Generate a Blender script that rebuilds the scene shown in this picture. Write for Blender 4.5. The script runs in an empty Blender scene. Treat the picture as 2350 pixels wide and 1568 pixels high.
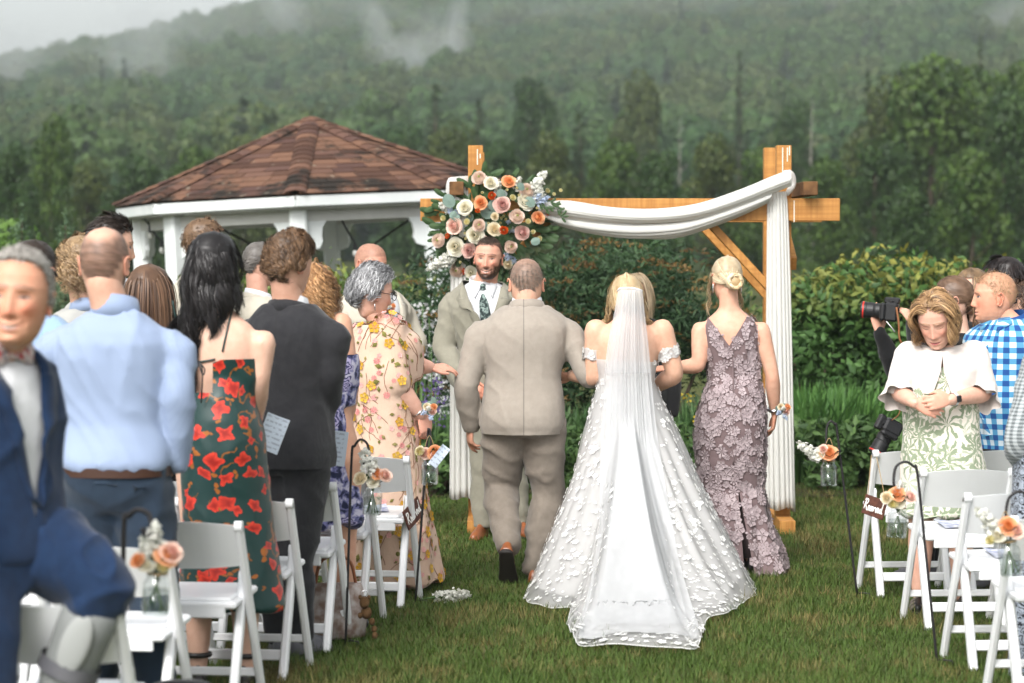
import bpy, bmesh, math, random
import numpy as np
from mathutils import Vector, Matrix
R = math.radians
C = bpy.context.scene
COL = C.collection
random.seed(7)
RNG = np.random.default_rng(11)

# ------------------------------------------------------------------ camera, sky, sun, exposure
FP, CH = 6201.0, 1.85                       # focal length in units of a 2350 wide picture, eye height in metres
TH = math.atan(224 / FP)                    # the camera looks down a little
cam = bpy.data.objects.new('camera_view', bpy.data.cameras.new('camera_view'))
COL.objects.link(cam)
cam.location = (0, 0, CH)
cam.rotation_euler = (math.pi / 2 - TH, 0, 0)
cam.data.sensor_width = 36
cam.data.lens = FP / 2350 * 36
cam.data.clip_end = 6000
cam.data.dof.use_dof = True
cam.data.dof.focus_distance = 14.6
cam.data.dof.aperture_fstop = 2.9
C.camera = cam

SUN_EL, SUN_AZ = R(44), R(203)
w = bpy.data.worlds.new('World')
C.world = w
w.use_nodes = True
nt = w.node_tree
for n in list(nt.nodes): nt.nodes.remove(n)
sky = nt.nodes.new('ShaderNodeTexSky')
sky.sky_type = 'NISHITA'
sky.sun_disc = False
sky.sun_elevation = SUN_EL
sky.sun_rotation = SUN_AZ
sky.dust_density = 4.0
hsv = nt.nodes.new('ShaderNodeHueSaturation')
hsv.inputs['Saturation'].default_value = 0.10
bg = nt.nodes.new('ShaderNodeBackground')
bg.inputs['Strength'].default_value = 0.15
wo = nt.nodes.new('ShaderNodeOutputWorld')
nt.links.new(sky.outputs[0], hsv.inputs['Color'])
nt.links.new(hsv.outputs[0], bg.inputs['Color'])
nt.links.new(bg.outputs[0], wo.inputs['Surface'])
sun = bpy.data.objects.new('sun', bpy.data.lights.new('sun', 'SUN'))
COL.objects.link(sun)
sun.data.energy = 1.5
sun.data.angle = R(24)
sun.data.color = (1.0, 0.965, 0.92)
sd = Vector((math.sin(SUN_AZ) * math.cos(SUN_EL), math.cos(SUN_AZ) * math.cos(SUN_EL), math.sin(SUN_EL)))
sun.rotation_euler = sd.to_track_quat('Z', 'Y').to_euler()
C.view_settings.view_transform = 'Standard'
C.view_settings.look = 'None'
C.view_settings.exposure = 0.94
C.view_settings.gamma = 1.0
C.view_settings.use_curve_mapping = False
C.render.engine = 'CYCLES'
cy = C.cycles
cy.use_denoising = True
try: cy.denoiser = 'OPENIMAGEDENOISE'
except Exception: pass
cy.max_bounces = 6
cy.diffuse_bounces = 3
cy.glossy_bounces = 2
cy.transmission_bounces = 5
cy.transparent_max_bounces = 16
cy.volume_bounces = 0
cy.caustics_reflective = False
cy.caustics_refractive = False
cy.sample_clamp_indirect = 6

ct, st = math.cos(TH), math.sin(TH)
def ray(px, py):
    u = (px - 1175) / FP; v = (784 - py) / FP
    return Vector((u, ct + v * st, -st + v * ct))
def at(px, py, Y):
    r = ray(px, py); t = Y / r.y
    return Vector((r.x * t, Y, CH + r.z * t))
def gnd(px, py, z=0.0):
    r = ray(px, py); t = (z - CH) / r.z
    return Vector((r.x * t, r.y * t, z))

# ------------------------------------------------------------------ materials
class NT:
    def __init__(s, m): s.t = m.node_tree
    def n(s, ty, **k):
        o = s.t.nodes.new(ty)
        for a, b in k.items(): setattr(o, a, b)
        return o
    def put(s, sock, v):
        if hasattr(v, 'is_output') or isinstance(v, bpy.types.NodeSocket): s.t.links.new(v, sock)
        elif isinstance(v, (tuple, list)) and len(v) == 3 and sock.type == 'RGBA': sock.default_value = (*v, 1)
        else: sock.default_value = v
    def m(s, op, a, b=0.0, c=0.0):
        o = s.n('ShaderNodeMath', operation=op)
        s.put(o.inputs[0], a); s.put(o.inputs[1], b); s.put(o.inputs[2], c)
        return o.outputs[0]
    def vm(s, op, a, b=(0, 0, 0)):
        o = s.n('ShaderNodeVectorMath', operation=op)
        s.put(o.inputs[0], a)
        if op == 'SCALE': s.put(o.inputs['Scale'], b)
        else: s.put(o.inputs[1], b)
        return o.outputs[0]
    def mix(s, f, a, b, bt='MIX'):
        o = s.n('ShaderNodeMix', data_type='RGBA', blend_type=bt)
        s.put(o.inputs[0], f); s.put(o.inputs[6], a); s.put(o.inputs[7], b)
        return o.outputs[2]
    def noise(s, v, scale, detail=2.0, out=0, rough=.5):
        o = s.n('ShaderNodeTexNoise')
        if v is not None: s.put(o.inputs['Vector'], v)
        o.inputs['Scale'].default_value = scale; o.inputs['Detail'].default_value = detail
        o.inputs['Roughness'].default_value = rough
        return o.outputs[out]
    def ramp(s, f, lo, hi):
        o = s.n('ShaderNodeMapRange', interpolation_type='SMOOTHSTEP')
        s.put(o.inputs[0], f); o.inputs[1].default_value = lo; o.inputs[2].default_value = hi
        return o.outputs[0]
    def coord(s, k='Object'): return s.n('ShaderNodeTexCoord').outputs[k]
    def sep(s, v):
        o = s.n('ShaderNodeSeparateXYZ'); s.put(o.inputs[0], v); return o.outputs
    def comb(s, x, y, z=0.0):
        o = s.n('ShaderNodeCombineXYZ'); s.put(o.inputs[0], x); s.put(o.inputs[1], y); s.put(o.inputs[2], z); return o.outputs[0]
    def bump(s, h, strength, dist=.01):
        o = s.n('ShaderNodeBump'); s.put(o.inputs['Height'], h)
        o.inputs['Strength'].default_value = strength; o.inputs['Distance'].default_value = dist
        return o.outputs[0]

def newmat(name):
    m = bpy.data.materials.new(name); m.use_nodes = True
    return m, NT(m), m.node_tree.nodes['Principled BSDF']

def M(name, col, col2=None, ns=6.0, rough=.75, spec=.3, bump=0.0, bs=120.0, attr=False, metal=0.0, sss=0.0, sheen=0.0, stretch=None, transl=0.0, seam=None, wr=0.0):
    m, t, b = newmat(name)
    co = t.coord()
    if stretch: co = t.vm('MULTIPLY', co, stretch)
    c = col
    if col2 is not None:
        c = t.mix(t.ramp(t.noise(co, ns, 4.0), .32, .68), col, col2)
    if attr:
        a = t.n('ShaderNodeAttribute', attribute_name='Col')
        c = t.mix(1.0, c, a.outputs['Color'], 'MULTIPLY')
    if seam is not None:
        x = t.m('ABSOLUTE', t.m('SUBTRACT', t.sep(t.coord())[0], seam))
        c = t.mix(t.m('MULTIPLY', t.m('LESS_THAN', x, .0025), .45), c, (.02, .02, .02))
    t.put(b.inputs['Base Color'], c)
    b.inputs['Roughness'].default_value = rough
    b.inputs['Specular IOR Level'].default_value = spec
    b.inputs['Metallic'].default_value = metal
    if sss: 
        b.inputs['Subsurface Weight'].default_value = sss
        b.inputs['Subsurface Radius'].default_value = (.012, .005, .003)
        b.inputs['Subsurface Scale'].default_value = 1.0
    if sheen: b.inputs['Sheen Weight'].default_value = sheen
    if bump:
        nb = t.bump(t.noise(co, bs, 3.0), bump)
        if wr:
            o = t.n('ShaderNodeBump'); o.inputs['Strength'].default_value = wr; o.inputs['Distance'].default_value = .03
            q = t.n('ShaderNodeTexNoise'); t.put(q.inputs['Vector'], t.vm('MULTIPLY', co, (1, 1, .7))); q.inputs['Scale'].default_value = 13; q.inputs['Detail'].default_value = 4; q.inputs['Distortion'].default_value = .8
            t.put(o.inputs['Height'], t.m('ABSOLUTE', t.m('SUBTRACT', q.outputs[0], .5))); t.put(o.inputs['Normal'], nb); nb = o.outputs[0]
        t.put(b.inputs['Normal'], nb)
    if transl:
        tr = t.n('ShaderNodeBsdfTranslucent'); t.put(tr.inputs[0], c)
        mx = t.n('ShaderNodeMixShader'); mx.inputs[0].default_value = transl
        t.t.links.new(b.outputs[0], mx.inputs[1]); t.t.links.new(tr.outputs[0], mx.inputs[2])
        t.t.links.new(mx.outputs[0], m.node_tree.nodes['Material Output'].inputs[0])
    return m

def sheer(name, col, alpha, alpha2=None, ns=3.0):
    m, t, b = newmat(name)
    b.inputs['Base Color'].default_value = (*col, 1); b.inputs['Roughness'].default_value = .9
    b.inputs['Specular IOR Level'].default_value = .1
    tl = t.n('ShaderNodeBsdfTranslucent'); tl.inputs[0].default_value = (*col, 1)
    m1 = t.n('ShaderNodeMixShader'); m1.inputs[0].default_value = .4
    tp = t.n('ShaderNodeBsdfTransparent'); m2 = t.n('ShaderNodeMixShader')
    L = t.t.links.new
    L(b.outputs[0], m1.inputs[1]); L(tl.outputs[0], m1.inputs[2])
    if alpha2 is None: m2.inputs[0].default_value = alpha
    else:
        co = t.vm('MULTIPLY', t.coord(), (1, .35, .25))
        L(t.m('MULTIPLY_ADD', t.ramp(t.noise(co, ns, 3.0), .35, .65), alpha2 - alpha, alpha), m2.inputs[0])
    L(tp.outputs[0], m2.inputs[1]); L(m1.outputs[0], m2.inputs[2])
    L(m2.outputs[0], m.node_tree.nodes['Material Output'].inputs[0])
    return m

# ------------------------------------------------------------------ mesh helpers
class Geo:
    def __init__(s): s.v = []; s.f = []; s.m = []; s.n = 0; s.c = []
    def add(s, v, f, mi=0, col=None):
        v = np.asarray(v, float).reshape(-1, 3)
        s.v.append(v); b = s.n
        s.f += [tuple(b + i for i in q) for q in f]
        s.m += [mi] * len(f); s.n += len(v)
        s.c.append(np.tile(np.asarray(col if col is not None else (1, 1, 1), float), (len(v), 1)) if np.ndim(col) < 2 else np.asarray(col))
        return s
    def verts(s): return np.concatenate(s.v) if s.v else np.zeros((0, 3))
    def cols(s): return np.concatenate(s.c)

def setcol(me, arr):
    a = me.color_attributes.new('Col', 'FLOAT_COLOR', 'POINT')
    d = np.ones((len(me.vertices), 4), np.float32); d[:, :3] = arr
    a.data.foreach_set('color', d.ravel())

def mesh_np(name, V, F):
    """fast mesh from arrays; F is (n,3) or (n,4)"""
    me = bpy.data.meshes.new(name)
    V = np.asarray(V, np.float32); F = np.asarray(F, np.int32)
    k = F.shape[1]
    me.vertices.add(len(V)); me.vertices.foreach_set('co', V.ravel())
    me.loops.add(F.size); me.loops.foreach_set('vertex_index', F.ravel())
    me.polygons.add(len(F)); me.polygons.foreach_set('loop_start', np.arange(0, F.size, k, dtype=np.int32))
    me.update(calc_edges=True); me.validate()
    return me

def link(name, me, mats=None, parent=None, smooth=False, loc=(0, 0, 0)):
    o = bpy.data.objects.new(name, me); COL.objects.link(o)
    if mats is not None:
        for m in (mats if isinstance(mats, (list, tuple)) else [mats]): me.materials.append(m)
    o.location = loc
    if parent is not None: o.parent = parent
    if smooth: me.polygons.foreach_set('use_smooth', np.ones(len(me.polygons), bool))
    return o

def build(name, g, mats=None, parent=None, smooth=False, loc=(0, 0, 0), col=False):
    me = bpy.data.meshes.new(name)
    me.from_pydata(g.verts().tolist(), [], g.f)
    if len(set(g.m)) > 1: me.polygons.foreach_set('material_index', np.array(g.m, np.int32))
    if col: setcol(me, g.cols())
    me.update()
    return link(name, me, mats, parent, smooth, loc)

def tag(o, label=None, cat=None, group=None, kind=None):
    for k, v in (('label', label), ('category', cat), ('group', group), ('kind', kind)):
        if v: o[k] = v
    return o
def empty(name, loc, rz=0.0, **k):
    o = bpy.data.objects.new(name, None); COL.objects.link(o)
    o.location = loc; o.rotation_euler = (0, 0, rz); o.empty_display_size = .1
    return tag(o, **k)
def dup(o, parent=None):
    c = o.copy(); COL.objects.link(c)
    if parent is not None: c.parent = parent
    for ch in list(o.children): dup(ch, c)
    return c

def cbox(size, bev=.004, c=(0, 0, 0), M3=None):
    h = np.array(size, float) / 2; b = min(bev, *(h * .9))
    V = []; idx = {}
    for sx in (-1, 1):
        for sy in (-1, 1):
            for sz in (-1, 1):
                s = np.array((sx, sy, sz))
                for a in range(3):
                    p = s * (h - b); p[a] = s[a] * h[a]
                    idx[(sx, sy, sz, a)] = len(V); V.append(p)
    F = []
    for a in range(3):
        u, v = [(1, 2), (2, 0), (0, 1)][a]
        for s in (-1, 1):
            q = []
            for (p, r) in ((-1, -1), (1, -1), (1, 1), (-1, 1)):
                k = [0, 0, 0]; k[a] = s; k[u] = p; k[v] = r
                q.append(idx[(*k, a)])
            F.append(q if s > 0 else q[::-1])
            
    for a in range(3):
        u, v = [(1, 2), (2, 0), (0, 1)][a]
        for p in (-1, 1):
            for r in (-1, 1):
                k0 = [0, 0, 0]; k0[a] = -1; k0[u] = p; k0[v] = r
                k1 = list(k0); k1[a] = 1
                q = [idx[(*k0, u)], idx[(*k1, u)], idx[(*k1, v)], idx[(*k0, v)]]
                F.append(q if p * r < 0 else q[::-1])
    for sx in (-1, 1):
        for sy in (-1, 1):
            for sz in (-1, 1):
                q = [idx[(sx, sy, sz, a)] for a in range(3)]
                F.append(q if sx * sy * sz > 0 else q[::-1])
    V = np.array(V)
    if M3 is not None: V = V @ np.array(M3).T
    return V + np.array(c), F

def frame(d, up=(0, 0, 1)):
    d = np.array(d, float); d /= np.linalg.norm(d)
    x = np.cross(d, up)
    if np.linalg.norm(x) < 1e-4: x = np.cross(d, (0, 1, 0))
    x /= np.linalg.norm(x); y = np.cross(x, d)
    return x, d, y            # columns: side, along, up

def bar(p0, p1, w, h, bev=.004, up=(0, 0, 1)):
    p0 = np.array(p0, float); p1 = np.array(p1, float)
    x, d, y = frame(p1 - p0, up)
    return cbox((w, np.linalg.norm(p1 - p0), h), bev, (p0 + p1) / 2, np.stack([x, d, y], 1))

def catmull(P, n):
    P = np.array(P, float); k = len(P)
    if k < 3 or n <= 1: 
        t = np.linspace(0, k - 1, (k - 1) * max(n, 1) + 1); i = np.minimum(t.astype(int), k - 2); f = (t - i)[:, None]
        return P[i] * (1 - f) + P[i + 1] * f
    E = np.vstack([2 * P[0] - P[1], P, 2 * P[-1] - P[-2]])
    out = []
    for i in range(k - 1):
        a, b, c, d = E[i:i + 4]
        for t in np.linspace(0, 1, n, endpoint=False):
            out.append(.5 * (2 * b + (c - a) * t + (2 * a - 5 * b + 4 * c - d) * t * t + (3 * b - a - 3 * c + d) * t ** 3))
    out.append(P[-1]); return np.array(out)

def loft(rings, cap=True):
    n = len(rings[0]); V = np.concatenate(rings); F = []
    for i in range(len(rings) - 1):
        for j in range(n):
            k = (j + 1) % n
            F.append((i * n + j, i * n + k, (i + 1) * n + k, (i + 1) * n + j))
    if cap:
        a = len(V); V = np.vstack([V, rings[0].mean(0), rings[-1].mean(0)]); L = (len(rings) - 1) * n
        for j in range(n):
            k = (j + 1) % n
            F.append((a, k, j)); F.append((a + 1, L + j, L + k))
    return V, F

def tube(P, r, n=8, sub=1, cap=True, flat=1.0, up=None):
    k = len(P)
    r = np.array(r, float) if np.ndim(r) else np.full(k, float(r))
    Q = catmull(np.column_stack([np.array(P, float), r]), sub)
    pts, rr = Q[:, :3], np.maximum(Q[:, 3], 1e-4)
    T = np.gradient(pts, axis=0); T /= np.linalg.norm(T, axis=1)[:, None] + 1e-12
    ref = np.array(up if up is not None else ((0, 0, 1) if abs(T[0][2]) < .9 else (0, 1, 0)), float)
    x = np.cross(T[0], ref); x /= np.linalg.norm(x) + 1e-9
    a = np.arange(n) * 2 * math.pi / n
    rings = []
    for i in range(len(pts)):
        x = x - T[i] * np.dot(x, T[i]); x /= np.linalg.norm(x) + 1e-9
        y = np.cross(T[i], x)
        rings.append(pts[i] + rr[i] * (np.cos(a)[:, None] * x + flat * np.sin(a)[:, None] * y))
    return loft(rings[::-1], cap) if False else loft(rings, cap)

def limb(P, r, n=16, sub=5, flat=1.0, up=None):
    """tube with rounded ends"""
    P = np.array(P, float); r = list(r)
    d0 = P[0] - P[1]; d0 /= np.linalg.norm(d0); d1 = P[-1] - P[-2]; d1 /= np.linalg.norm(d1)
    Q = catmull(np.column_stack([P, r]), sub)
    pts, rr = Q[:, :3], Q[:, 3]
    h = [pts[0] + d0 * rr[0] * k for k in (.9, .6)]; hr = [rr[0] * .4, rr[0] * .8]
    e = [pts[-1] + d1 * rr[-1] * k for k in (.6, .9)]; er = [rr[-1] * .8, rr[-1] * .4]
    return tube(np.vstack([h, pts, e]), np.concatenate([hr, rr, er]), n, 1, True, flat, up)

def lathe(prof, n=20, c=(0, 0, 0)):
    a = np.arange(n) * 2 * math.pi / n
    rings = [np.column_stack([r * np.cos(a), r * np.sin(a), np.full(n, z)]) + np.array(c) for r, z in prof]
    return loft(rings)

def ellipsoid(c, r, nu=16, nv=10):
    ph = np.linspace(-math.pi / 2, math.pi / 2, nv + 2)[1:-1]
    a = np.arange(nu) * 2 * math.pi / nu
    rings = [np.column_stack([r[0] * math.cos(p) * np.cos(a), r[1] * math.cos(p) * np.sin(a), np.full(nu, r[2] * math.sin(p))]) + np.array(c) for p in ph]
    return loft(rings)

# vectorised value noise
_H = RNG.random(4096)
def _h(i, j, k): return _H[(i * 73 + j * 179 + k * 283 + (i * j) * 7 + j * k * 13) & 4095]
def vnoise(P):
    P = np.asarray(P, float); I = np.floor(P).astype(int); f = P - I; f = f * f * (3 - 2 * f)
    r = 0
    for a in (0, 1):
        for b in (0, 1):
            for c in (0, 1):
                wt = (f[:, 0] if a else 1 - f[:, 0]) * (f[:, 1] if b else 1 - f[:, 1]) * (f[:, 2] if c else 1 - f[:, 2])
                r = r + wt * _h(I[:, 0] + a, I[:, 1] + b, I[:, 2] + c)
    return r
def fbm(P, o=3):
    P = np.asarray(P, float); r = 0; a = .5
    for i in range(o): r = r + a * vnoise(P * 2 ** i + 17.3 * i); a *= .5
    return r / (1 - .5 ** o)
def ridged(P): return 1 - np.abs(2 * vnoise(P) - 1)
def rotz(a): return np.array([[math.cos(a), -math.sin(a), 0], [math.sin(a), math.cos(a), 0], [0, 0, 1]])
def rotx(a): return np.array([[1, 0, 0], [0, math.cos(a), -math.sin(a)], [0, math.sin(a), math.cos(a)]])
def roty(a): return np.array([[math.cos(a), 0, math.sin(a)], [0, 1, 0], [-math.sin(a), 0, math.cos(a)]])

def leaves(P, Nrm, size, asp=.5, jit=.6, bend=.25, rng=RNG):
    """leaf blades (6 verts, 4 tris as 2 folded quads) at points P facing Nrm; returns V, F quads"""
    n = len(P); size = np.broadcast_to(size, (n,))
    N = Nrm + rng.normal(0, jit, (n, 3)); N /= np.linalg.norm(N, axis=1)[:, None] + 1e-9
    d = rng.normal(0, 1, (n, 3)); d -= N * (d * N).sum(1)[:, None]; d /= np.linalg.norm(d, axis=1)[:, None] + 1e-9
    s = np.cross(N, d)
    L = size[:, None]; w = L * asp / 2
    a = P - d * L * .5; b = P + d * L * .5 - N * L * bend * .6
    m1 = P - d * L * .12 + N * L * .04
    V = np.stack([a, m1 - s * w - N * L * bend * .3, m1, m1 + s * w - N * L * bend * .3, b], 1)   # base, left, mid, right, tip
    base = (np.arange(n) * 5)[:, None]
    F = np.concatenate([base + np.array([[0, 2, 1]]), base + np.array([[1, 2, 4]]), base + np.array([[0, 3, 2]]), base + np.array([[2, 3, 4]])], 0)
    return V.reshape(-1, 3), F

def blob_points(blobs, n, rng=RNG, inner=.35):
    """random points on the shells of ellipsoids (c, r) with outward normals"""
    w_ = np.array([r[0] * r[1] + r[1] * r[2] + r[0] * r[2] for c, r in blobs]); w_ = w_ / w_.sum()
    ix = rng.choice(len(blobs), n, p=w_)
    Cc = np.array([b[0] for b in blobs])[ix]; Rr = np.array([b[1] for b in blobs])[ix]
    d = rng.normal(0, 1, (n, 3)); d /= np.linalg.norm(d, axis=1)[:, None]
    t = 1 - inner * rng.random(n) ** 2
    P = Cc + d * Rr * t[:, None]
    return P, d

# ================================================================== SETTING
MAT = {}
MAT['lawn'] = M('lawn_soil', (.040, .062, .014), (.085, .083, .030), 1.7, .95, .1, .4, 60)
MAT['blade'] = M('grass_blade', (1, 1, 1), None, 1, .6, .25, attr=True, transl=.25)
MAT['hill'] = M('hill_floor', (.03, .045, .015), (.05, .06, .02), .05, .95, .05)
MAT['leaf'] = M('leaf', (1, 1, 1), None, 1, .55, .3, attr=True, transl=.25)
MAT['bark'] = M('bark', (.10, .075, .055), (.05, .04, .03), 14, .9, .1, .6, 30)
MAT['greybark'] = M('grey_bark', (.30, .28, .25), (.16, .15, .13), 9, .9, .1)
MAT['soil'] = M('bed_soil', (.030, .022, .015), (.05, .038, .025), 20, .95, .1, .6, 40)

def lawn_z(x, y): return 0.0
g = Geo()
g.add([(-900, -30, 0), (900, -30, 0), (900, 1400, 0), (-900, 1400, 0)], [(0, 1, 2, 3)])
tag(build('lawn', g, MAT['lawn']), kind='structure')

# grass blades on the stretch of lawn in view
n = 400000
yy = 9.2 + 13.0 * RNG.random(n) ** 1.25
xx = (RNG.random(n) - .5) * (yy * .39 + 2.4)
cl = fbm(np.column_stack([xx * 1.6, yy * .9, xx * 0]), 3)
cl2 = .6 * vnoise(np.column_stack([xx * 7, yy * 5, xx * 0 + 4])) + .4 * vnoise(np.column_stack([xx * 22, yy * 16, xx * 0 + 9]))
h = (.020 + .030 * RNG.random(n)) * (.45 + 1.1 * cl) * (1 + .7 * (RNG.random(n) > .96))
ang = RNG.random(n) * 6.283; lean = (.25 + .9 * RNG.random(n)) * h
wd = .0016 + .0018 * RNG.random(n) + .00008 * (yy - 10)
dx, dy = np.cos(ang), np.sin(ang)
P0 = np.column_stack([xx - dy * wd, yy + dx * wd, 0 * xx]); P1 = np.column_stack([xx + dy * wd, yy - dx * wd, 0 * xx])
P2 = np.column_stack([xx + dx * lean, yy + dy * lean, h])
V = np.stack([P0, P1, P2], 1).reshape(-1, 3)
me = mesh_np('grass', V, np.arange(3 * n).reshape(-1, 3))
dry = np.clip((cl - .56) * 1.7 + (cl2 - .5) * 2.4 + RNG.normal(0, .33, n), 0, 1)[:, None]
tone = (.7 + .6 * RNG.random(n))[:, None]
gcol = (np.array((.066, .113, .020)) * (1 - dry) + np.array((.20, .160, .060)) * dry) * tone
setcol(me, np.repeat(gcol, 3, 0))
tag(link('grass', me, MAT['blade']), kind='stuff')

# hillside
def hill_z(x, y):
    t = np.clip((np.asarray(y, float) - 150) / 780, 0, 1.25)
    hr = np.clip(58 + (np.asarray(x, float) + 170) * .235, 12, 175)
    hr = hr * (1 + .10 * (fbm(np.column_stack([np.ravel(x) * .006, np.ravel(y) * .004, np.ravel(x) * 0]), 2).reshape(np.shape(x)) - .5))
    return hr * np.where(t < 1, t ** 1.45, 1 - (t - 1) * .8) - .6
gx = np.linspace(-420, 420, 71); gy = np.linspace(150, 1090, 71)
X, Y = np.meshgrid(gx, gy)
Z = hill_z(X, Y)
ii = np.arange(70 * 71).reshape(70, 71)[:, :70].ravel()
me = mesh_np('hillside', np.column_stack([X.ravel(), Y.ravel(), Z.ravel()]), np.column_stack([ii, ii + 1, ii + 72, ii + 71]))
tag(link('hillside', me, MAT['hill'], smooth=True), kind='structure')

# ------------------------------------------------------------------ trees
def crown_mesh(name, blobs, n, size, c1, c2, seed, asp=.75, inner=.3, cj=.25, jit=.45, drop=0):
    rg = np.random.default_rng(seed)
    P, d = blob_points(blobs, n, rg, inner)
    if drop: d = d + np.array((0, 0, -drop))
    V, F = leaves(P, d, size * (.7 + .6 * rg.random(n)), asp, jit, .3, rg)
    me = mesh_np(name, V, F)
    f = np.clip(fbm(P * 1.1 + seed, 2) * 1.6 - .3 + rg.normal(0, .15, n), 0, 1)[:, None]
    c = (np.array(c1) * (1 - f) + np.array(c2) * f) * (1 + cj * rg.normal(0, 1, (n, 1))).clip(.5, 1.6)
    setcol(me, np.repeat(c, 5, 0))
    me.materials.append(MAT['leaf'])
    return me

def broad_blobs(seed, Hh=9.0, Wd=3.2, k=26, base=.22):
    rg = np.random.default_rng(seed); b = []
    for i in range(k):
        z = base * Hh + (1 - base) * Hh * (i + .5) / k
        t = (z / Hh - base) / (1 - base)
        rad = Wd * (math.sin(math.pi * min(1, .18 + .80 * t)) ** .8)
        a = rg.random() * 6.28; rr = rad * (.35 + .5 * rg.random())
        s_ = Wd * (.34 + .18 * rg.random())
        b.append(((math.cos(a) * rr, math.sin(a) * rr, z - .4), np.array((s_, s_, s_ * .72))))
    return b
def cone_blobs(seed, Hh=9.0, Wd=1.7, k=34):
    rg = np.random.default_rng(seed); b = []
    for i in range(k):
        t = (i + .5) / k; z = .08 * Hh + .92 * Hh * t; rad = Wd * (1 - t) ** .85
        for j in range(2):
            a = rg.random() * 6.28; s_ = max(.16, rad * .5)
            b.append(((math.cos(a) * rad * .55, math.sin(a) * rad * .55, z), np.array((s_, s_, s_ * .4 + .1))))
    return b
OAK = [((.020, .050, .008), (.062, .105, .016)), ((.014, .038, .008), (.035, .070, .013)), ((.027, .045, .009), (.068, .088, .019))]
CROWN = {}
for i in range(3):
    CROWN['broad%d' % i] = crown_mesh('crown', broad_blobs(20 + i), 5200, .30, *OAK[i], 30 + i)
for i in range(2):
    CROWN['cone%d' % i] = crown_mesh('crown', cone_blobs(50 + i), 4200, .24, (.022, .038, .016), (.045, .068, .024), 60 + i, .4, .4, drop=.5)
def trunk_mesh(name, Hh, r0, nb, seed, m, spread=1.6, z0=.3):
    rg = np.random.default_rng(seed); g = Geo()
    P = [(0, 0, -.1), (.05, 0, Hh * .3), (rg.normal(0, .12), .1, Hh * .65), (0, 0, Hh * .95)]
    g.add(*tube(P, [r0, r0 * .75, r0 * .45, r0 * .12], 8, 4))
    for i in range(nb):
        t = z0 + (.9 - z0) * (i + .5) / nb; a = i * 2.4 + rg.random()
        L = spread * (1.15 - t) * (.7 + .6 * rg.random())
        b = np.array((.03, .03, Hh * t)); e = b + np.array((math.cos(a) * L, math.sin(a) * L, L * .55))
        g.add(*tube([b, (b + e) / 2 + (0, 0, -.08), e], [r0 * .38 * (1.1 - t), r0 * .25 * (1.1 - t), r0 * .06], 6, 2))
    me = bpy.data.meshes.new(name); me.from_pydata(g.verts().tolist(), [], g.f); me.materials.append(m)
    me.polygons.foreach_set('use_smooth', np.ones(len(me.polygons), bool))
    return me
TRUNK = {'broad': trunk_mesh('trunk', 9, .2, 12, 3, MAT['bark'], 2.6), 'cone': trunk_mesh('trunk', 9, .15, 16, 4, MAT['bark'], 1.0, .15),
         'bare': trunk_mesh('trunk', 9, .13, 14, 5, MAT['greybark'], 1.5, .25)}
def tree(px, top, D, wpx, kind, label, group='trees behind the garden'):
    p = at(px, top, D)
    Hh = p.z; Wd = wpx * D / FP
    base = 'cone' if kind.startswith('cone') else 'bare' if kind == 'bare' else 'broad'
    t = empty('conifer_tree' if base == 'cone' else 'bare_tree' if base == 'bare' else 'broadleaf_tree', (p.x, D, 0), RNG.random() * 6.28, label=label, cat='tree', group=group)
    nat = {'broad': 7.2, 'cone': 3.0, 'bare': 2.6}[base]
    sc = (Wd / nat, Wd / nat, Hh / 9.0)
    o = link('trunk', TRUNK[base], None, t); o.scale = sc
    if base != 'bare':
        o = link('crown', CROWN[kind], None, t); o.scale = sc
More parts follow.
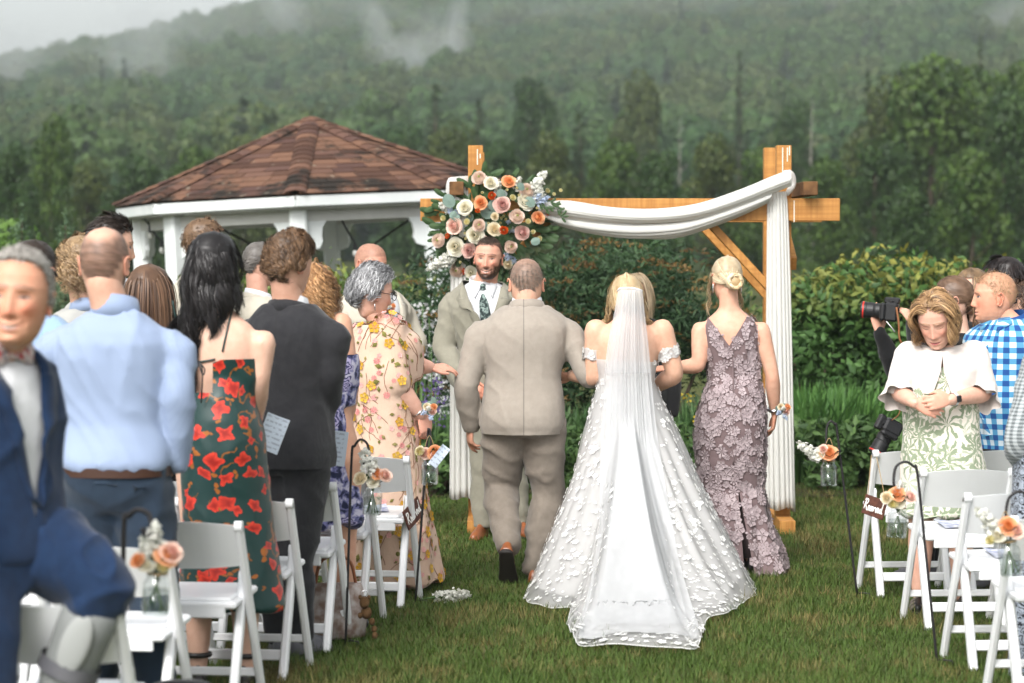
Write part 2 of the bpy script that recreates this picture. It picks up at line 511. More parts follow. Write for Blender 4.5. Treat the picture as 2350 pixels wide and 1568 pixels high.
TREES = [
    (2135, 150, 96, 380, 'broad0', 'tall light green broadleaf tree, highest leafy crown at the right'),
    (2050, 205, 108, 250, 'broad2', 'olive tree left of the tall light green tree'), (2225, 172, 104, 300, 'broad0', 'wide green tree just right of the tall light green tree'), (2345, 160, 100, 280, 'broad0', 'bright leafy tree cut by the right edge high up'),
    (2315, 215, 82, 270, 'broad1', 'dark green broadleaf tree above the dark haired guest at the right edge'),
    (2010, 330, 88, 230, 'broad1', 'rounded green tree between the pale dead trunk and the tall light tree'),
    (1905, 375, 80, 200, 'broad0', 'low bright green tree just right of the wooden arch top'),
    (2230, 360, 70, 240, 'broad0', 'bushy green tree low on the right above the leafy shrubs'),
    (2085, 430, 66, 200, 'broad1', 'short dark tree right above the green hedge beside the photographer'),
    (1992, 165, 130, 130, 'cone0', 'dark pointed conifer between dead trunk and tall light tree'),
    (2250, 85, 150, 90, 'cone1', 'slim spire of a conifer poking up near the top right corner'),
    (1697, 118, 175, 80, 'cone0', 'small dark conifer spire on the slope above the draped beam end'),
    (1328, 262, 115, 160, 'cone1', 'dark conifer above the left part of the white drape'),
    (1865, 205, 88, 70, 'bare', 'pale dead trunk with bare limbs right of the arch post'),
    (1560, 250, 125, 60, 'bare', 'thin grey bare tree above the middle of the beam'),
    (1265, 325, 92, 190, 'broad2', 'yellowish green tree right of the bouquet on the arch'),
    (1405, 335, 84, 210, 'broad0', 'bright rounded tree above the middle left of the beam'),
    (1520, 355, 78, 190, 'broad1', 'dark leafy tree behind the middle of the beam'),
    (1635, 330, 90, 200, 'broad2', 'olive tree behind the right part of the drape'),
    (1755, 350, 86, 190, 'broad0', 'fresh green tree directly behind the right arch posts'),
    (1150, 330, 96, 200, 'broad1', 'dark tree behind the left arch post top'),
    (1040, 300, 112, 200, 'broad2', 'olive tree just right of the gazebo roof'),
    (930, 300, 120, 200, 'broad1', 'dark tree rising behind the right slope of the gazebo'),
    (560, 335, 100, 210, 'broad2', 'olive tree behind the left slope of the gazebo'),
    (440, 350, 92, 200, 'broad0', 'green tree left of the gazebo roof'),
    (310, 365, 88, 210, 'broad1', 'dark broadleaf tree above the dark haired guest at left'),
    (205, 380, 94, 180, 'broad2', 'brownish green tree right of the tall pine at left'),
    (118, 280, 84, 150, 'broad0', 'tall green tree standing out at the left'),
    (30, 340, 78, 190, 'broad1', 'dark green tree at the left edge'),
    (750, 330, 126, 190, 'broad2', 'tree hidden behind the gazebo roof peak'),
    (1215, 190, 160, 170, 'broad1', 'dark tree on the slope above the flower covered post'),
    (1470, 190, 170, 160, 'broad2', 'olive tree on the lower slope above the beam'),
    (1000, 195, 165, 170, 'cone1', 'wide dark evergreen on the slope right above the gazebo'),
    (1100, 230, 150, 150, 'cone0', 'dark evergreen above the left end of the arch'),
    (1830, 240, 140, 150, 'broad1', 'dark round tree on the slope left of the dead trunk'),
]
for a in TREES: tree(*a)

# far wood on the hillside: instanced crowns, one mass
protos = bpy.data.collections.new('wood_crowns')
for i in range(5):
    rg = np.random.default_rng(80 + i)
    blobs = [((rg.normal(0, 1.6), rg.normal(0, 1.6), 5.5 + rg.normal(0, 1.7)), np.array((2.1, 2.1, 1.9)) * (.7 + .5 * rg.random())) for k in range(13)]
    if i == 4: blobs = cone_blobs(99, 13, 2.4, 20)
    c1, c2 = [((.026, .066, .014), (.050, .105, .020)), ((.033, .070, .014), (.062, .110, .022)), ((.042, .066, .015), (.074, .102, .025)), ((.019, .052, .014), (.037, .082, .020)), ((.016, .030, .016), (.03, .045, .02))][i]
    cm = crown_mesh('wood_crown', blobs, 2300, .62, c1, c2, 90 + i, .8, .15, .12, .25)
    protos.objects.link(bpy.data.objects.new('wood_crown', cm))
pts = []
yv = 190.0
while yv < 1010:
    step = 4.7 + yv * .0020
    wx = yv * .215 + 60
    xs = np.arange(-wx, wx, step) + RNG.uniform(-step * .4, step * .4, len(np.arange(-wx, wx, step)))
    pts.append(np.column_stack([xs, yv + RNG.uniform(-3, 3, len(xs))]))
    yv += step * 1.0
pts = np.concatenate(pts)
zz = np.maximum(hill_z(pts[:, 0], pts[:, 1]), -.5)
nP = len(pts)
me = bpy.data.meshes.new('forest')
me.from_pydata(np.column_stack([pts, zz - .8]).tolist(), [], [])
def attr(nm, ty, dat, key='value'):
    a = me.attributes.new(nm, ty, 'POINT'); a.data.foreach_set(key, np.asarray(dat).ravel())
u = .60 + .42 * RNG.random(nP)
attr('sc', 'FLOAT_VECTOR', np.column_stack([u * 1.1, u * 1.1, u * (.85 + .4 * RNG.random(nP))]).astype(np.float32), 'vector')
attr('rot', 'FLOAT_VECTOR', np.column_stack([0 * u, 0 * u, RNG.random(nP) * 6.28]).astype(np.float32), 'vector')
kindv = np.minimum((fbm(np.column_stack([pts * .02, 0 * zz]), 2) * 6 - 1 + RNG.normal(0, .8, nP)), 3.4).clip(0, 3).astype(np.int32)
kindv[(RNG.random(nP) < .03) & (pts[:, 1] < 520)] = 4
attr('idx', 'INT', kindv)
fo = link('forest', me)
tag(fo, kind='stuff')
ng = bpy.data.node_groups.new('wood_scatter', 'GeometryNodeTree')
ng.interface.new_socket('Geometry', in_out='INPUT', socket_type='NodeSocketGeometry')
ng.interface.new_socket('Geometry', in_out='OUTPUT', socket_type='NodeSocketGeometry')
N_ = ng.nodes.new; Lk = ng.links.new
gi, go = N_('NodeGroupInput'), N_('NodeGroupOutput'); ip = N_('GeometryNodeInstanceOnPoints'); ci = N_('GeometryNodeCollectionInfo')
ci.inputs['Collection'].default_value = protos; ci.inputs['Separate Children'].default_value = True; ci.inputs['Reset Children'].default_value = True
def na(nm, ty):
    a = N_('GeometryNodeInputNamedAttribute'); a.data_type = ty; a.inputs['Name'].default_value = nm
    return [o for o in a.outputs if o.enabled and o.name == 'Attribute'][0]
ip.inputs['Pick Instance'].default_value = True
Lk(gi.outputs[0], ip.inputs['Points']); Lk(ci.outputs[0], ip.inputs['Instance'])
Lk(na('idx', 'INT'), ip.inputs['Instance Index']); Lk(na('rot', 'FLOAT_VECTOR'), ip.inputs['Rotation']); Lk(na('sc', 'FLOAT_VECTOR'), ip.inputs['Scale'])
Lk(ip.outputs[0], go.inputs[0])
fo.modifiers.new('scatter', 'NODES').node_group = ng

# air: one even haze round everything, and thin wisps of mist on the slope
def volmat(name, col, dens):
    m = bpy.data.materials.new(name); m.use_nodes = True; t = m.node_tree
    for n_ in list(t.nodes): t.nodes.remove(n_)
    o = t.nodes.new('ShaderNodeOutputMaterial'); v = t.nodes.new('ShaderNodeVolumePrincipled')
    v.inputs['Color'].default_value = (*col, 1); v.inputs['Density'].default_value = dens; v.inputs['Anisotropy'].default_value = .2
    t.links.new(v.outputs[0], o.inputs['Volume'])
    return m
HZ = Geo().add(*cbox((1700, 1360, 236), .01, (0, 640, 116)))
tag(build('haze', HZ, volmat('haze_air', (.84, .95, .93), .00050)), kind='stuff')
mist = volmat('mist_wisp', (.93, .97, .98), .0036); broad = volmat('mist_air', (.93, .97, .98), .0013)
for (px, py, D, wx, hy, tilt) in [(330, 140, 640, 50, 140, .05), (378, 185, 600, 26, 150, -.04), (262, 120, 660, 26, 110, .1), (340, 60, 700, 120, 60, 0), (20, 150, 700, 90, 110, .1),
                                  (930, 150, 590, 60, 75, -.5), (985, 175, 590, 40, 60, .5), (1040, 80, 640, 26, 130, -.15), (880, 90, 640, 40, 110, .3), (1000, 120, 640, 90, 90, 0), (650, 20, 760, 60, 70, .4), (420, 75, 830, 300, 40, -.33), (800, 10, 800, 200, 50, -.2), (2320, 30, 600, 70, 60, .2), (1600, 0, 700, 200, 40, 0), (150, 130, 760, 260, 70, -.25), (600, 40, 820, 300, 80, -.3), (1250, 40, 760, 330, 60, .05), (2000, 20, 720, 330, 60, 0)]:
    D *= .80; p = at(px, py, D); k = D / FP
    for q_, (f1, f2) in enumerate(((1.0, 1.0), (.74, .82), (.50, .62), (.30, .42))):      # nested, so that it thins out softly
        V, F = ellipsoid((0, 0, 0), (wx * k * f1, 30 * f1, hy * k * f2), 20, 12)
        V = V * (1 + .45 * (vnoise(V * .07 + px + q_ * 7)[:, None] - .5))
        V = V @ roty(-tilt).T + np.array((RNG.normal(0, .12) * wx * k, 0, RNG.normal(0, .12) * hy * k))
        tag(build('mist', Geo().add(V, F), broad if wx >= 100 else mist, smooth=True, loc=p), kind='stuff')

# ------------------------------------------------------------------ garden bed plants
def shrub(name, label, blobs, n, size, c1, c2, seed, asp=.5, tips=None, tipn=0, tipsize=.05, group=None, cat='shrub', jit=.6, inner=.5, drop=0, lc=None):
    c0 = np.mean([b[0] for b in blobs], 0); org = (c0[0], c0[1], 0)
    t = empty(name, org, label=label, cat=cat, group=group)
    bl = [(np.array(b[0]) - np.array(org), np.array(b[1])) for b in blobs]
    rg = np.random.default_rng(seed)
    P, d = blob_points(bl, n, rg, inner)
    lump = fbm(P * 3.5 + seed, 2)
    P = P + d * ((lump - .5) * .35)[:, None]
    k = P[:, 2] > .02; P, d = P[k], d[k]; nn = len(P)
    if drop: d = d + np.array((0, 0, -drop))
    V, F = leaves(P, d, size * (.6 + .8 * rg.random(nn)), asp, jit, .3, rg)
    f = np.clip(rg.normal(.45, .28, nn) + (fbm(P * 2 + 3, 2) - .5), 0, 1)[:, None]
    c = np.array(c1) * (1 - f) + np.array(c2) * f
    if tips is not None:
        topness = np.clip((P[:, 2] / P[:, 2].max() - .62) * 2.6, 0, 1) * (rg.random(nn) < .55)
        c = c * (1 - topness[:, None]) + np.array(tips) * topness[:, None]
    me = mesh_np('foliage', V, F); setcol(me, np.repeat(c, 5, 0))
    tag(link('foliage', me, MAT['leaf'], t), kind='stuff')
    g = Geo()
    for b, r in bl[::max(1, len(bl) // 7)]:
        g.add(*tube([(b[0] * .25, b[1] * .25, -.03), (b[0] * .6, b[1] * .6, b[2] * .5), b], [.022, .016, .006], 6, 3))
    build('stem', g, MAT['bark'], t, True)
    return t, bl
def hedge_blobs(x0, x1, top, D, depth, k, seed, r=.34, zlow=.15):
    rg = np.random.default_rng(seed); out = []
    a, b = at(x0, 900, D).x, at(x1, 900, D).x
    for i in range(k):
        tt = (i + .5) / k; x = a + (b - a) * ((i * .618) % 1)
        px = x0 + (x1 - x0) * ((i * .618) % 1)
        zt = at(px, top(px) if callable(top) else top, D).z
        z = zlow + (zt - r * .8 - zlow) * (rg.random() ** .6)
        rr = r * (.75 + .5 * rg.random())
        out.append((np.array((x, D + (rg.random() - .3) * depth, z)), np.array((rr, rr, rr * .85))))
    return out
GREEN1, GREEN2 = (.032, .078, .020), (.080, .165, .042)
S1 = 'leafy shrubs behind the arch at right'
shrub('leafy_shrub', 'leafy green shrub with yellow tips right of the draped arch post', hedge_blobs(1810, 1985, lambda p: 600 - (p - 1810) * .2, 22.2, .9, 34, 1), 5200, .085, GREEN1, GREEN2, 1, .5, (.26, .25, .055), group=S1)
shrub('leafy_shrub', 'tallest leafy green shrub with yellow shoots above the camera', hedge_blobs(1960, 2160, lambda p: 560, 22.4, .9, 40, 2), 6200, .085, GREEN1, GREEN2, 2, .5, (.28, .26, .05), group=S1)
shrub('leafy_shrub', 'leafy green shrub with yellow shoots behind the guests at the right edge', hedge_blobs(2130, 2350, lambda p: 590, 22.8, .9, 36, 3), 5200, .085, GREEN1, GREEN2, 3, .5, (.26, .25, .055), group=S1)
shrub('yellow_hedge', 'yellow green hedge under the gazebo between the posts and the arch', hedge_blobs(690, 960, lambda p: 585, 23.5, .9, 44, 4), 6200, .07, (.05, .10, .025), (.13, .20, .05), 4, .55, (.24, .26, .06), cat='hedge')
shrub('garden_shrub', 'light green shrub between the gazebo posts at left', hedge_blobs(440, 700, lambda p: 600, 24.5, .9, 40, 5), 5000, .07, (.05, .10, .025), (.12, .19, .05), 5, .55, (.22, .25, .06))
shrub('garden_shrub', 'bright green shrub low at the left edge', hedge_blobs(-60, 40, lambda p: 490, 30, .9, 20, 6), 2200, .09, (.07, .14, .03), (.14, .24, .05), 6, .55)
# the big evergreen with rusty tips
EB = hedge_blobs(870, 1300, lambda p: 600 - 60 * math.sin((p - 870) / 430 * 3.14), 21.6, 1.2, 60, 7, .30) + hedge_blobs(1250, 1680, lambda p: 570 - 50 * math.sin((p - 1250) / 430 * 3.14), 21.8, 1.2, 64, 8, .30)
def evergreen(label, bl, seed):
    t, b2 = shrub('evergreen_shrub', label, bl, 11000, .085, (.016, .044, .018), (.050, .098, .038), seed, .22, group='rusty evergreens behind the arch', jit=.7, inner=.6)
    rg = np.random.default_rng(seed); g = Geo(); Vs, Cs = [], []
    for i in range(70):                                   # arching rust coloured sprays
        b, r = b2[rg.integers(len(b2))]; d = rg.normal(0, 1, 3); d[2] = abs(d[2]) * .8; d[1] = -abs(d[1]); d /= np.linalg.norm(d)
        p = b + d * r * 1.0; dirv = np.array((rg.choice([-1, 1]) * (.8 + .4 * rg.random()), -.3, .35)); L = .16 + .16 * rg.random()
        m = 26; tt = np.linspace(0, 1, m)[:, None]
        Q = p + dirv * L * tt + np.array((0, 0, -.55)) * L * tt ** 2 + rg.normal(0, .012, (m, 3))
        Vs.append(Q); Cs.append(np.tile(np.array((.20, .115, .032)) * (.5 + .7 * rg.random()) * (1 - .4 * rg.random()), (m, 1)))
    Q = np.concatenate(Vs); cc = np.concatenate(Cs)
    V, F = leaves(Q, np.tile((0, -.5, .6), (len(Q), 1)), .05, .35, .7, .2, rg)
    me = mesh_np('rusty_spray', V, F); setcol(me, np.repeat(cc, 5, 0))
    tag(link('rusty_spray', me, MAT['leaf'], t), kind='stuff')
evergreen('big dark evergreen shrub with rusty tips behind the groom and bouquet', EB[:60], 7)
evergreen('big dark evergreen shrub with rusty tips behind the bride', EB[60:], 8)
# clipped cones at left
for px, top, D, lab in ((50, 483, 27.0, 'clipped conical evergreen nearer the left edge'), (150, 483, 27.0, 'clipped conical evergreen beside the dark haired guest'), (-20, 505, 28, 'clipped conical evergreen cut by the left edge')):
    p = at(px, top, D); bl = []
    for i in range(30):
        t = (i + .5) / 30; z = .1 + (p.z - .1) * t; rad = .36 * (1 - t) ** .8 + .02
        bl.append((np.array((p.x, D, z)), np.array((rad, rad, .12))))
    shrub('cone_topiary', lab, bl, 6500, .05, (.045, .085, .045), (.10, .16, .08), 40 + px, .3, group='clipped cones at left', cat='topiary', jit=.5, inner=.25)

# long leaved plants, stems, flowers in the bed
def blades(name, label, x0, x1, y, dy, n, hgt, c1, c2, seed, cat='plant', wid=.014, zj=.35, group=None):
    rg = np.random.default_rng(seed)
    a, b = at(x0, 900, y).x, at(x1, 900, y).x
    org = ((a + b) / 2, y, 0)
    cx = rg.random(max(3, n // 40)) * (b - a) - (b - a) / 2; cyv = (rg.random(len(cx)) - .5) * dy
    ix = rg.integers(len(cx), size=n)
    B = np.column_stack([cx[ix] + rg.normal(0, .05, n), cyv[ix] + rg.normal(0, .05, n), np.zeros(n)])
    ang = rg.random(n) * 6.28; hh = hgt * (1 - zj + 2 * zj * rg.random(n) * .6); ln = hh * (.10 + .35 * rg.random(n))
    D = np.column_stack([np.cos(ang), np.sin(ang), 0 * ang]); S = np.column_stack([-np.sin(ang), np.cos(ang), 0 * ang])
    rows = []
    for k, (t, w_) in enumerate(((0, .6), (.4, 1), (.75, .8), (1, .05))):
        c = B + D * (ln * t * t)[:, None]; c[:, 2] = hh * (t - .25 * t ** 3 * (ln / hh))
        rows += [c - S * wid * w_, c + S * wid * w_]
    V = np.stack(rows, 1).reshape(-1, 3); base = (np.arange(n) * 8)[:, None]
    F = np.concatenate([base + np.array([[q, q + 1, q + 3, q + 2]]) for q in (0, 2, 4)])
    me = mesh_np(name, V, F)
    f = rg.random((n, 1)); setcol(me, np.repeat((np.array(c1) * (1 - f) + np.array(c2) * f), 8, 0))
    t = empty(name, org, label=label, cat=cat, group=group)
    tag(link('leaves', me, MAT['leaf'], t), kind='stuff')
    return t
BG = 'long leaved plants in the garden bed'
blades('iris_clump', 'tall sword leaved clump beside the draped arch post', 1820, 1960, 21.0, .7, 620, .80, (.05, .13, .03), (.12, .25, .06), 11, group=BG)
blades('iris_clump', 'tall sword leaved clump behind the first hanging jar at right', 1930, 2080, 21.2, .8, 620, .74, (.05, .13, .03), (.12, .25, .06), 12, group=BG)
blades('iris_clump', 'sword leaved clump hidden behind the woman in the cardigan', 2060, 2330, 21.4, .8, 600, .7, (.04, .10, .03), (.09, .175, .055), 13, group=BG)
blades('iris_clump', 'green clump between the bride and the woman in the lilac dress', 1530, 1640, 21.0, .7, 420, .66, (.035, .085, .025), (.08, .15, .05), 14, group=BG)
blades('iris_clump', 'green clump behind the grey haired woman and the white drape', 900, 1060, 20.6, .7, 520, .60, (.04, .095, .03), (.085, .16, .05), 15, group=BG)
blades('iris_clump', 'green clump glimpsed between the father and the bride', 1270, 1370, 21.0, .6, 400, .62, (.035, .085, .025), (.08, .15, .05), 16, group=BG)
def low_plants(label, x0, x1, y, zt, seed, n=2200, size=.09):
    rg = np.random.default_rng(seed); a, b = at(x0, 900, y).x, at(x1, 900, y).x; k = int(8 + (b - a) * 9)
    bl = [(np.array((a + (b - a) * rg.random(), y + (rg.random() - .5) * .5, .1 + (zt - .2) * rg.random())), np.array((.2, .2, .16))) for i in range(k)]
    shrub('leafy_perennial', label, bl, n, size, (.035, .08, .022), (.10, .18, .05), seed, .42, cat='plant', group='leafy perennials along the bed edge')
low_plants('broad leaved perennial right of the arch foot', 1815, 1960, 20.3, .55, 21)
low_plants('broad leaved perennial under the hanging jar at right', 1950, 2120, 20.4, .5, 22)
low_plants('leafy perennial at the bed edge behind the cardigan woman', 2100, 2350, 20.8, .6, 23)
low_plants('leafy perennial seen between groom and grey haired woman', 930, 1060, 20.0, .5, 24)
low_plants('leafy perennial between the bride and the lilac dress', 1520, 1640, 20.3, .45, 25)
low_plants('leafy perennial between father and bride', 1260, 1380, 20.3, .5, 26)
low_plants('leafy perennial behind the groom legs', 1080, 1270, 20.5, .5, 27)
low_plants('leafy perennial at the far left bed behind the chairs', 500, 900, 20.8, .6, 28, 3000)
# dark soil strip under the bed
p0, p1 = at(300, 1080, 19.9), at(2500, 1080, 19.9)
SG = Geo(); xs = np.linspace(p0.x - 2, p1.x + 2, 40)
top = [(x, 19.75 + .12 * math.sin(x * 2.1) + .08 * math.sin(x * 5.3), .012) for x in xs]; bot = [(x, 24.5, .03) for x in xs]
SG.add(top + bot, [(i, i + 1, 41 + i, 40 + i) for i in range(39)])
tag(build('garden_bed', SG, MAT['soil']), kind='structure')
# flower spikes: (px, py, colour)
MAT['petal'] = M('petal', (1, 1, 1), None, 1, .6, .2, attr=True, transl=.38)
def spikes(name, label, spots, y, col, seed, k=38, r=.03, L=.22, size=.028):
    rg = np.random.default_rng(seed); a = at(spots[0][0], 900, y)
    t = empty(name, (a.x, y, 0), label=label, cat='flowering plant'); Q = []; g = Geo()
    for px, py in spots:
        p = np.array(at(px, py, y + rg.random() * .2)) - np.array((a.x, y, 0))
        g.add(*tube([(p[0] * .7, p[1], 0), (p[0], p[1], p[2] * .6), p], .005, 5, 2))
        Q.append(p + np.column_stack([rg.normal(0, r, k), rg.normal(0, r, k), (rg.random(k) - .8) * L]))
    Q = np.concatenate(Q)
    V, F = leaves(Q, rg.normal(0, 1, Q.shape), size, .8, .3, .2, rg)
    me = mesh_np('blossom', V, F); setcol(me, np.repeat(np.array(col) * (.7 + .5 * rg.random((len(Q), 1))), 5, 0))
    tag(link('blossom', me, MAT['petal'], t), kind='stuff'); build('stem', g, MAT['leafgreen'], t, True)
MAT['leafgreen'] = M('stem_green', (.05, .11, .03), (.09, .16, .05), 20, .6)
spikes('purple_salvia', 'purple flower spikes beside the grey haired woman', [(985, 905), (1005, 925), (968, 890), (1000, 880), (955, 930)], 19.9, (.16, .11, .30), 31)
spikes('white_phlox', 'cluster of white blossoms left of the groom', [(970, 700), (985, 730), (965, 760), (990, 790), (1000, 815), (975, 840), (1005, 860), (955, 735)], 20.8, (.55, .55, .55), 32, 26, .05, .10, .035)
spikes('yellow_blooms', 'tiny yellow blooms right of the bride at the bed', [(1575, 905), (1585, 1000), (1600, 960)], 20.2, (.6, .45, .05), 33, 14, .03, .1)

# ================================================================== GAZEBO
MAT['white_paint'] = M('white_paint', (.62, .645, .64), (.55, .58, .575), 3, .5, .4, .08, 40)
MAT['soffit'] = M('shaded_white_paint', (.50, .50, .48), (.42, .42, .40), 3, .7)  # white paint greyed: shade under the roof put into the colour
def shingle_mat():
    m, t, b = newmat('shingle')
    oi = t.n('ShaderNodeObjectInfo').outputs['Random']
    pos = t.n('ShaderNodeNewGeometry').outputs['Position']
    c = t.mix(t.ramp(oi, .1, .9), (.062, .032, .023), (.150, .080, .052))
    c = t.mix(t.m('MULTIPLY', t.ramp(t.m('FRACT', t.m('MULTIPLY', oi, 7.3)), .55, .95), .6), c, (.085, .048, .042))
    c = t.mix(t.ramp(t.noise(pos, 1.6, 5, rough=.7), .50, .63), c, (.022, .018, .015))
    c = t.mix(t.m('MULTIPLY', t.ramp(t.noise(pos, 9, 3), .66, .72), .5), c, (.25, .22, .17))
    t.put(b.inputs['Base Color'], c); b.inputs['Roughness'].default_value = .9; b.inputs['Specular IOR Level'].default_value = .15
    t.put(b.inputs['Normal'], t.bump(t.noise(pos, 60, 3), .4))
    return m
MAT['shingle'] = shingle_mat()
GZ = at(748, 985, 27.0); GZ.z = 0
RE, ZE, ZA = 1.99, 2.31, 3.08
gz = empty('gazebo', GZ, R(-1.0), label='white octagonal gazebo with brown shingled roof', cat='gazebo')
gz.rotation_euler = (0, R(-2.7), R(-1.0))
corner = [np.array((math.sin(R(45 * i)), -math.cos(R(45 * i)), 0)) for i in range(8)]
g = Geo()
for i in range(8):
    a, b = corner[i] * RE, corner[(i + 1) % 8] * RE
    v = [(a[0], a[1], ZE - .02), (b[0], b[1], ZE - .02), (0, 0, ZA - .02), (a[0], a[1], ZE - .05), (b[0], b[1], ZE - .05), (0, 0, ZA - .05)]
    g.add(v, [(0, 1, 2), (5, 4, 3), (0, 3, 4, 1)])
roof = build('roof', g, MAT['bark'], gz)
bm_ = Geo().add(*cbox((1.0, .15, .011), .003, (0, 0, 0)))
sh_me = bpy.data.meshes.new('shingle'); sh_me.from_pydata(bm_.verts().tolist(), [], bm_.f); sh_me.materials.append(MAT['shingle'])
back = Geo(); nrow = 16
for i in range(8):
    a, b = corner[i] * RE, corner[(i + 1) % 8] * RE
    mid = (a + b) / 2; mid[2] = ZE; ap = np.array((0, 0, ZA)); up = ap - mid; SL = np.linalg.norm(up); up /= SL
    xd = (b - a) / np.linalg.norm(b - a); nrm = np.cross(xd, up); W = np.linalg.norm(b - a)
    near = i in (0, 7, 1, 6)
    for r in range(nrow):
        s0 = SL * r / nrow; ww = W * (1 - (r + .5) / nrow) - .02
        k = max(1, int(round(ww / .30))); edges = np.linspace(-ww / 2, ww / 2, k + 1)
        if k > 1: edges[1:-1] += RNG.uniform(-.05, .05, k - 1)
        for q in range(k):
            cx = (edges[q] + edges[q + 1]) / 2; wd = edges[q + 1] - edges[q] - .006
            c = mid + up * (s0 + .055) + xd * cx + nrm * (.010 + .004 * RNG.random())
            tl = .07
            M3 = np.stack([xd, up * math.cos(tl) - nrm * math.sin(tl), nrm * math.cos(tl) + up * math.sin(tl)], 1)
            if near:
                o = link('shingle', sh_me, None, roof)
                mm = Matrix(M3.tolist()).to_4x4(); mm.translation = c; o.matrix_local = mm @ Matrix.Diagonal((max(wd, .02), 1, 1, 1))
            else:
                v, f = cbox((max(wd, .02), .15, .011), .003, c, M3); back.add(v, f)
tag(build('back_shingles', back, MAT['shingle'], roof), kind='stuff')
def cap_mesh():
    g = Geo(); n = 7; rows = []
    for y in (-.075, .075):
        for z in (0, -.012):
            rows.append([(.11 * math.sin(t), y, .11 * math.cos(t) * .45 - .045 + z) for t in np.linspace(-1.2, 1.2, n)])
    V = sum(rows, []); F = [(i, i + 1, 2 * n + i + 1, 2 * n + i) for i in range(n - 1)] + [(i, i + 1, n + i + 1, n + i) for i in range(n - 1)]
    g.add(V, F); me = bpy.data.meshes.new('ridge_cap'); me.from_pydata(g.verts().tolist(), [], g.f); me.materials.append(MAT['shingle']); return me
capm = cap_mesh()
for i in range(8):
    e = corner[i] * RE; e[2] = ZE; ap = np.array((0, 0, ZA)); d = ap - e; L = np.linalg.norm(d); d /= L
    x, dd, y = frame(d)
    for r in range(17):
        o = link('ridge_cap', capm, None, roof); mm = Matrix(np.stack([x, dd, y], 1).tolist()).to_4x4()
        mm.translation = e + d * (L * (r + .5) / 17) + y * .045; o.matrix_local = mm @ Matrix.Rotation(-.07, 4, 'X')
for i in range(8):
    a, b = corner[i], corner[(i + 1) % 8]
    f = build('fascia', Geo().add(*bar(a * (RE - .012) + (0, 0, ZE - .065), b * (RE - .012) + (0, 0, ZE - .065), .03, .10, .006)), MAT['white_paint'], gz)
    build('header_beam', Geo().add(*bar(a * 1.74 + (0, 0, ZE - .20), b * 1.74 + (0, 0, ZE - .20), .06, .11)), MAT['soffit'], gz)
    build('post', Geo().add(*cbox((.165, .165, ZE - .1), .02, (a[0] * 1.75, a[1] * 1.75, (ZE - .1) / 2), rotz(R(45 * i)))), MAT['white_paint'], gz)
    for s in (-1, 1):       # scroll brackets
        dirv = (corner[(i + s) % 8] - a); dirv /= np.linalg.norm(dirv)
        pts = [(.0, 0), (.34, 0), (.34, -.05), (.27, -.06), (.20, -.10), (.155, -.17), (.14, -.25), (.15, -.30), (.12, -.36), (.06, -.38), (0, -.40)]
        nn = np.array((-dirv[1], dirv[0], 0)) * .02; o0 = a * 1.75 + dirv * .07 + (0, 0, ZE - .14)
        V = [o0 + dirv * p[0] + np.array((0, 0, p[1])) + nn * k for k in (-1, 1) for p in pts]; n_ = len(pts)
        F = [tuple(range(n_))[::-1], tuple(range(n_, 2 * n_))] + [(j, (j + 1) % n_, n_ + (j + 1) % n_, n_ + j) for j in range(n_)]
        build('bracket', Geo().add(V, F), MAT['white_paint'], gz)
a_ = [(math.sin(R(45 * i)), -math.cos(R(45 * i))) for i in range(8)]
V = [(x * 1.95, y * 1.95, ZE - .11) for x, y in a_] + [(x * 1.95, y * 1.95, ZE - .13) for x, y in a_]
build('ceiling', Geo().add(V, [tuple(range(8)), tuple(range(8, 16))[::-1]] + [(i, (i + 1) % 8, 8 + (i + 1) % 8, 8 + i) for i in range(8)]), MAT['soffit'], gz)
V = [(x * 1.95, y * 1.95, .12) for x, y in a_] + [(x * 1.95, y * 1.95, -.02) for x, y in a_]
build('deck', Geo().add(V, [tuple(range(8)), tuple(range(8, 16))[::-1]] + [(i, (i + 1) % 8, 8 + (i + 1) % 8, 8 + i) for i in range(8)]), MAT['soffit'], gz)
# string lights
MAT['black'] = M('black_plastic', (.012, .012, .013), None, 1, .45, .4)
MAT['bulb'] = M('bulb_glass', (.5, .5, .47), None, 1, .15, .6)
def string(label, pts, bulbs):
    t = empty('string_lights', (pts[0][0], pts[0][1], pts[0][2]), label=label, cat='string lights', group='string lights under the gazebo')
    o = np.array(pts[0]); P = np.array(pts) - o
    build('cord', Geo().add(*tube(P, .012, 6, 6)), MAT['black'], t, True)
    Q = catmull(P, 12)
    for u_ in bulbs:
        q = Q[int(u_ * (len(Q) - 1))]
        b = build('socket', Geo().add(*lathe([(.02, 0), (.022, -.05), (.015, -.06)], 8, q)), MAT['black'], t)
        build('bulb', Geo().add(*ellipsoid(q + (0, 0, -.09), (.028, .028, .036), 10, 6)), MAT['bulb'], b, True)
def A3(px, py, D): return tuple(at(px, py, D))
string('dark string light cord sagging left of the central gazebo post', [A3(672, 485, 25.6), A3(640, 540, 25.7), A3(600, 566, 25.9), A3(545, 545, 26.1), A3(500, 520, 26.2), A3(470, 500, 26.3)], (.25, .5, .8))
string('dark string light cord falling right of the central gazebo post', [A3(770, 478, 25.5), A3(795, 525, 25.5), A3(815, 560, 25.6), A3(823, 598, 25.7), A3(860, 560, 26), A3(960, 490, 26.3)], (.4, .62))
string('string lights with drooping bulbs between the two left gazebo posts', [A3(330, 500, 26.6), A3(345, 520, 26.6), A3(362, 545, 26.6), A3(392, 560, 26.5), A3(410, 500, 26.5)], (.25, .6, .78))

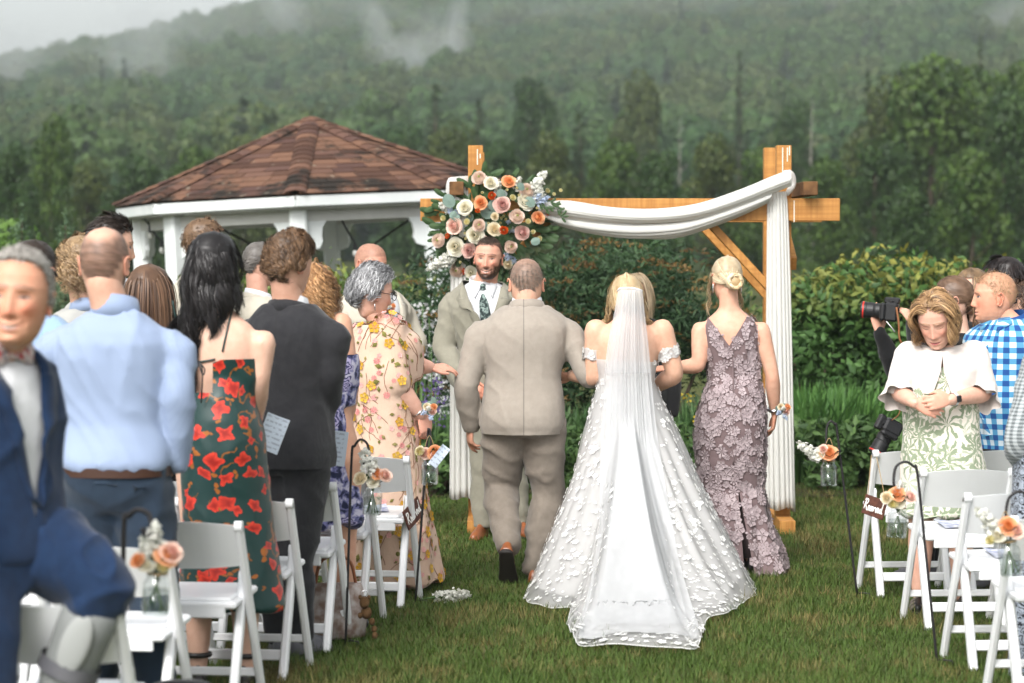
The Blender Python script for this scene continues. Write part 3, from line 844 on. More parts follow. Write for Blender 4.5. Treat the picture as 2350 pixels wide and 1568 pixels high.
# ================================================================== WEDDING ARCH
def wood_mat():
    m, t, b = newmat('arch_wood')
    co = t.coord('Object'); nz = t.noise(t.vm('MULTIPLY', co, (40, 40, 1.5)), 1, 4)
    nx = t.noise(t.vm('MULTIPLY', co, (1.5, 40, 40)), 1, 4)
    c = t.mix(t.ramp(t.m('MULTIPLY', nz, nx), .12, .42), (.34, .145, .032), (.50, .245, .065))
    c = t.mix(t.ramp(t.noise(co, 6, 2), .70, .74), c, (.12, .05, .015))
    t.put(b.inputs['Base Color'], c); b.inputs['Roughness'].default_value = .55; b.inputs['Specular IOR Level'].default_value = .35
    t.put(b.inputs['Normal'], t.bump(nz, .15)); return m
MAT['wood'] = wood_mat()
MAT['endgrain'] = M('end_grain', (.17, .085, .035), (.09, .045, .02), 18, .8, .2)
MAT['drip'] = M('white_drip', (.72, .66, .56), None, 1, .6)
AO = Vector((.755, 17.5, 0))
ar = empty('wedding_arch', AO, label='wooden wedding arch of stained beams and posts', cat='arch')
def aw(name, p0, p1, w_, h_, mats=None, up=(0, 0, 1), par=ar):
    p0 = np.array(p0) - np.array(AO); p1 = np.array(p1) - np.array(AO)
    return build(name, Geo().add(*bar(p0, p1, w_, h_, .004, up)), mats or MAT['wood'], par)
XL, XR, YF, YB = -.235, 1.755, 17.5, 18.36
for X in (XL, XR):
    f = aw('post', (X, YF, .0), (X, YF, 2.485), .096, .096, None, (0, 1, 0))
    aw('post', (X, YB, .0), (X, YB, 2.50 if X > 0 else 2.47), .096, .096, None, (0, 1, 0))
    aw('foot', (X, YF - .36, .045), (X, YB + .36, .045), .10, .088)
    aw('cross_block', (X + (.155 if X > 0 else -.12), YF - .2, 2.205), (X + (.155 if X > 0 else -.12), YB + .2, 2.205), .092, .088, MAT['endgrain'])
    aw('side_brace', (X + .075, YF + .12, 1.72), (X + .075, YB - .05, 2.0), .05, .09)
aw('beam', (-.59, YF - .075, 2.07), (2.11, YF - .075, 2.07), .05, .145)
aw('beam', (-.55, YB + .075, 2.07), (2.11, YB + .075, 2.07), .05, .145)
for Y_ in (YF - .01, YB + .01):
    aw('brace', (XR - .03, Y_, 1.50), (XR - .52, Y_, 2.03), .05, .09, None, (0, 1, 0))
    aw('brace', (XL + .03, Y_, 1.55), (XL + .50, Y_, 2.03), .05, .09, None, (0, 1, 0))
g = Geo()
for (x, z0, z1, yy_) in [(XR - .01, 2.30, 2.47, YF - .05), (XR + .02, 2.38, 2.47, YF - .05), (XR + .034, 2.42, 2.48, YF - .05), (XL + .012, 2.36, 2.46, YF - .05), (XR + .06, 1.99, 2.13, YF - .1015), (XL + .03, 2.4, 2.43, YF - .05)]:
    g.add(*bar((x - AO.x, yy_ - AO.y, z0), (x - AO.x, yy_ - AO.y, z1), .007, .004, .001, (0, 1, 0)))
build('paint_drip', g, MAT['drip'], ar)

# drape: swag and two falling panels
MAT['drape'] = sheer('white_drape', (.80, .795, .765), .97)
dr = empty('white_drape', (AO.x, YF - .1, 2.0), label='long white fabric swag draped over the arch with two falling panels', cat='drape')
def sheet(name, G3, mats, parent, org, thick=.004):
    """grid of points (n,m,3) as a cloth sheet"""
    n, m = G3.shape[:2]; V = G3.reshape(-1, 3) - np.array(org)
    i = np.arange(n * m).reshape(n, m)[:-1, :-1].ravel()
    me = mesh_np(name, V, np.column_stack([i, i + 1, i + m + 1, i + m]))
    o = link(name, me, mats, parent, True)
    if thick:
        s = o.modifiers.new('thick', 'SOLIDIFY'); s.thickness = thick
    return o
def swag(upper, lower, D, nv, folds, amp, seed, name='swag'):
    U = catmull(np.array([at(x, y, D) for x, y in upper]), 10); L_ = catmull(np.array([at(x, y, D) for x, y in lower]), 10)
    n = min(len(U), len(L_)); t = np.linspace(0, 1, nv)[None, :, None]
    Gd = U[:n, None] * (1 - t) + L_[:n, None] * t
    s_ = np.linspace(0, 1, n)[:, None]; v = np.linspace(0, 1, nv)[None, :]
    ph = v * folds + .5 * np.sin(s_ * 5 + seed) * v + .25 * np.sin(v * 9 + seed)
    Gd[:, :, 1] += -amp * np.abs(np.sin(math.pi * ph)) ** .7 * (.5 + .5 * np.sin(math.pi * s_) ** .5) - .06 * np.sin(math.pi * v)
    Gd[:, :, 2] += .008 * np.sin(math.pi * ph * 2)
    return sheet(name, Gd, MAT['drape'], dr, dr.location)
swag([(1235, 470), (1300, 463), (1400, 478), (1500, 482), (1600, 470), (1700, 437), (1770, 408), (1813, 392)], [(1235, 490), (1290, 502), (1380, 512), (1480, 516), (1590, 506), (1680, 480), (1760, 450), (1816, 430)], 17.33, 44, 5.6, .012, 1)
swag([(1240, 488), (1290, 498), (1380, 506), (1480, 508), (1580, 500), (1660, 478), (1720, 458), (1772, 440)], [(1250, 500), (1300, 522), (1380, 540), (1470, 549), (1560, 543), (1640, 518), (1710, 490), (1765, 462)], 17.36, 44, 6.4, .012, 4)
g = Geo()
V, F = tube([at(1800, 395, 17.40), at(1815, 400, 17.44), at(1818, 425, 17.46), at(1806, 446, 17.40)], [.012, .022, .024, .014], 10, 4)
build('knot', Geo().add(V - np.array(dr.location), F), MAT['drape'], dr, True)
def panel(x0t, x1t, x0b, x1b, yt, yb, D, folds, amp, seed):
    nz, nx = 30, 40; t = np.linspace(0, 1, nz)[:, None]; u_ = np.linspace(0, 1, nx)[None, :]
    A = np.array(at(x0t, yt, D)); B = np.array(at(x1t, yt, D)); Cc = np.array(at(x0b, yb, D)); Dd = np.array(at(x1b, yb, D))
    e = t ** .6
    Gd = (A * (1 - u_[..., None]) + B * u_[..., None]) * (1 - e[..., None]) + (Cc * (1 - u_[..., None]) + Dd * u_[..., None]) * e[..., None]
    Gd[:, :, 2] = A[2] * (1 - t) + Cc[2] * t + .01 * np.sin(u_ * 9 + seed) * t
    ph = u_ * folds + .35 * np.sin(t * 2.5 + seed) + .2 * np.sin(u_ * 7)
    Gd[:, :, 1] += -amp * (np.abs(np.sin(math.pi * ph)) ** .8) * (.35 + .65 * t) - .03 * np.sin(math.pi * u_)
    sheet('panel', Gd, MAT['drape'], dr, dr.location)
panel(1762, 1803, 1755, 1823, 440, 1167, 17.40, 6.2, .028, 1)
panel(1775, 1805, 1775, 1823, 470, 1170, 17.52, 3, .04, 2)
panel(1036, 1066, 1032, 1096, 417, 1143, 17.38, 5.3, .028, 3)
V, F = tube([at(1040, 500, 17.4), at(1040, 425, 17.36), at(1050, 414, 17.4), at(1085, 412, 17.6)], [.05, .045, .035, .04], 10, 5, flat=.4)
build('knot', Geo().add(V - np.array(dr.location), F), MAT['drape'], dr, True)

# ================================================================== FLOWERS
def rose_mesh(name, c_in, c_out, kind='rose', seed=0, R0=.05):
    rg = np.random.default_rng(seed); g = Geo()
    c_in, c_out = np.array(c_in), np.array(c_out)
    if kind == 'rose': L = [(3, .25, .95, .2), (3, .38, .98, .35), (4, .55, .92, .6), (5, .74, .80, .85), (6, .92, .62, 1.15), (6, 1.0, .42, 1.3)]
    elif kind == 'ran': L = [(4, .28, .85, .1), (5, .42, .92, .12), (6, .56, .92, .15), (7, .70, .86, .2), (7, .83, .75, .3), (8, .94, .60, .45), (7, 1.0, .42, .6)]
    else: L = [(3, .4, 1.3, .05), (4, .62, 1.2, .2), (4, .8, 1.0, .35)]
    nu, nv = 5, 5
    for li, (n, rr, hh, op) in enumerate(L):
        f = li / (len(L) - 1); a0 = rg.random() * 6.28
        for i in range(n):
            a = a0 + i * 6.283 / n + rg.normal(0, .08); dl = 3.14 / n * 1.28; V = []; cl = []
            hj = hh * (.88 + .2 * rg.random()); rj = rr * (.86 + .2 * rg.random())
            for v in np.linspace(0, 1, nv):
                for u in np.linspace(-1, 1, nu):
                    wv = (.55 + .45 * math.sin(math.pi * min(1, .2 + .62 * v)))
                    ang = a + u * dl * wv
                    r = rj * (.34 + .66 * math.sin(min(v * 1.15, 1) * 1.5)) * (1 - (.62 - .75 * f) * max(0, v - .45) ** 1.3 * 1.6 * (f < .8)) + op * .13 * v ** 3 * (1 - .5 * abs(u))
                    z = hj * (v - .18 * op * v ** 3) - .18 * abs(u) ** 2.2 * v * hj * .6 + .02 * rg.normal()
                    V.append((R0 * r * math.cos(ang), R0 * r * math.sin(ang), R0 * (z - .35)))
                    cl.append((c_in * (1 - f) + c_out * f) * (.97 + .03 * v) * (1 + .04 * rg.normal()))
            F = [(q * nu + p, q * nu + p + 1, (q + 1) * nu + p + 1, (q + 1) * nu + p) for q in range(nv - 1) for p in range(nu - 1)]
            g.add(V, F, 0, np.array(cl))
    if kind == 'ran':
        V, F = ellipsoid((0, 0, R0 * .42), (R0 * .16, R0 * .16, R0 * .1), 8, 5); g.add(V, F, 0, np.tile((.35, .38, .12), (len(V), 1)))
    V, F = ellipsoid((0, 0, -R0 * .32), (R0 * .38, R0 * .38, R0 * .28), 10, 6); g.add(V, F, 0, np.tile((.09, .15, .05), (len(V), 1)))
    me = bpy.data.meshes.new(name); me.from_pydata(g.verts().tolist(), [], g.f); setcol(me, g.cols().clip(0, 1)); me.materials.append(MAT['petal'])
    me.polygons.foreach_set('use_smooth', np.ones(len(me.polygons), bool)); return me
def stock_mesh(seed, col=(.80, .80, .74), n=16, L=.13, r=.028):
    rg = np.random.default_rng(seed); P = []; Nn = []
    for i in range(n):
        t = i / n; a = i * 2.4; c = np.array((math.cos(a) * r * (1.05 - t * .6), math.sin(a) * r * (1.05 - t * .6), L * t))
        s_ = .014 * (1.15 - .6 * t)
        for k in range(7):
            P.append(c + rg.normal(0, s_ * .55, 3)); Nn.append((math.cos(a), math.sin(a), .5))
    V, F = leaves(np.array(P), np.array(Nn), .026 * (.7 + .5 * rg.random(len(P))), .85, .7, .35, rg)
    g = Geo(); g.add(V, F.tolist(), 0, np.repeat(np.array(col) * (.9 + .15 * rg.random((len(P), 1))), 5, 0))
    v, f = tube([(0, 0, -.06), (0, 0, L * .5), (0, 0, L)], [.004, .003, .001], 5, 2); g.add(v, f, 0, np.tile((.12, .2, .07), (len(v), 1)))
    me = bpy.data.meshes.new('stock'); me.from_pydata(g.verts().tolist(), [], g.f); setcol(me, g.cols().clip(0, 1)); me.materials.append(MAT['petal']); return me
FL = {
    'white': rose_mesh('rose', (.84, .78, .60), (.88, .86, .76), seed=1), 'cream': rose_mesh('rose', (.80, .66, .42), (.86, .79, .62), seed=2),
    'pink': rose_mesh('rose', (.84, .50, .42), (.90, .72, .62), seed=3), 'dusty': rose_mesh('rose', (.70, .40, .37), (.78, .56, .49), seed=4),
    'peach': rose_mesh('rose', (.88, .38, .13), (.90, .52, .30), seed=5), 'ran': rose_mesh('ranunculus', (.88, .72, .58), (.90, .75, .67), 'ran', 6),
    'orange': rose_mesh('ranunculus', (.62, .12, .02), (.74, .13, .015), 'ran', 7), 'yellow': rose_mesh('bud', (.78, .70, .34), (.82, .77, .50), 'bud', 8),
    'stock': stock_mesh(9), 'blue': stock_mesh(10, (.52, .60, .74), 10, .10, .022)}
FN = {'white': 'rose', 'cream': 'rose', 'pink': 'rose', 'dusty': 'rose', 'peach': 'rose', 'ran': 'ranunculus', 'orange': 'ranunculus', 'yellow': 'bud', 'stock': 'stock', 'blue': 'delphinium'}
def flower(k, p, axis, size, parent, spin=None, label=None):
    o = link(FN[k], FL[k], None, parent)
    ax = np.array(axis, float); x, d, y = frame(ax, (0, 0, 1) if abs(ax[2]) < .9 * np.linalg.norm(ax) else (0, 1, 0))
    M3 = Matrix(np.stack([x, np.cross(d, x), d], 1).tolist()).to_4x4() @ Matrix.Rotation(RNG.random() * 6.28, 4, 'Z')
    sc = size / .10 if k not in ('stock', 'blue') else size / .13
    mm = M3 @ Matrix.Scale(sc, 4); mm.translation = p; o.matrix_local = mm
    if label: o['label'] = label
    return o
MAT['eucalyptus'] = M('eucalyptus', (.12, .18, .15), (.20, .26, .22), 9, .7)
MAT['darkleaf'] = M('dark_leaf', (.025, .055, .020), (.05, .09, .03), 14, .5)
V, F = [], []
def disc_leaf(name, L, W, m, n=8):
    pts = [(0, 0, 0)] + [(W / 2 * math.sin(a) * (1 if L / W < 1.5 else (math.sin(a / 2) ** .6)), L / 2 - L / 2 * math.cos(a), -.12 * W * abs(math.sin(a))) for a in np.linspace(0, 6.283, n, endpoint=False)]
    mid = [(0, L * .5, W * .06)]
    V = pts[1:] + mid; me = bpy.data.meshes.new(name); me.from_pydata(V, [], [(i, (i + 1) % n, n) for i in range(n)]); me.materials.append(m); return me
EUC = disc_leaf('leaf', .07, .06, MAT['eucalyptus'], 12); DKL = disc_leaf('leaf', .085, .036, MAT['darkleaf'], 10)
def leaf(me, p, d, up, sc, parent):
    x, dd, y = frame(d, up); mm = Matrix(np.stack([x, dd, y], 1).tolist()).to_4x4() @ Matrix.Scale(sc, 4); mm.translation = p
    o = link('leaf', me, None, parent); o.matrix_local = mm; return o
Zq = lambda zx, zy: ((1580 + zx / 3.016) * .612, (600 + zy / 3.016) * .612)
BO = at(1115, 520, 17.34)
bq = empty('floral_arrangement', BO, label='large arrangement of white, blush, peach and orange blooms on the arch corner', cat='flower arrangement')
BLM = [(655, 205, 'ran', 175), (785, 260, 'white', 160), (990, 245, 'peach', 155), (1190, 345, 'ran', 175), (1180, 470, 'white', 200), (495, 540, 'white', 180), (670, 485, 'peach', 155), (915, 505, 'dusty', 185),
       (795, 405, 'orange', 90), (1080, 640, 'ran', 175), (1320, 650, 'peach', 150), (1435, 628, 'orange', 70), (370, 745, 'pink', 190), (650, 740, 'ran', 150), (605, 850, 'white', 190), (825, 785, 'cream', 160),
       (930, 798, 'orange', 100), (1145, 825, 'dusty', 165), (195, 910, 'ran', 170), (295, 860, 'orange', 65), (385, 980, 'white', 205), (540, 1025, 'dusty', 160), (1010, 985, 'ran', 150), (400, 1250, 'ran', 165),
       (460, 1260, 'orange', 90), (560, 1275, 'white', 140), (255, 660, 'yellow', 80), (1200, 700, 'yellow', 80), (1420, 355, 'yellow', 75), (1495, 392, 'yellow', 55), (1570, 350, 'yellow', 55), (520, 710, 'yellow', 95),
       (1030, 430, 'yellow', 90), (1255, 815, 'yellow', 70), (1330, 890, 'yellow', 80), (980, 1185, 'cream', 105), (635, 575, 'orange', 55), (700, 930, 'pink', 150), (830, 640, 'cream', 90)]
cen = np.array((800, 720))
for zx, zy, k, dz in BLM:
    px, py = Zq(zx, zy); size = dz / 3.016 * .612 / 357.0
    rr = math.hypot((zx - cen[0]) / 700, (zy - cen[1]) / 620)
    dep = 17.34 - .20 * max(0, 1 - rr ** 2) - .02 * RNG.random()
    p = at(px, py, dep) - BO
    ax = np.array(((zx - cen[0]) / 1300 + RNG.normal(0, .12), -1.0, .25 - (zy - cen[1]) / 1300 + RNG.normal(0, .12)))
    flower(k, p, ax, size, bq)
for zx, zy, ln in [(1330, 240, .14), (1275, 300, .13), (1300, 380, .10), (250, 1130, .14), (170, 1185, .12), (310, 1150, .1), (715, 600, .09), (1330, 430, .1), (270, 550, .1), (870, 300, .08), (1090, 270, .09), (480, 850, .08), (1010, 790, .07), (340, 1030, .06)]:
    px, py = Zq(zx, zy); p = np.array(at(px, py, 17.27) - BO)
    d = np.array(((zx - 800) / 900., -.5, (720 - zy) / 800. + .2)); flower('stock', p - d / np.linalg.norm(d) * ln * .4, d, ln, bq)
for zx, zy, ln in [(350, 590, .1), (390, 615, .08), (1350, 480, .1), (1310, 420, .09), (1020, 800, .08), (970, 1090, .09), (1040, 1130, .08), (985, 700, .06), (1400, 440, .08)]:
    px, py = Zq(zx, zy); p = np.array(at(px, py, 17.26) - BO)
    d = np.array(((zx - 800) / 900., -.6, (720 - zy) / 800.)); flower('blue', p - d / np.linalg.norm(d) * ln * .3, d, ln, bq)
for zx, zy, sc in [(355, 535, 1.35), (825, 620, 1.3), (665, 690, 1.2), (760, 555, 1.1), (1270, 530, 1.1), (560, 600, .9), (800, 480, 1.0), (880, 330, 1.0), (1100, 260, .8), (1240, 940, .9), (740, 700, .9), (440, 640, .8), (330, 660, .8)]:
    px, py = Zq(zx, zy); a = RNG.random() * 6.28
    leaf(EUC, at(px, py, 17.20) - BO, (math.cos(a), .1, math.sin(a)), (0, -1, .3), sc, bq)
for k in range(230):
    a = RNG.random() * 6.28; r_ = RNG.random() ** .5
    zx, zy = 790 + math.cos(a) * 640 * r_, 730 + math.sin(a) * 560 * r_
    if zx < 520 and zy < 420: continue
    px, py = Zq(zx, zy)
    d = (math.cos(a) + RNG.normal(0, .6), -.2, -math.sin(a) + RNG.normal(0, .6))
    leaf(DKL, at(px, py, 17.36 - .10 * (1 - r_)) - BO, d, (RNG.normal(0, .3), -1, .3), .9 + .7 * RNG.random(), bq)
for k in range(26):     # trailing olive sprigs
    t = k / 26; zx, zy = 1350 + 260 * t + RNG.normal(0, 12), 470 + 130 * t + 60 * math.sin(t * 9)
    px, py = Zq(zx, zy); leaf(DKL, at(px, py, 17.24) - BO, (1, -.1, RNG.normal(-.3, .8)), (0, -1, 0), .55, bq)
for zx, zy in ((690, 370), (970, 340), (545, 640), (760, 720), (895, 715), (930, 640), (955, 675), (500, 890), (1105, 400), (905, 660), (495, 830), (1080, 320), (1310, 545), (440, 1160)):   # tiny daisies
    px, py = Zq(zx, zy); flower('yellow', at(px, py, 17.2) - BO, (0, -1, .2), .022, bq)
g = Geo()
for k in range(7): g.add(*ellipsoid((RNG.normal(.0, .08), .07, RNG.normal(-.02, .10)), (.12, .05, .11), 12, 8))
build('moss_base', g, MAT['darkleaf'], bq, True)

# ================================================================== CHAIRS
MAT['resin'] = M('white_resin', (.84, .85, .86), (.80, .81, .82), 5, .38, .45, .03, 60)
MAT['bolt'] = M('bolt_metal', (.5, .5, .5), None, 1, .35, .5, metal=1)
def make_chair():
    t = empty('folding_chair', (0, 0, 0))
    top = np.array((0, -.235, .775)); foot = np.array((0, .20, 0.0)); W = .215
    for s in (-1, 1):
        x = np.array((s * W, 0, 0)); g = Geo()
        g.add(*bar(foot + x, top + x - (0, 0, .012), .030, .044, .008, (0, 1, 0)))
        V, F = tube([top + x - (.015, 0, .018), top + x + (.015, 0, -.018)], .022, 14, 1, True); g.add(V, F)
        p = build('leg', g, MAT['resin'], t)
        build('bolt', Geo().add(*ellipsoid((s * (W + .016), -.22, .745), (.003, .008, .008), 8, 5)), MAT['bolt'], p)
        x2 = np.array((s * (W - .036), 0, 0)); g = Geo()
        a, b = np.array((0, -.215, 0)), np.array((0, .015, .53))
        g.add(*bar(a + x2, b + x2, .034, .052, .008, (0, 1, 0))); V, F = tube([b + x2 - (.017, 0, 0), b + x2 + (.017, 0, 0)], .026, 14); g.add(V, F)
        build('leg', g, MAT['resin'], t)
    # seat: slab with rails and a raised pad
    g = Geo(); tl = np.array(rotx(.045))
    g.add(*cbox((.375, .41, .028), .008, (0, .03, .448), tl)); build('seat', g, MAT['resin'], t)
    g = Geo(); g.add(*cbox((.33, .36, .02), .009, (0, .03, .466), tl)); build('seat_pad', g, MAT['resin'], t)
    build('seat_rail', Geo().add(*cbox((.29, .018, .05), .004, (0, -.165, .415))), MAT['resin'], t); build('seat_rail', Geo().add(*cbox((.29, .018, .05), .004, (0, .22, .43))), MAT['resin'], t)
    # curved back panel
    nx, nz = 13, 4; out = Geo(); V = []
    for k, th in enumerate((0, .016)):
        for j in range(nz):
            for i in range(nx):
                u = -1 + 2 * i / (nx - 1); v = j / (nz - 1)
                zz_ = .595 + (.165 + .016 * (1 - u * u)) * v - .012 * (1 - v) * (1 - u * u)
                yy_ = -.235 + (.775 - zz_) * (.435 / .775) - .028 * (1 - u * u) - th
                V.append((u * (W - .012), yy_, zz_))
    o_ = nx * nz; F = []
    for j in range(nz - 1):
        for i in range(nx - 1):
            a = j * nx + i; F += [(a + 1, a, a + nx, a + nx + 1), (o_ + a, o_ + a + 1, o_ + a + nx + 1, o_ + a + nx)]
    for i in range(nx - 1):
        a = (nz - 1) * nx + i; F += [(a, a + 1, o_ + a + 1, o_ + a), (i, o_ + i, o_ + i + 1, i + 1)]
    for j in range(nz - 1):
        a = j * nx; b = a + nx - 1; F += [(a, o_ + a, o_ + a + nx, a + nx)[::-1], (b, b + nx, o_ + b + nx, o_ + b)[::-1]]
    build('backrest', Geo().add(V, F), MAT['resin'], t, False)
    build('stretcher', Geo().add(*cbox((.42, .022, .034), .005, (0, .125, .135))), MAT['resin'], t)
    build('stretcher', Geo().add(*cbox((.36, .024, .045), .005, (0, -.165, .105))), MAT['resin'], t)
    return t
chair0 = make_chair(); used = [False]
GRL, GRR = 'white folding chairs left of the aisle', 'white folding chairs right of the aisle'
def chair_at(x, y, rz, label, group):
    o = chair0 if not used[0] else dup(chair0); used[0] = True
    o.location = (x, y, 0); o.rotation_euler = (0, 0, rz)
    return tag(o, label, 'chair', group)
def chair_foot(px, py, rz, side, label, group, s=None):
    p = gnd(px, py); d = rotz(rz) @ np.array((side * .215, .20, 0))
    c = np.array(p) - d; chair_at(c[0], c[1], rz, label, group)
    return c
LZ, RZ = R(-7), R(4)
LROW = [(964, 1373, 'aisle chair at left carrying the wooden sign, front row'), (880, 1418, 'aisle chair at left half hidden by the second hanging jar'),
        (805, 1469, 'aisle chair at left behind the purple floral skirt'), (712, 1530, 'aisle chair at left beside the charcoal suit trousers'), (604, 1612, 'aisle chair at left below the green floral dress')]
ROWS = []
for i, (px, py, lab) in enumerate(LROW):
    c = chair_foot(px, py, LZ, 1, lab, GRL); ROWS.append(c)
    for k in (1, 2, 3):
        d = rotz(LZ) @ np.array((-.49 * k, 0, 0)); q = c + d
        nm = ['front', 'second', 'third', 'fourth', 'fifth'][i]
        chair_at(q[0], q[1], LZ, '%s chair from the aisle in the %s left row, mostly hidden' % (['second', 'third', 'fourth'][k - 1], nm), GRL)
c = chair_foot(452, 1702, LZ, 1, 'chair whose seat shows behind the blue shirt man trousers', GRL)
q = c + rotz(LZ) @ np.array((-.49, 0, 0)); chair_at(q[0], q[1], LZ, 'chair seat seen past the grey walking boot', GRL)
q = c + rotz(LZ) @ np.array((-.98, 0, 0)); chair_at(q[0], q[1], LZ, 'chair tucked behind the navy suit man', GRL)
CB = np.array((-1.36, 8.25, 0)); chair_at(CB[0], CB[1], R(-6), 'chair under the walking boot at the lower left', GRL)
chair_at(-1.80, 7.6, R(-6), 'nearest white chair cut by the lower left corner', GRL)
RROW = [(1970, 1350, 'aisle chair at right carrying the wooden sign'), (2072, 1420, 'aisle chair at right in front of the leaf print dress'),
        (2165, 1508, 'aisle chair at right third from the arch with papers on the seat'), (2262, 1592, 'nearest aisle chair at right by the lower right corner')]
RR_ = []
for i, (px, py, lab) in enumerate(RROW):
    c = chair_foot(px, py, RZ, -1, lab, GRR); RR_.append(c)
    for k in (1, 2):
        q = c + rotz(RZ) @ np.array((.49 * k, 0, 0))
        chair_at(q[0], q[1], RZ, '%s chair in the %s right row, cut by the frame edge' % (['second', 'third'][k - 1], ['front', 'second', 'third', 'nearest'][i]), GRR)

# ================================================================== HOOKS, JARS, SIGNS
MAT['iron'] = M('black_iron', (.014, .012, .013), None, 1, .5, .4)
def glassmat(name, tint, k):
    m, t, b = newmat(name); L = t.t.links.new
    lw = t.n('ShaderNodeLayerWeight'); lw.inputs[0].default_value = .35
    tp = t.n('ShaderNodeBsdfTransparent'); tp.inputs[0].default_value = (*tint, 1)
    gl = t.n('ShaderNodeBsdfGlossy'); gl.inputs['Roughness'].default_value = .04; gl.inputs[0].default_value = (.9, .9, .9, 1)
    mx = t.n('ShaderNodeMixShader'); L(t.m('MULTIPLY_ADD', lw.outputs['Facing'], k, .05), mx.inputs[0]); L(tp.outputs[0], mx.inputs[1]); L(gl.outputs[0], mx.inputs[2])
    L(mx.outputs[0], m.node_tree.nodes['Material Output'].inputs[0]); return m
MAT['glass'] = glassmat('jar_glass', (.93, .95, .95), .55)
MAT['water'] = glassmat('jar_water', (.86, .89, .88), .35)
MAT['twine'] = M('twine', (.38, .27, .14), None, 1, .9)
def hook(base, top, arc_top, end, D, label, r=.006):
    b = np.array(at(*base, D)); b[2] = max(b[2], -.02) if base[1] < 1568 else 0
    org = np.array((b[0], b[1], 0))
    t = np.array(at(*top, D)); a = np.array(at(*arc_top, D - .01)); e = np.array(at(*end, D - .02))
    sgn = 1 if e[0] > t[0] else -1
    m1 = t * .35 + a * .65; m1[0] = t[0] + (a[0] - t[0]) * .35; m2 = a.copy(); m2[0] = e[0] * .8 + a[0] * .2; m2[2] = a[2] * .75 + e[2] * .25
    tip = e + np.array((-sgn * .018, 0, -.012)); tip2 = e + np.array((-sgn * .030, 0, .012))
    P = [b, b * .5 + t * .5, t, m1, a, m2, e, tip, tip2]
    o = build('shepherd_hook', Geo().add(*tube(np.array(P) - org, r, 8, 6)), MAT['iron'], None, True, org)
    tag(o, label, 'shepherd hook', 'black shepherd hooks along the aisle')
    build('step_bar', Geo().add(*tube([(0, 0, .02), (.06, -.02, .02), (.062, -.02, -.02)], .004, 6, 2)), MAT['iron'], o, True)
    return e
def jar(px, py, D, label, blooms, lean=0.0, H=.150):
    """px,py: centre of the jar body's bottom"""
    p = at(px, py, D); t = empty('flower_jar', p, label=label, cat='flower jar', group='jars of flowers hung along the aisle'); t.rotation_euler = (0, lean, 0)
    r = .044
    pr = [(.0, .002), (r * .8, 0), (r * .97, .008), (r, .02), (r, H * .66), (r * .93, H * .74), (r * .74, H * .80), (r * .74, H * .84), (r * .80, H * .845), (r * .80, H * .86), (r * .74, H * .865), (r * .75, H * .93), (r * .79, H * .94), (r * .79, H * .97), (r * .74, H)]
    a = np.arange(20) * 2 * math.pi / 20
    rings = [np.column_stack([q * np.cos(a), q * np.sin(a), np.full(20, z)]) for q, z in pr if q > 0]
    V, F = loft(rings, False); build('glass', Geo().add(V, F), MAT['glass'], t, True)
    build('water', Geo().add(*lathe([(.0005, .006), (r * .9, .006), (r * .93, .02), (r * .93, H * .56), (.0005, H * .56)], 18)), MAT['water'], t, True)
    g = Geo()
    for k in range(5):
        aa = k * 1.3 + px; g.add(*tube([(math.cos(aa) * .028, math.sin(aa) * .02, .012), (0, 0, H * .7), (math.cos(aa) * -.02, 0, H * 1.15)], .0028, 5, 3))
    build('stems', g, MAT['leafgreen'], t, True)
    w_ = build('hanging_wire', Geo().add(*tube([(-r * .75, 0, H * .9), (-r * .5, 0, H * 1.35), (0, -.01, H * 1.7), (r * .5, 0, H * 1.35), (r * .75, 0, H * .9)], .0018, 5, 4)), MAT['twine'], t, True)
    rm = build('wire_ring', Geo().add(*lathe([(r * .755, H * .885), (r * .775, H * .9), (r * .755, H * .915)], 16)), MAT['twine'], w_, True)
    for k, dx, dz, sz in blooms:
        ax = (dx * 9, -1.0, .55 + dz * 2)
        if k in ('stock', 'blue'): flower(k, (dx * .45, -.01, H * .95 + dz * .3), (dx, -.012, dz * 1.0 + .02), sz, t)
        else: flower(k, (dx, -.035, H + dz), ax, sz, t)
    for k in range(6):
        aa = RNG.random() * 6.28; leaf(DKL, (math.cos(aa) * .025, math.sin(aa) * .02, H * 1.0), (math.cos(aa), math.sin(aa) * .5, .7), (0, 0, 1), .7, t)
    return t
dof_ = lambda y: FP / ((y - 560) / 1.85)
D1 = dof_(1373)
hook((1968, 1373), (1921, 990), (1906, 967), (1896, 1030), D1, 'black hook stake at right holding the jar with one peach rose')
jar(1902, 1117, D1 - .02, 'hanging jar at right with one large peach rose and white sprig', [('peach', -.005, .03, .092), ('white', -.05, .02, .05), ('stock', -.13, .06, .13), ('stock', -.09, .03, .11), ('pink', -.035, .05, .05)])
D2 = dof_(1530)
hook((2152, 1535), (2106, 1092), (2078, 1060), (2051, 1110), D2, 'black hook stake at right in front of the leaf dress')
jar(2057, 1236, D2 - .02, 'hanging jar at right in front of the wooden sign', [('peach', -.015, .05, .07), ('cream', -.06, .03, .055), ('pink', .045, .04, .055), ('stock', -.01, .03, .08), ('yellow', -.03, .0, .06), ('stock', .0, .11, .08), ('white', -.0, .01, .05)], .06)
D3 = FP / 590
hook((2362, 1620), (2372, 1180), (2340, 1128), (2308, 1205), D3, 'black hook stake at the right frame edge')
jar(2322, 1322, D3 - .02, 'blurred hanging jar cut by the right frame edge', [('peach', .0, .05, .075), ('pink', .03, .03, .07), ('stock', -.05, .05, .10), ('stock', -.08, .10, .13), ('white', -.04, .02, .06), ('yellow', -.07, -.0, .05)], -.12)
D4 = dof_(1390)
hook((953, 1390), (982, 1000), (985, 985), (988, 1030), D4, 'black hook stake beside the grey haired woman')
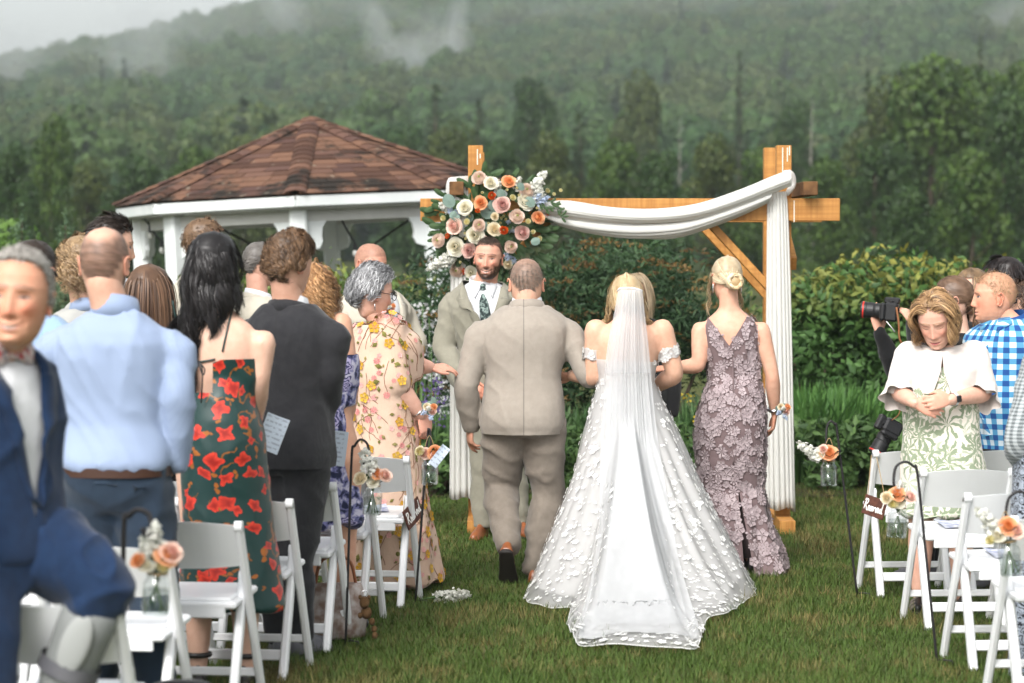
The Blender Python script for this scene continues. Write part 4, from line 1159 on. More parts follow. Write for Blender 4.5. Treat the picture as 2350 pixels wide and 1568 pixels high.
jar(986, 1114, D4 - .06, 'hanging jar with yellow, pink and peach roses by the grey haired woman', [('yellow', -.045, .02, .06), ('pink', -.02, .015, .065), ('peach', .03, .02, .085), ('cream', -.05, .03, .05)])
D5 = dof_(1485)
hook((793, 1487), (807, 1050), (828, 1009), (848, 1062), D5, 'black hook stake in front of the purple floral skirt')
jar(853, 1183, D5 - .02, 'hanging jar with cream flowers before the second left chair back', [('cream', -.06, .02, .065), ('peach', .02, .045, .06), ('pink', .055, .04, .065), ('stock', -.0, .03, .11), ('stock', -.04, .13, .13), ('white', .0, .01, .06)], .05)
D6 = dof_(1545)
hook((571, 1548), (584, 1125), (598, 1090), (607, 1145), D6, 'black hook stake in front of the green floral dress')
jar(610, 1292, D6 - .02, 'hanging jar with peach rose before the green floral dress', [('peach', -.035, .035, .09), ('pink', .0, .05, .07), ('stock', .05, .06, .13), ('stock', .045, .02, .10), ('white', .03, .01, .06), ('cream', -.05, .02, .05)], .04)
D7 = 8.45
hook((280, 1640), (284, 1215), (316, 1170), (348, 1220), D7, 'black hook stake in front of the navy trousers', .008)
jar(356, 1412, D7 - .02, 'large blurred hanging jar in front of the navy trousers', [('peach', .03, .05, .075), ('pink', .045, .06, .07), ('stock', -.03, .06, .10), ('stock', -.01, .13, .12), ('white', -.03, .02, .06), ('yellow', .02, .01, .055), ('peach', -.06, .03, .05), ('stock', -.02, .02, .09)], .06, .145)

# reserved signs
MAT['signwood'] = M('sign_wood', (.115, .042, .026), (.065, .024, .016), 1.0, .6, .3, .2, 30, stretch=(8, 60, 60))
MAT['whiteink'] = M('white_ink', (.82, .80, .76), None, 1, .6)
SCRIPT = [[(0, .1), (.05, .55), (.12, .95), (.06, 1.0), (-.02, .85)], [(.1, .95), (.28, .98), (.33, .8), (.22, .6), (.1, .55), (.22, .3), (.36, .05), (.46, .1)],
          [(.44, .22), (.58, .3), (.60, .42), (.52, .46), (.47, .3), (.52, .1), (.64, .1), (.72, .3)], [(.70, .2), (.80, .48), (.82, .36), (.88, .18), (.80, .06), (.72, .12)], [(.84, .12), (.95, .2), (1.04, .35), (.98, .46), (.92, .3), (.97, .1), (1.08, .12), (1.14, .3)],
          [(1.14, .1), (1.18, .44), (1.19, .3), (1.26, .45), (1.33, .42)], [(1.36, .44), (1.42, .1), (1.46, .1), (1.55, .46), (1.60, .42)], [(1.58, .22), (1.70, .30), (1.72, .42), (1.64, .46), (1.59, .3), (1.64, .1), (1.76, .12), (1.84, .3)],
          [(2.04, .40), (1.96, .46), (1.87, .3), (1.90, .1), (2.0, .16), (2.08, .5), (2.14, 1.05), (2.10, .6), (2.08, .2), (2.13, .08), (2.20, .18)]]
def sign(corners, D, label, cord):
    """corners: bottom-left, bottom-right, top-right, top-left picture points with their depths"""
    Pc = [np.array(at(x, y, D + d)) for x, y, d in corners]; c = sum(Pc) / 4
    ux = ((Pc[1] - Pc[0]) + (Pc[2] - Pc[3])) / 2; uy = ((Pc[3] - Pc[0]) + (Pc[2] - Pc[1])) / 2
    Wd, Hh = np.linalg.norm(ux), np.linalg.norm(uy); x = ux / Wd; y = uy - x * np.dot(uy, x); y /= np.linalg.norm(y); n_ = np.cross(x, y)
    t = empty('reserved_sign', c, label=label, cat='sign', group='wooden reserved signs')
    M3 = np.stack([x, y, n_], 1)
    for k in range(2): build('board', Geo().add(*cbox((Wd, Hh * .492, .009), .002, M3 @ np.array((0, (k - .5) * Hh * .5, 0)), M3)), MAT['signwood'], t)
    g = Geo(); sc = Wd * .84 / 2.2; ys = Hh * .62 / 1.05
    for st_ in SCRIPT:
        P = np.array([M3 @ np.array((-Wd * .42 + a * sc, -Hh * .30 + b * ys + a * sc * .04, .0052)) for a, b in st_])
        g.add(*tube(P, Hh * .036, 6, 4, flat=.35, up=n_))
    build('lettering', g, MAT['whiteink'], t, True)
    g = Geo()
    for (sx, pt) in zip((-1, 1), cord):
        q = np.array(at(pt[0], pt[1], D + pt[2])) - c; g.add(*tube([M3 @ np.array((sx * Wd * .42, Hh * .5, 0)), (M3 @ np.array((sx * Wd * .42, Hh * .5, 0)) + q) / 2, q], .0022, 5, 1))
    build('cord', g, MAT['twine'], t)
sign([(937, 1222, -.0), (967, 1182, .16), (962, 1138, .16), (925, 1172, 0)], 13.72, 'dark wooden board lettered Reserved on the left front chair', [(934, 1095, .05), (955, 1075, .1)])
sign([(1979, 1177, .0), (2028, 1196, -.10), (2034, 1150, -.10), (1986, 1133, 0)], 13.95, 'dark wooden board lettered Reserved on the right front chair', [(2000, 1045, .0), (2012, 1050, -.03)])

# ================================================================== PEOPLE: tools
from mathutils.bvhtree import BVHTree
MAT['skin'] = M('skin', (1, 1, 1), (.93, .89, .87), 30, .5, .35, .06, 140, attr=True, sss=.07)
MAT['hairmat'] = M('hair', (1, 1, 1), None, 1, .42, .35, attr=True)

def remesh(g, voxel, smooth=3):
    me = bpy.data.meshes.new('tmp'); me.from_pydata(g.verts().tolist(), [], g.f)
    o = bpy.data.objects.new('tmp', me); COL.objects.link(o)
    m = o.modifiers.new('r', 'REMESH'); m.mode = 'VOXEL'; m.voxel_size = voxel; m.adaptivity = 0
    if smooth:
        s = o.modifiers.new('s', 'SMOOTH'); s.factor = .5; s.iterations = smooth
    e = o.evaluated_get(bpy.context.evaluated_depsgraph_get()).to_mesh()
    V = np.empty(len(e.vertices) * 3, np.float32); e.vertices.foreach_get('co', V)
    n = len(e.polygons); tot = np.empty(n, np.int32); e.polygons.foreach_get('loop_total', tot)
    L = np.empty(len(e.loops), np.int32); e.loops.foreach_get('vertex_index', L)
    o.to_mesh_clear(); bpy.data.objects.remove(o); bpy.data.meshes.remove(me)
    assert n and (tot == 4).all()
    return V.reshape(-1, 3).astype(float), L.reshape(-1, 4)

def vnormals(V, F):
    n = np.cross(V[F[:, 2]] - V[F[:, 0]], V[F[:, 3]] - V[F[:, 1]])
    N = np.zeros_like(V)
    for k in range(4): np.add.at(N, F[:, k], n)
    return N / (np.linalg.norm(N, axis=1)[:, None] + 1e-12)

def cut_mesh(me, regions):
    """remove convex regions, each a list of (point, normal) half spaces, leaving clean edges"""
    bm = bmesh.new(); bm.from_mesh(me)
    for reg in regions:
        for p, n in reg:
            bmesh.ops.bisect_plane(bm, geom=bm.verts[:] + bm.edges[:] + bm.faces[:], dist=1e-5, plane_co=p, plane_no=n)
        kill = [f for f in bm.faces if all((f.calc_center_median() - Vector(p)).dot(Vector(n)) > 0 for p, n in reg)]
        bmesh.ops.delete(bm, geom=kill, context='FACES')
    bm.to_mesh(me); bm.free()

SKIN_F = (.66, .40, .29)
HT = np.array([(.116, .001, .001, .002), (.110, .028, .034, .040), (.098, .047, .058, .064), (.080, .062, .074, .082), (.055, .071, .086, .095), (.028, .0755, .0925, .1), (.004, .0755, .0915, .099), (-.02, .073, .089, .092),
               (-.045, .068, .087, .078), (-.068, .062, .086, .060), (-.088, .054, .085, .050), (-.104, .043, .080, .042), (-.117, .028, .066, .034), (-.124, .010, .045, .02)])
def hairline(phi, front=.072, temple=.035, nape=-.062):
    d = np.degrees(np.abs(phi))
    return np.interp(d, [0, 35, 60, 78, 84, 94, 100, 125, 150, 180], [front, front - .004, front * .85, temple, -.012, -.014, .022, -.02, nape, nape])
def sst(x, a, b):
    t = np.clip((x - a) / (b - a), 0, 1); return t * t * (3 - 2 * t)
G2 = lambda x, z, sx, sz: np.exp(-(x / sx) ** 2 - (z / sz) ** 2)
def head_geo(nu=44, nv=40, skin=SKIN_F, buzz=None, beard=None, brow=(.16, .10, .06), lips=(.55, .22, .20), smile=0.0, teeth=False, closed=False, front=.072, jaw=1.0, nose=1.0, bald=None, blush=.5, seed=0, hmask_kw=None, age=0.0, kw_iris=(.06, .055, .05)):
    t = np.linspace(-math.pi, math.pi, nu, endpoint=False); phi = t - .66 * np.sin(t)
    u = np.linspace(0, 1, nv); z = .1165 - .2405 * (u + .085 * np.sin(2 * math.pi * u))
    ZZ, PH = np.meshgrid(z, phi, indexing='ij')
    T = HT[::-1]
    def itp(c):
        a = np.interp(ZZ, T[:, 0], T[:, c]); return a
    w_, f, b = itp(1), itp(2), itp(3)
    w_ = np.where(ZZ < -.04, w_ * (1 + (jaw - 1) * sst(-ZZ, .04, .08)), w_)
    sx, cx = np.sin(PH), np.cos(PH)
    e = .9
    X = w_ * np.sign(sx) * np.abs(sx) ** e; Yv = np.where(cx > 0, f, b) * np.sign(cx) * np.abs(cx) ** e
    fr = sst(cx, .05, .5); ax = np.abs(X)
    npr = np.interp(ZZ, [-.054, -.049, -.043, -.036, -.02, 0, .012, .022], [0, .005, .019, .0225, .0155, .0075, .003, 0]) * nose
    nsg = np.interp(ZZ, [-.05, -.038, -.02, .01], [.0165, .0150, .0105, .009])
    dy = npr * np.exp(-(X / nsg) ** 2)
    dy -= .0095 * G2(ax - .032, ZZ - .004, .016, .011); dy += .005 * G2(ax - .032, ZZ - .001, .010, .0065)
    dy += .0045 * G2(ax - .028, ZZ - .022, .02, .007)
    dy += (.004 + .006 * smile) * G2(ax - .040, ZZ + .030 - .006 * smile, .016, .015)
    lift = smile * .007 * (ax / .026) ** 2
    zl = ZZ - lift
    dy += .005 * G2(X, zl + .0655, .021, .005) + .006 * G2(X, zl + .078, .018, .006) - .006 * G2(X, zl + .0715, .026 + .006 * smile, .0028)
    dy -= .003 * smile * G2(ax - .034, ZZ + .062, .005, .016)
    dy += .007 * G2(X, ZZ + .102, .018, .011) - .003 * G2(X, ZZ + .088, .022, .005)
    Yv = Yv + dy * fr
    if age: Yv = Yv - .0004 * age * fr * np.sin(ZZ * 700) * sst(ZZ, .03, .05)
    V = np.stack([X, Yv, ZZ], -1)
    # real surface colours, plus painted-in shade of nostrils, creases and mouth line
    skin = np.array(skin); c = np.tile(skin, V.shape[:2] + (1,)).astype(float)
    def lay(m, col): 
        nonlocal c
        m = np.clip(m, 0, 1)[..., None]; c = c * (1 - m) + np.array(col) * m
    red = skin * np.array((1.02, .72, .68))
    lay(blush * fr * (G2(ax - .040, ZZ + .028, .02, .02) + .8 * G2(X, ZZ + .036, .014, .012) + .3 * G2(X, ZZ - .05, .05, .02)), red)
    hl = hairline(PH, front)
    hm = sst(ZZ, hl - .004, hl + .006)
    if beard is not None:
        bd = sst(-ZZ, .030, .046) * sst(np.abs(np.degrees(PH)), 28, 42) + sst(-ZZ, .080, .088) + G2(X, ZZ + .057, .030, .006) * 1.2 + G2(ax - .030, ZZ + .072, .007, .018)
        bd += sst(np.abs(np.degrees(PH)), 62, 72) * (ZZ < .0) * (np.abs(np.degrees(PH)) < 92)
        bd = np.clip(bd, 0, 1) * (np.abs(np.degrees(PH)) < 100) * (1 - G2(X, zl + .0715, .024, .009)) * (ZZ > -.115)
        n_ = vnoise(V.reshape(-1, 3) * 160).reshape(ZZ.shape)
        lay(bd * (1.0 + .5 * (n_ - .5)) * (beard[3] if len(beard) > 3 else .85), beard[:3])
    if buzz is not None:
        n_ = vnoise(V.reshape(-1, 3) * 240 + seed).reshape(ZZ.shape)
        k = hm * (buzz[3] + .35 * (n_ - .5))
        if bald is not None:
            k = k * (1 - bald[1] * sst(-(np.sqrt(X ** 2 + (Yv - bald[0]) ** 2 + ((ZZ - .115) * .8) ** 2)), -bald[2], -bald[2] * .6))
        lay(k, buzz[:3])
    ln = lambda d, w: np.clip(1.3 - np.abs(d) / w, 0, 1)                      # crisp line of half width w
    bd_ = (ax - .030) / .023; hairn = vnoise(np.stack([X * 420, ZZ * 160, Yv * 0], -1).reshape(-1, 3)).reshape(ZZ.shape)
    zbr = .0225 + .0045 * (1 - bd_ ** 2) - .0015 * bd_ + .001 * smile
    lay(fr * ln(ZZ - zbr, .0040 * (1 - .45 * np.clip(bd_, 0, 1))) * (np.abs(bd_) < 1) * (.55 + .5 * hairn), brow)
    # mouth
    lx = np.clip(1 - (X / (.0235 + .004 * smile)) ** 2, 0, 1); z0m = -.0712 + lift
    lay(fr * sst((.0060 * lx * (1 - .25 * G2(X, 0 * X, .004, 1)) - np.abs(ZZ - z0m - 0)) * 900, 0, 1) * (ZZ > z0m) * .75, lips)
    lay(fr * sst((.0085 * lx ** .8 - np.abs(ZZ - z0m)) * 900, 0, 1) * (ZZ <= z0m) * .75, lips)
    if teeth:
        op = .0042 * np.clip(1 - (X / .0225) ** 2, 0, 1); lay(fr * sst((op - np.abs(ZZ - z0m + .0005)) * 1400, 0, 1), (.50, .45, .39)); lay(fr * ln(np.abs(ZZ - z0m + .0005) - op, .0007) * (lx > .02), np.array(lips) * .35)
    else: lay(fr * ln(ZZ - z0m, .0011) * (lx > .0) * .9, np.array(lips) * .25)
    lay(fr * G2(ax - .0085, ZZ + .0475, .0038, .0022) * .85, skin * np.array((.35, .2, .18)))  # dark of the nostril openings painted on, no holes modelled
    lay(fr * .35 * ln(ax - (.026 + .5 * np.maximum(0, -.045 - ZZ)), .0016) * (ZZ < -.044) * (ZZ > -.072 + lift) * smile, skin * np.array((.7, .5, .45)))  # shade of the smile fold painted beside the mouth
    d_ = (ax - .032) / .0148; arch = np.clip(1 - d_ ** 2, 0, 1); z0e = .001 + .0012 * d_
    if closed:
        zc = z0e - .0035 * arch; lay(fr * ln(ZZ - zc, .0014) * (np.abs(d_) < 1.05), np.array(brow) * .35); lay(fr * .3 * ln(ZZ - z0e - .0045 * arch, .0011) * (np.abs(d_) < 1), skin * np.array((.6, .42, .38)))  # lash line, then the lid crease shade painted above it
    else:
        hu, hd = .0062 * (1 - .38 * smile), .0040 * (1 - .30 * smile); zu, zd = z0e + hu * arch, z0e - hd * arch
        em = sst((zu - ZZ) * 1500, 0, 1) * sst((ZZ - zd) * 1500, 0, 1) * (np.abs(d_) < 1)
        rr_ = np.sqrt((ax - .0315) ** 2 + (ZZ - .0022) ** 2)
        lay(fr * em, (.40, .36, .34)); lay(fr * em * sst(-rr_, -.0066, -.0056), kw_iris); lay(fr * em * sst(-rr_, -.0034, -.0026), (.008, .008, .008))
        lay(fr * ln(ZZ - zu, .0016) * (np.abs(d_) < 1.08), np.array(brow) * .22); lay(fr * .45 * ln(ZZ - zd, .0009) * (np.abs(d_) < 1.0), np.array(brow) * .6)
        lay(fr * .35 * ln(ZZ - zu - .0042, .0011) * (np.abs(d_) < .95), skin * np.array((.55, .38, .34)))  # shade of the upper lid crease painted into the skin colour
    V = V.reshape(-1, 3); c = c.reshape(-1, 3)
    F = [(i * nu + j, i * nu + (j + 1) % nu, (i + 1) * nu + (j + 1) % nu, (i + 1) * nu + j)[::-1] for i in range(nv - 1) for j in range(nu)]
    F += [tuple(range(nu))[::-1] if False else tuple(range(nu)), tuple(range((nv - 1) * nu, nv * nu))[::-1]]
    return V, F, c, (hm.ravel() > .5), PH.ravel()

def ear_geo(s):
    g = Geo(); a = np.linspace(-2.2, 2.3, 12)
    rim = [(s * (.010 + .004 * math.sin(t)), -.004 - .0165 * math.cos(t) * (.75 if math.sin(t) < 0 else 1), .029 * math.sin(t)) for t in a]
    g.add(*limb(rim, [.0038] * len(rim), 7, 2))
    g.add(*ellipsoid((s * .004, -.002, -.003), (.006, .013, .024), 10, 8)); g.add(*ellipsoid((s * .006, .004, -.022), (.005, .008, .009), 8, 6))
    return g

def hand_geo(wr, d, n, side, curl=(.5, .5, .5), k=1.0, spread=1.0, thumb=.5, curls=None):
    """wrist point, finger direction, palm normal (where the palm faces)"""
    d = np.array(d, float); d /= np.linalg.norm(d); n = np.array(n, float); n -= d * np.dot(n, d); n /= np.linalg.norm(n)
    t = np.cross(n, d) * (-1 if side > 0 else 1); g = Geo(); wr = np.array(wr, float)
    a = np.arange(14) * 2 * math.pi / 14; rings = []
    for (y, hw, ht, ox) in ((-.02, .026, .019, 0), (.01, .029, .018, .002), (.035, .039, .0155, .004), (.065, .043, .0145, .002), (.088, .042, .013, 0), (.098, .036, .009, 0)):
        rings.append(wr + k * (d * y + t * ox + np.cos(a)[:, None] * hw * t - np.sin(a)[:, None] * ht * n))
    if side > 0: rings = [r[::-1] for r in rings]
    V, F = loft(rings); vol = np.dot(np.cross(V[F[20][1]] - V[F[20][0]], V[F[20][2]] - V[F[20][0]]), V[F[20][0]] - V.mean(0))
    g.add(V, F if vol > 0 else [q[::-1] for q in F])
    for i, (off, L) in enumerate(((.031, .072), (.0105, .081), (-.010, .075), (-.030, .059))):
        p = wr + k * (d * (.090 - .006 * abs(i - 1)) + t * off); dd = d + t * off * 2.2 * spread; dd /= np.linalg.norm(dd); P = [p - dd * .015 * k, p]; ang = 0
        cu = curls[i] if curls else curl
        for j, fr in enumerate((.45, .30, .25)):
            ang += cu[j]; q = dd * math.cos(ang) + n * math.sin(ang); P.append(P[-1] + q * L * fr * k)
        g.add(*limb(P, np.array([.0095, .0098, .0086, .0078, .0062]) * k, 10, 3))
    th = [wr + k * (d * .012 + t * .022), wr + k * (d * .040 + t * (.043 + .006) + n * .012 * thumb)]
    th.append(th[-1] + k * .034 * (d * .80 + t * .42 * (1 - thumb) + n * .55 * thumb)); th.append(th[-1] + k * .028 * (d * .92 - t * .25 * thumb + n * .35 * thumb))
    g.add(*limb(th, np.array([.014, .0125, .0105, .0078]) * k, 10, 3))
    return g

TM = np.array([(.45, .080, .056, .058), (.48, .092, .064, .072), (.51, .096, .068, .076), (.54, .094, .068, .071), (.58, .089, .068, .060), (.62, .086, .068, .056), (.66, .090, .069, .058), (.70, .098, .071, .064), (.74, .105, .071, .067), (.775, .105, .063, .066), (.80, .090, .050, .058), (.818, .069, .038, .048), (.832, .050, .033, .040), (.846, .035, .032, .036)])
TF = np.array([(.45, .084, .052, .060), (.48, .098, .060, .074), (.51, .101, .062, .076), (.54, .096, .062, .068), (.58, .083, .058, .053), (.62, .074, .056, .046), (.66, .075, .058, .048), (.70, .082, .068, .054), (.735, .086, .073, .057), (.77, .087, .058, .057), (.80, .081, .044, .050), (.818, .062, .034, .042), (.832, .041, .029, .034), (.846, .030, .028, .031)])

class Fig:
    def __init__(s, px, D, H, yaw=0, bw=1.0, bd=1.0, fem=False, lean=(0, 0), am=1.0, lm=1.0, belly=0.0, sh=1.0):
        s.o = Vector((at(px, 700, D).x, D, 0)); s.D = D; s.H = H; s.yaw = R(yaw); s.bw = bw; s.bd = bd; s.fem = fem; s.am = am; s.lm = lm; s.belly = belly; s.sh = sh
        s.lean = np.array((*lean, 0.0)); s.rt = np.array((math.cos(s.yaw), math.sin(s.yaw), 0)); s.fw = np.array((-math.sin(s.yaw), math.cos(s.yaw), 0))
        s.armp = {}; s.legp = {}; s.g = Geo(); s.root = None
        for k in (-1, 1):
            s.arm(k); s.leg(k)
    def J(s, px, py, dy=0.0): return np.array(at(px, py, s.D + dy) - s.o)
    def off(s, z): return s.lean * (max(0, min(1.25, (z - .5) / .33)) ** 1.25)
    def P(s, x, y, z): return (s.rt * x + s.fw * y) * s.H + np.array((0, 0, z * s.H)) + s.off(z)
    def shoulder(s, k): return s.P(k * (.098 if s.fem else .110) * s.bw * s.sh, -.004, .770 if s.fem else .757)
    def arm(s, k, elbow=None, wrist=None, shoulder=None):
        S = s.shoulder(k) if shoulder is None else shoulder
        E = S + s.rt * k * .035 * s.H + s.fw * -.01 * s.H + np.array((0, 0, -.180 * s.H)) if elbow is None else elbow
        W = E + s.rt * k * .002 * s.H + s.fw * .03 * s.H + np.array((0, 0, -.145 * s.H)) if wrist is None else wrist
        s.armp[k] = [S, E, W]
    def leg(s, k, knee=None, ankle=None, toe=None):
        h = s.P(k * .050 * s.bw, 0, .49)
        K = s.P(k * .052 * s.bw, .006, .272) if knee is None else knee
        A = s.P(k * .054 * s.bw, -.008, .046) if ankle is None else ankle
        s.legp[k] = [h, K, A]; s.toe = getattr(s, 'toe', {}); s.toe[k] = (s.fw + s.rt * k * .15) if toe is None else np.array(toe, float)
    def ring(s, z, hw, hf, hb, n=32, ex=.85, cx=0.0):
        a = np.arange(n) * 2 * math.pi / n; ca, sa = np.cos(a), np.sin(a)
        x = hw * np.sign(ca) * np.abs(ca) ** ex + cx; y = np.where(sa > 0, hf, hb) * np.sign(sa) * np.abs(sa) ** ex
        return np.outer(x, s.rt) + np.outer(y, s.fw) + np.array((0, 0, z * s.H)) + s.off(z)
    def tab(s, z):
        T = TF if s.fem else TM; r = [np.interp(z, T[:, 0], T[:, i]) for i in (1, 2, 3)]
        nb = sst(np.array(z), .80, .845); bw = s.bw * (1 - nb) + nb * (.5 + .5 * s.bw); bd = s.bd * (1 - nb) + nb * (.5 + .5 * s.bd)
        bel = s.belly * math.exp(-((z - .60) / .07) ** 2)
        return r[0] * bw * s.H, (r[1] * bd + bel) * s.H, r[2] * bd * s.H
    def torso(s, grow=0.0, z0=.45, z1=.846, flare=None, n=22, nx=32, mul=1.0):
        rings = []
        for z in np.linspace(z0, z1, n):
            hw, hf, hb = s.tab(max(z, .45)); e = grow * (1 - .45 * float(sst(np.array(z), .785, .835)))
            if flare: e = grow + flare(z)
            rings.append(s.ring(z, hw * mul + e, hf * mul + e, hb * mul + e, nx))
        return loft(rings)
    def arm_pts(s, k, grow=0, t0=0.0, t1=1.0, wristr=None):
        S, E, W = s.armp[k]; H = s.H; am = s.am
        mid = (S + E) / 2; m2 = E * .62 + W * .38
        P = np.array([S, mid, E, m2, W]); r = np.array([.0310, .0275, .0235, .0245, .0160]) * H * am + grow
        if wristr: r[-1] = wristr
        Q = catmull(np.column_stack([P, r]), 6); i0, i1 = int(t0 * 24), int(round(t1 * 24)); Q = Q[i0:i1 + 1]
        return Q[:, :3], Q[:, 3]
    def leg_pts(s, k, grow=0, t1=1.0):
        h, K, A = s.legp[k]; lm = s.lm * s.H
        P = np.array([h, (h + K) / 2, K, K * .68 + A * .32 - s.fw * .006 * s.H, A]); r = np.array([.053 * (1.06 if s.fem else 1), .046, .034, .0345, .0215]) * lm + grow
        Q = catmull(np.column_stack([P, r]), 6); Q = Q[:int(round(t1 * 24)) + 1]
        return Q[:, :3], Q[:, 3]
    def head(s, c, yaw=0, pitch=0, roll=0, k=1.0, **kw):
        s.hc = np.array(c, float); s.hR = rotz(R(yaw)) @ rotx(R(pitch)) @ roty(R(roll)); s.hk = k; s.hkw = kw
    def skin(s, label, col=SKIN_F, core=.84, arms=(1, -1), legs=(1, -1), hands=(), group=None, voxel=.018, armt=(0, 1), earlobe=True, neck=None):
        g = Geo(); g.add(*s.torso(0, mul=core))
        nb = s.P(0, -.004, .812); nr = (.0315 if s.fem else .037) * s.H * (neck or 1.0)
        top = s.hc + s.hR @ np.array((0, -.022, -.055)) * s.hk
        g.add(*limb([nb, (nb + top) / 2 + s.fw * .002, top], [nr * 1.12, nr, nr * .98], 20, 4))
        for k in arms: P, r = s.arm_pts(k, 0, *armt); g.add(*limb(P[::2], r[::2], 16, 2))
        for k in legs: P, r = s.leg_pts(k); g.add(*limb(P[::3], r[::3], 16, 3))
        V, F = remesh(g, voxel, 4); G = Geo()
        col = np.array(col); nz = fbm(V * 9, 2)[:, None]
        G.add(V, F.tolist(), 0, col * (1 - .10 * (nz - .4) * np.array((.2, 1, 1))))
        hv, hf, hcol, hm, ph = head_geo(skin=col, **s.hkw)
        s.hv_local, s.hm, s.hph = hv, hm, ph
        G.add(s.hc + (hv * s.hk) @ s.hR.T, hf, 0, hcol)
        for e in (-1, 1):
            eg = ear_geo(e); v = (eg.verts() * 1.02) @ rotz(-e * .35).T + np.array((e * .0715, -.006, -.010)); G.add(s.hc + (v * s.hk) @ s.hR.T, eg.f, 0, np.tile(col * np.array((1.0, .80, .76)), (len(v), 1)))
        for (k, d, n, kw) in hands:
            hg = hand_geo(s.armp[k][2], d, n, k, **kw); v, f = remesh(hg, .0055, 2); N = fbm(v * 40, 2)[:, None]
            G.add(v, f.tolist(), 0, col * np.array((1.0, .86, .82)) * (1.04 - .12 * N))
        s.root = build('person', G, MAT['skin'], None, True, s.o, col=True)
        tag(s.root, label, 'person', group); return s.root
    def part(s, name, g, m, smooth=True, col=False): return build(name, g, m, s.root, smooth, col=col)
    def garment(s, name, g, m, voxel=.0125, smooth=4, fold=.006, fsc=(6, 6, 3.0), cuts=(), fine=.0, hemz=None, puv=False, keep=False, drag=None, solid=.0):
        V, F = remesh(g, voxel, smooth); N = vnormals(V, F)
        sd = abs(hash(name)) % 97 * 0 + (s.o[0] * 13.7)
        wp = V + .05 * np.column_stack([fbm(V * 5 + sd, 2), fbm(V * 5 + sd + 9, 2), fbm(V * 5 + sd + 21, 2)])
        sl = np.column_stack([wp[:, 0] + .6 * wp[:, 2], wp[:, 1], wp[:, 2] - .5 * wp[:, 0] * np.sign(V[:, 0] + .001)])      # slanting drag lines
        d = fold * (ridged(wp * np.array(fsc) + sd) ** 3 - .22) + fold * .75 * (ridged(sl * np.array(fsc) * 1.7 + sd + 5) ** 4 - .18) + fold * .8 * (fbm(V * 3 + sd, 2) - .5)
        if drag is not None: d = d + drag(V)
        V = V + N * d[:, None]
        me = mesh_np(name, V, F)
        if puv:
            q = V - np.array([s.off(1)[0] * .5, s.off(1)[1] * .5, 0]); a = np.arctan2(q @ s.rt, -(q @ s.fw)); a2 = np.arctan2(q[:, 0], -q[:, 1])
            at_ = me.attributes.new('puv', 'FLOAT_VECTOR', 'POINT'); rr = .155 * (s.H / 1.7) * (s.bw)
            at_.data.foreach_set('vector', np.column_stack([a2 * rr, V[:, 2], 0 * a]).astype(np.float32).ravel())
        if cuts: cut_mesh(me, cuts)
        o = link(name, me, m, s.root, True)
        if solid:
            md = o.modifiers.new('thick', 'SOLIDIFY'); md.thickness = solid
        return (o, V, F, N) if keep else o
    # ---------------------------------------------------------------- clothes
    def tops(s, grow=.018, hem=.45, z1=.835, flare=None, sleeve=1.0, sgrow=.016, cuffr=None, arms=(1, -1), mul=1.0):
        g = Geo(); g.add(*s.torso(grow, hem, z1, flare, 26, mul=mul))
        for k in arms:
            P, r = s.arm_pts(k, sgrow, 0, sleeve, cuffr); g.add(*limb(P[::2] if sleeve == 1 else P, r[::2] if sleeve == 1 else r, 18, 2))
            S = s.armp[k][0]   # shoulder bridge
            g.add(*limb([s.P(k * .044 * s.bw, -.006, .794), S + np.array((0, 0, -.002)), S + (s.armp[k][1] - S) * .2], [.026 * s.H + grow * .3, .0310 * s.H * max(1, s.am * .97) + sgrow, .030 * s.H * s.am + sgrow], 16, 4))
        return g
    def trousers(s, grow=.018, hemr=.105 / 2, top=.60, t1=1.0, legs=(1, -1), low=None):
        g = Geo(); g.add(*s.torso(grow, .445, top, None, 12))
        for k in legs:
            P, r = s.leg_pts(k, grow); P = P.copy(); r = r.copy()
            n = len(r); lo = np.linspace(0, 1, n); r = np.maximum(r, hemr * (.85 + .35 * (1 - lo)))
            if low is not None: P[-1] = P[-1] + (P[-1] - P[-4]) / np.linalg.norm(P[-1] - P[-4]) * low
            g.add(*tube(P[::2], r[::2], 20, 2))
        return g
    def band(s, name, m, z0, z1, r0, r1, th=.006, tilt=0.0, open_front=None, yo=-.004, sx=1.0):
        """a collar: a ring round the neck, slightly lower at the front"""
        n = 40; c0 = s.P(0, yo, z0); c1 = s.P(0, yo, z1); V = []
        a = np.arange(n) * 2 * math.pi / n
        hd = (s.hc - s.P(0, 0, .8)); hd = hd / np.linalg.norm(hd)
        for (c, r) in ((c0, r0), (c1, r1), (c1, r1 + th), (c0, r0 + th * 1.4)):
            sa = np.sin(a)
            V.append(c + np.outer(r * np.cos(a) * sx, s.rt) + np.outer(r * sa * 1.0, s.fw) + np.outer(-tilt * (sa * .5 + .5), (0, 0, 1)))
        rings = V + [V[0]]; V = np.concatenate(V); F = []
        for q in range(4):
            for j in range(n):
                if open_front and math.sin(a[j]) > open_front: continue
                k = (j + 1) % n; F.append((q * n + j, q * n + k, ((q + 1) % 4) * n + k, ((q + 1) % 4) * n + j))
        return s.part(name, Geo().add(V, F), m)
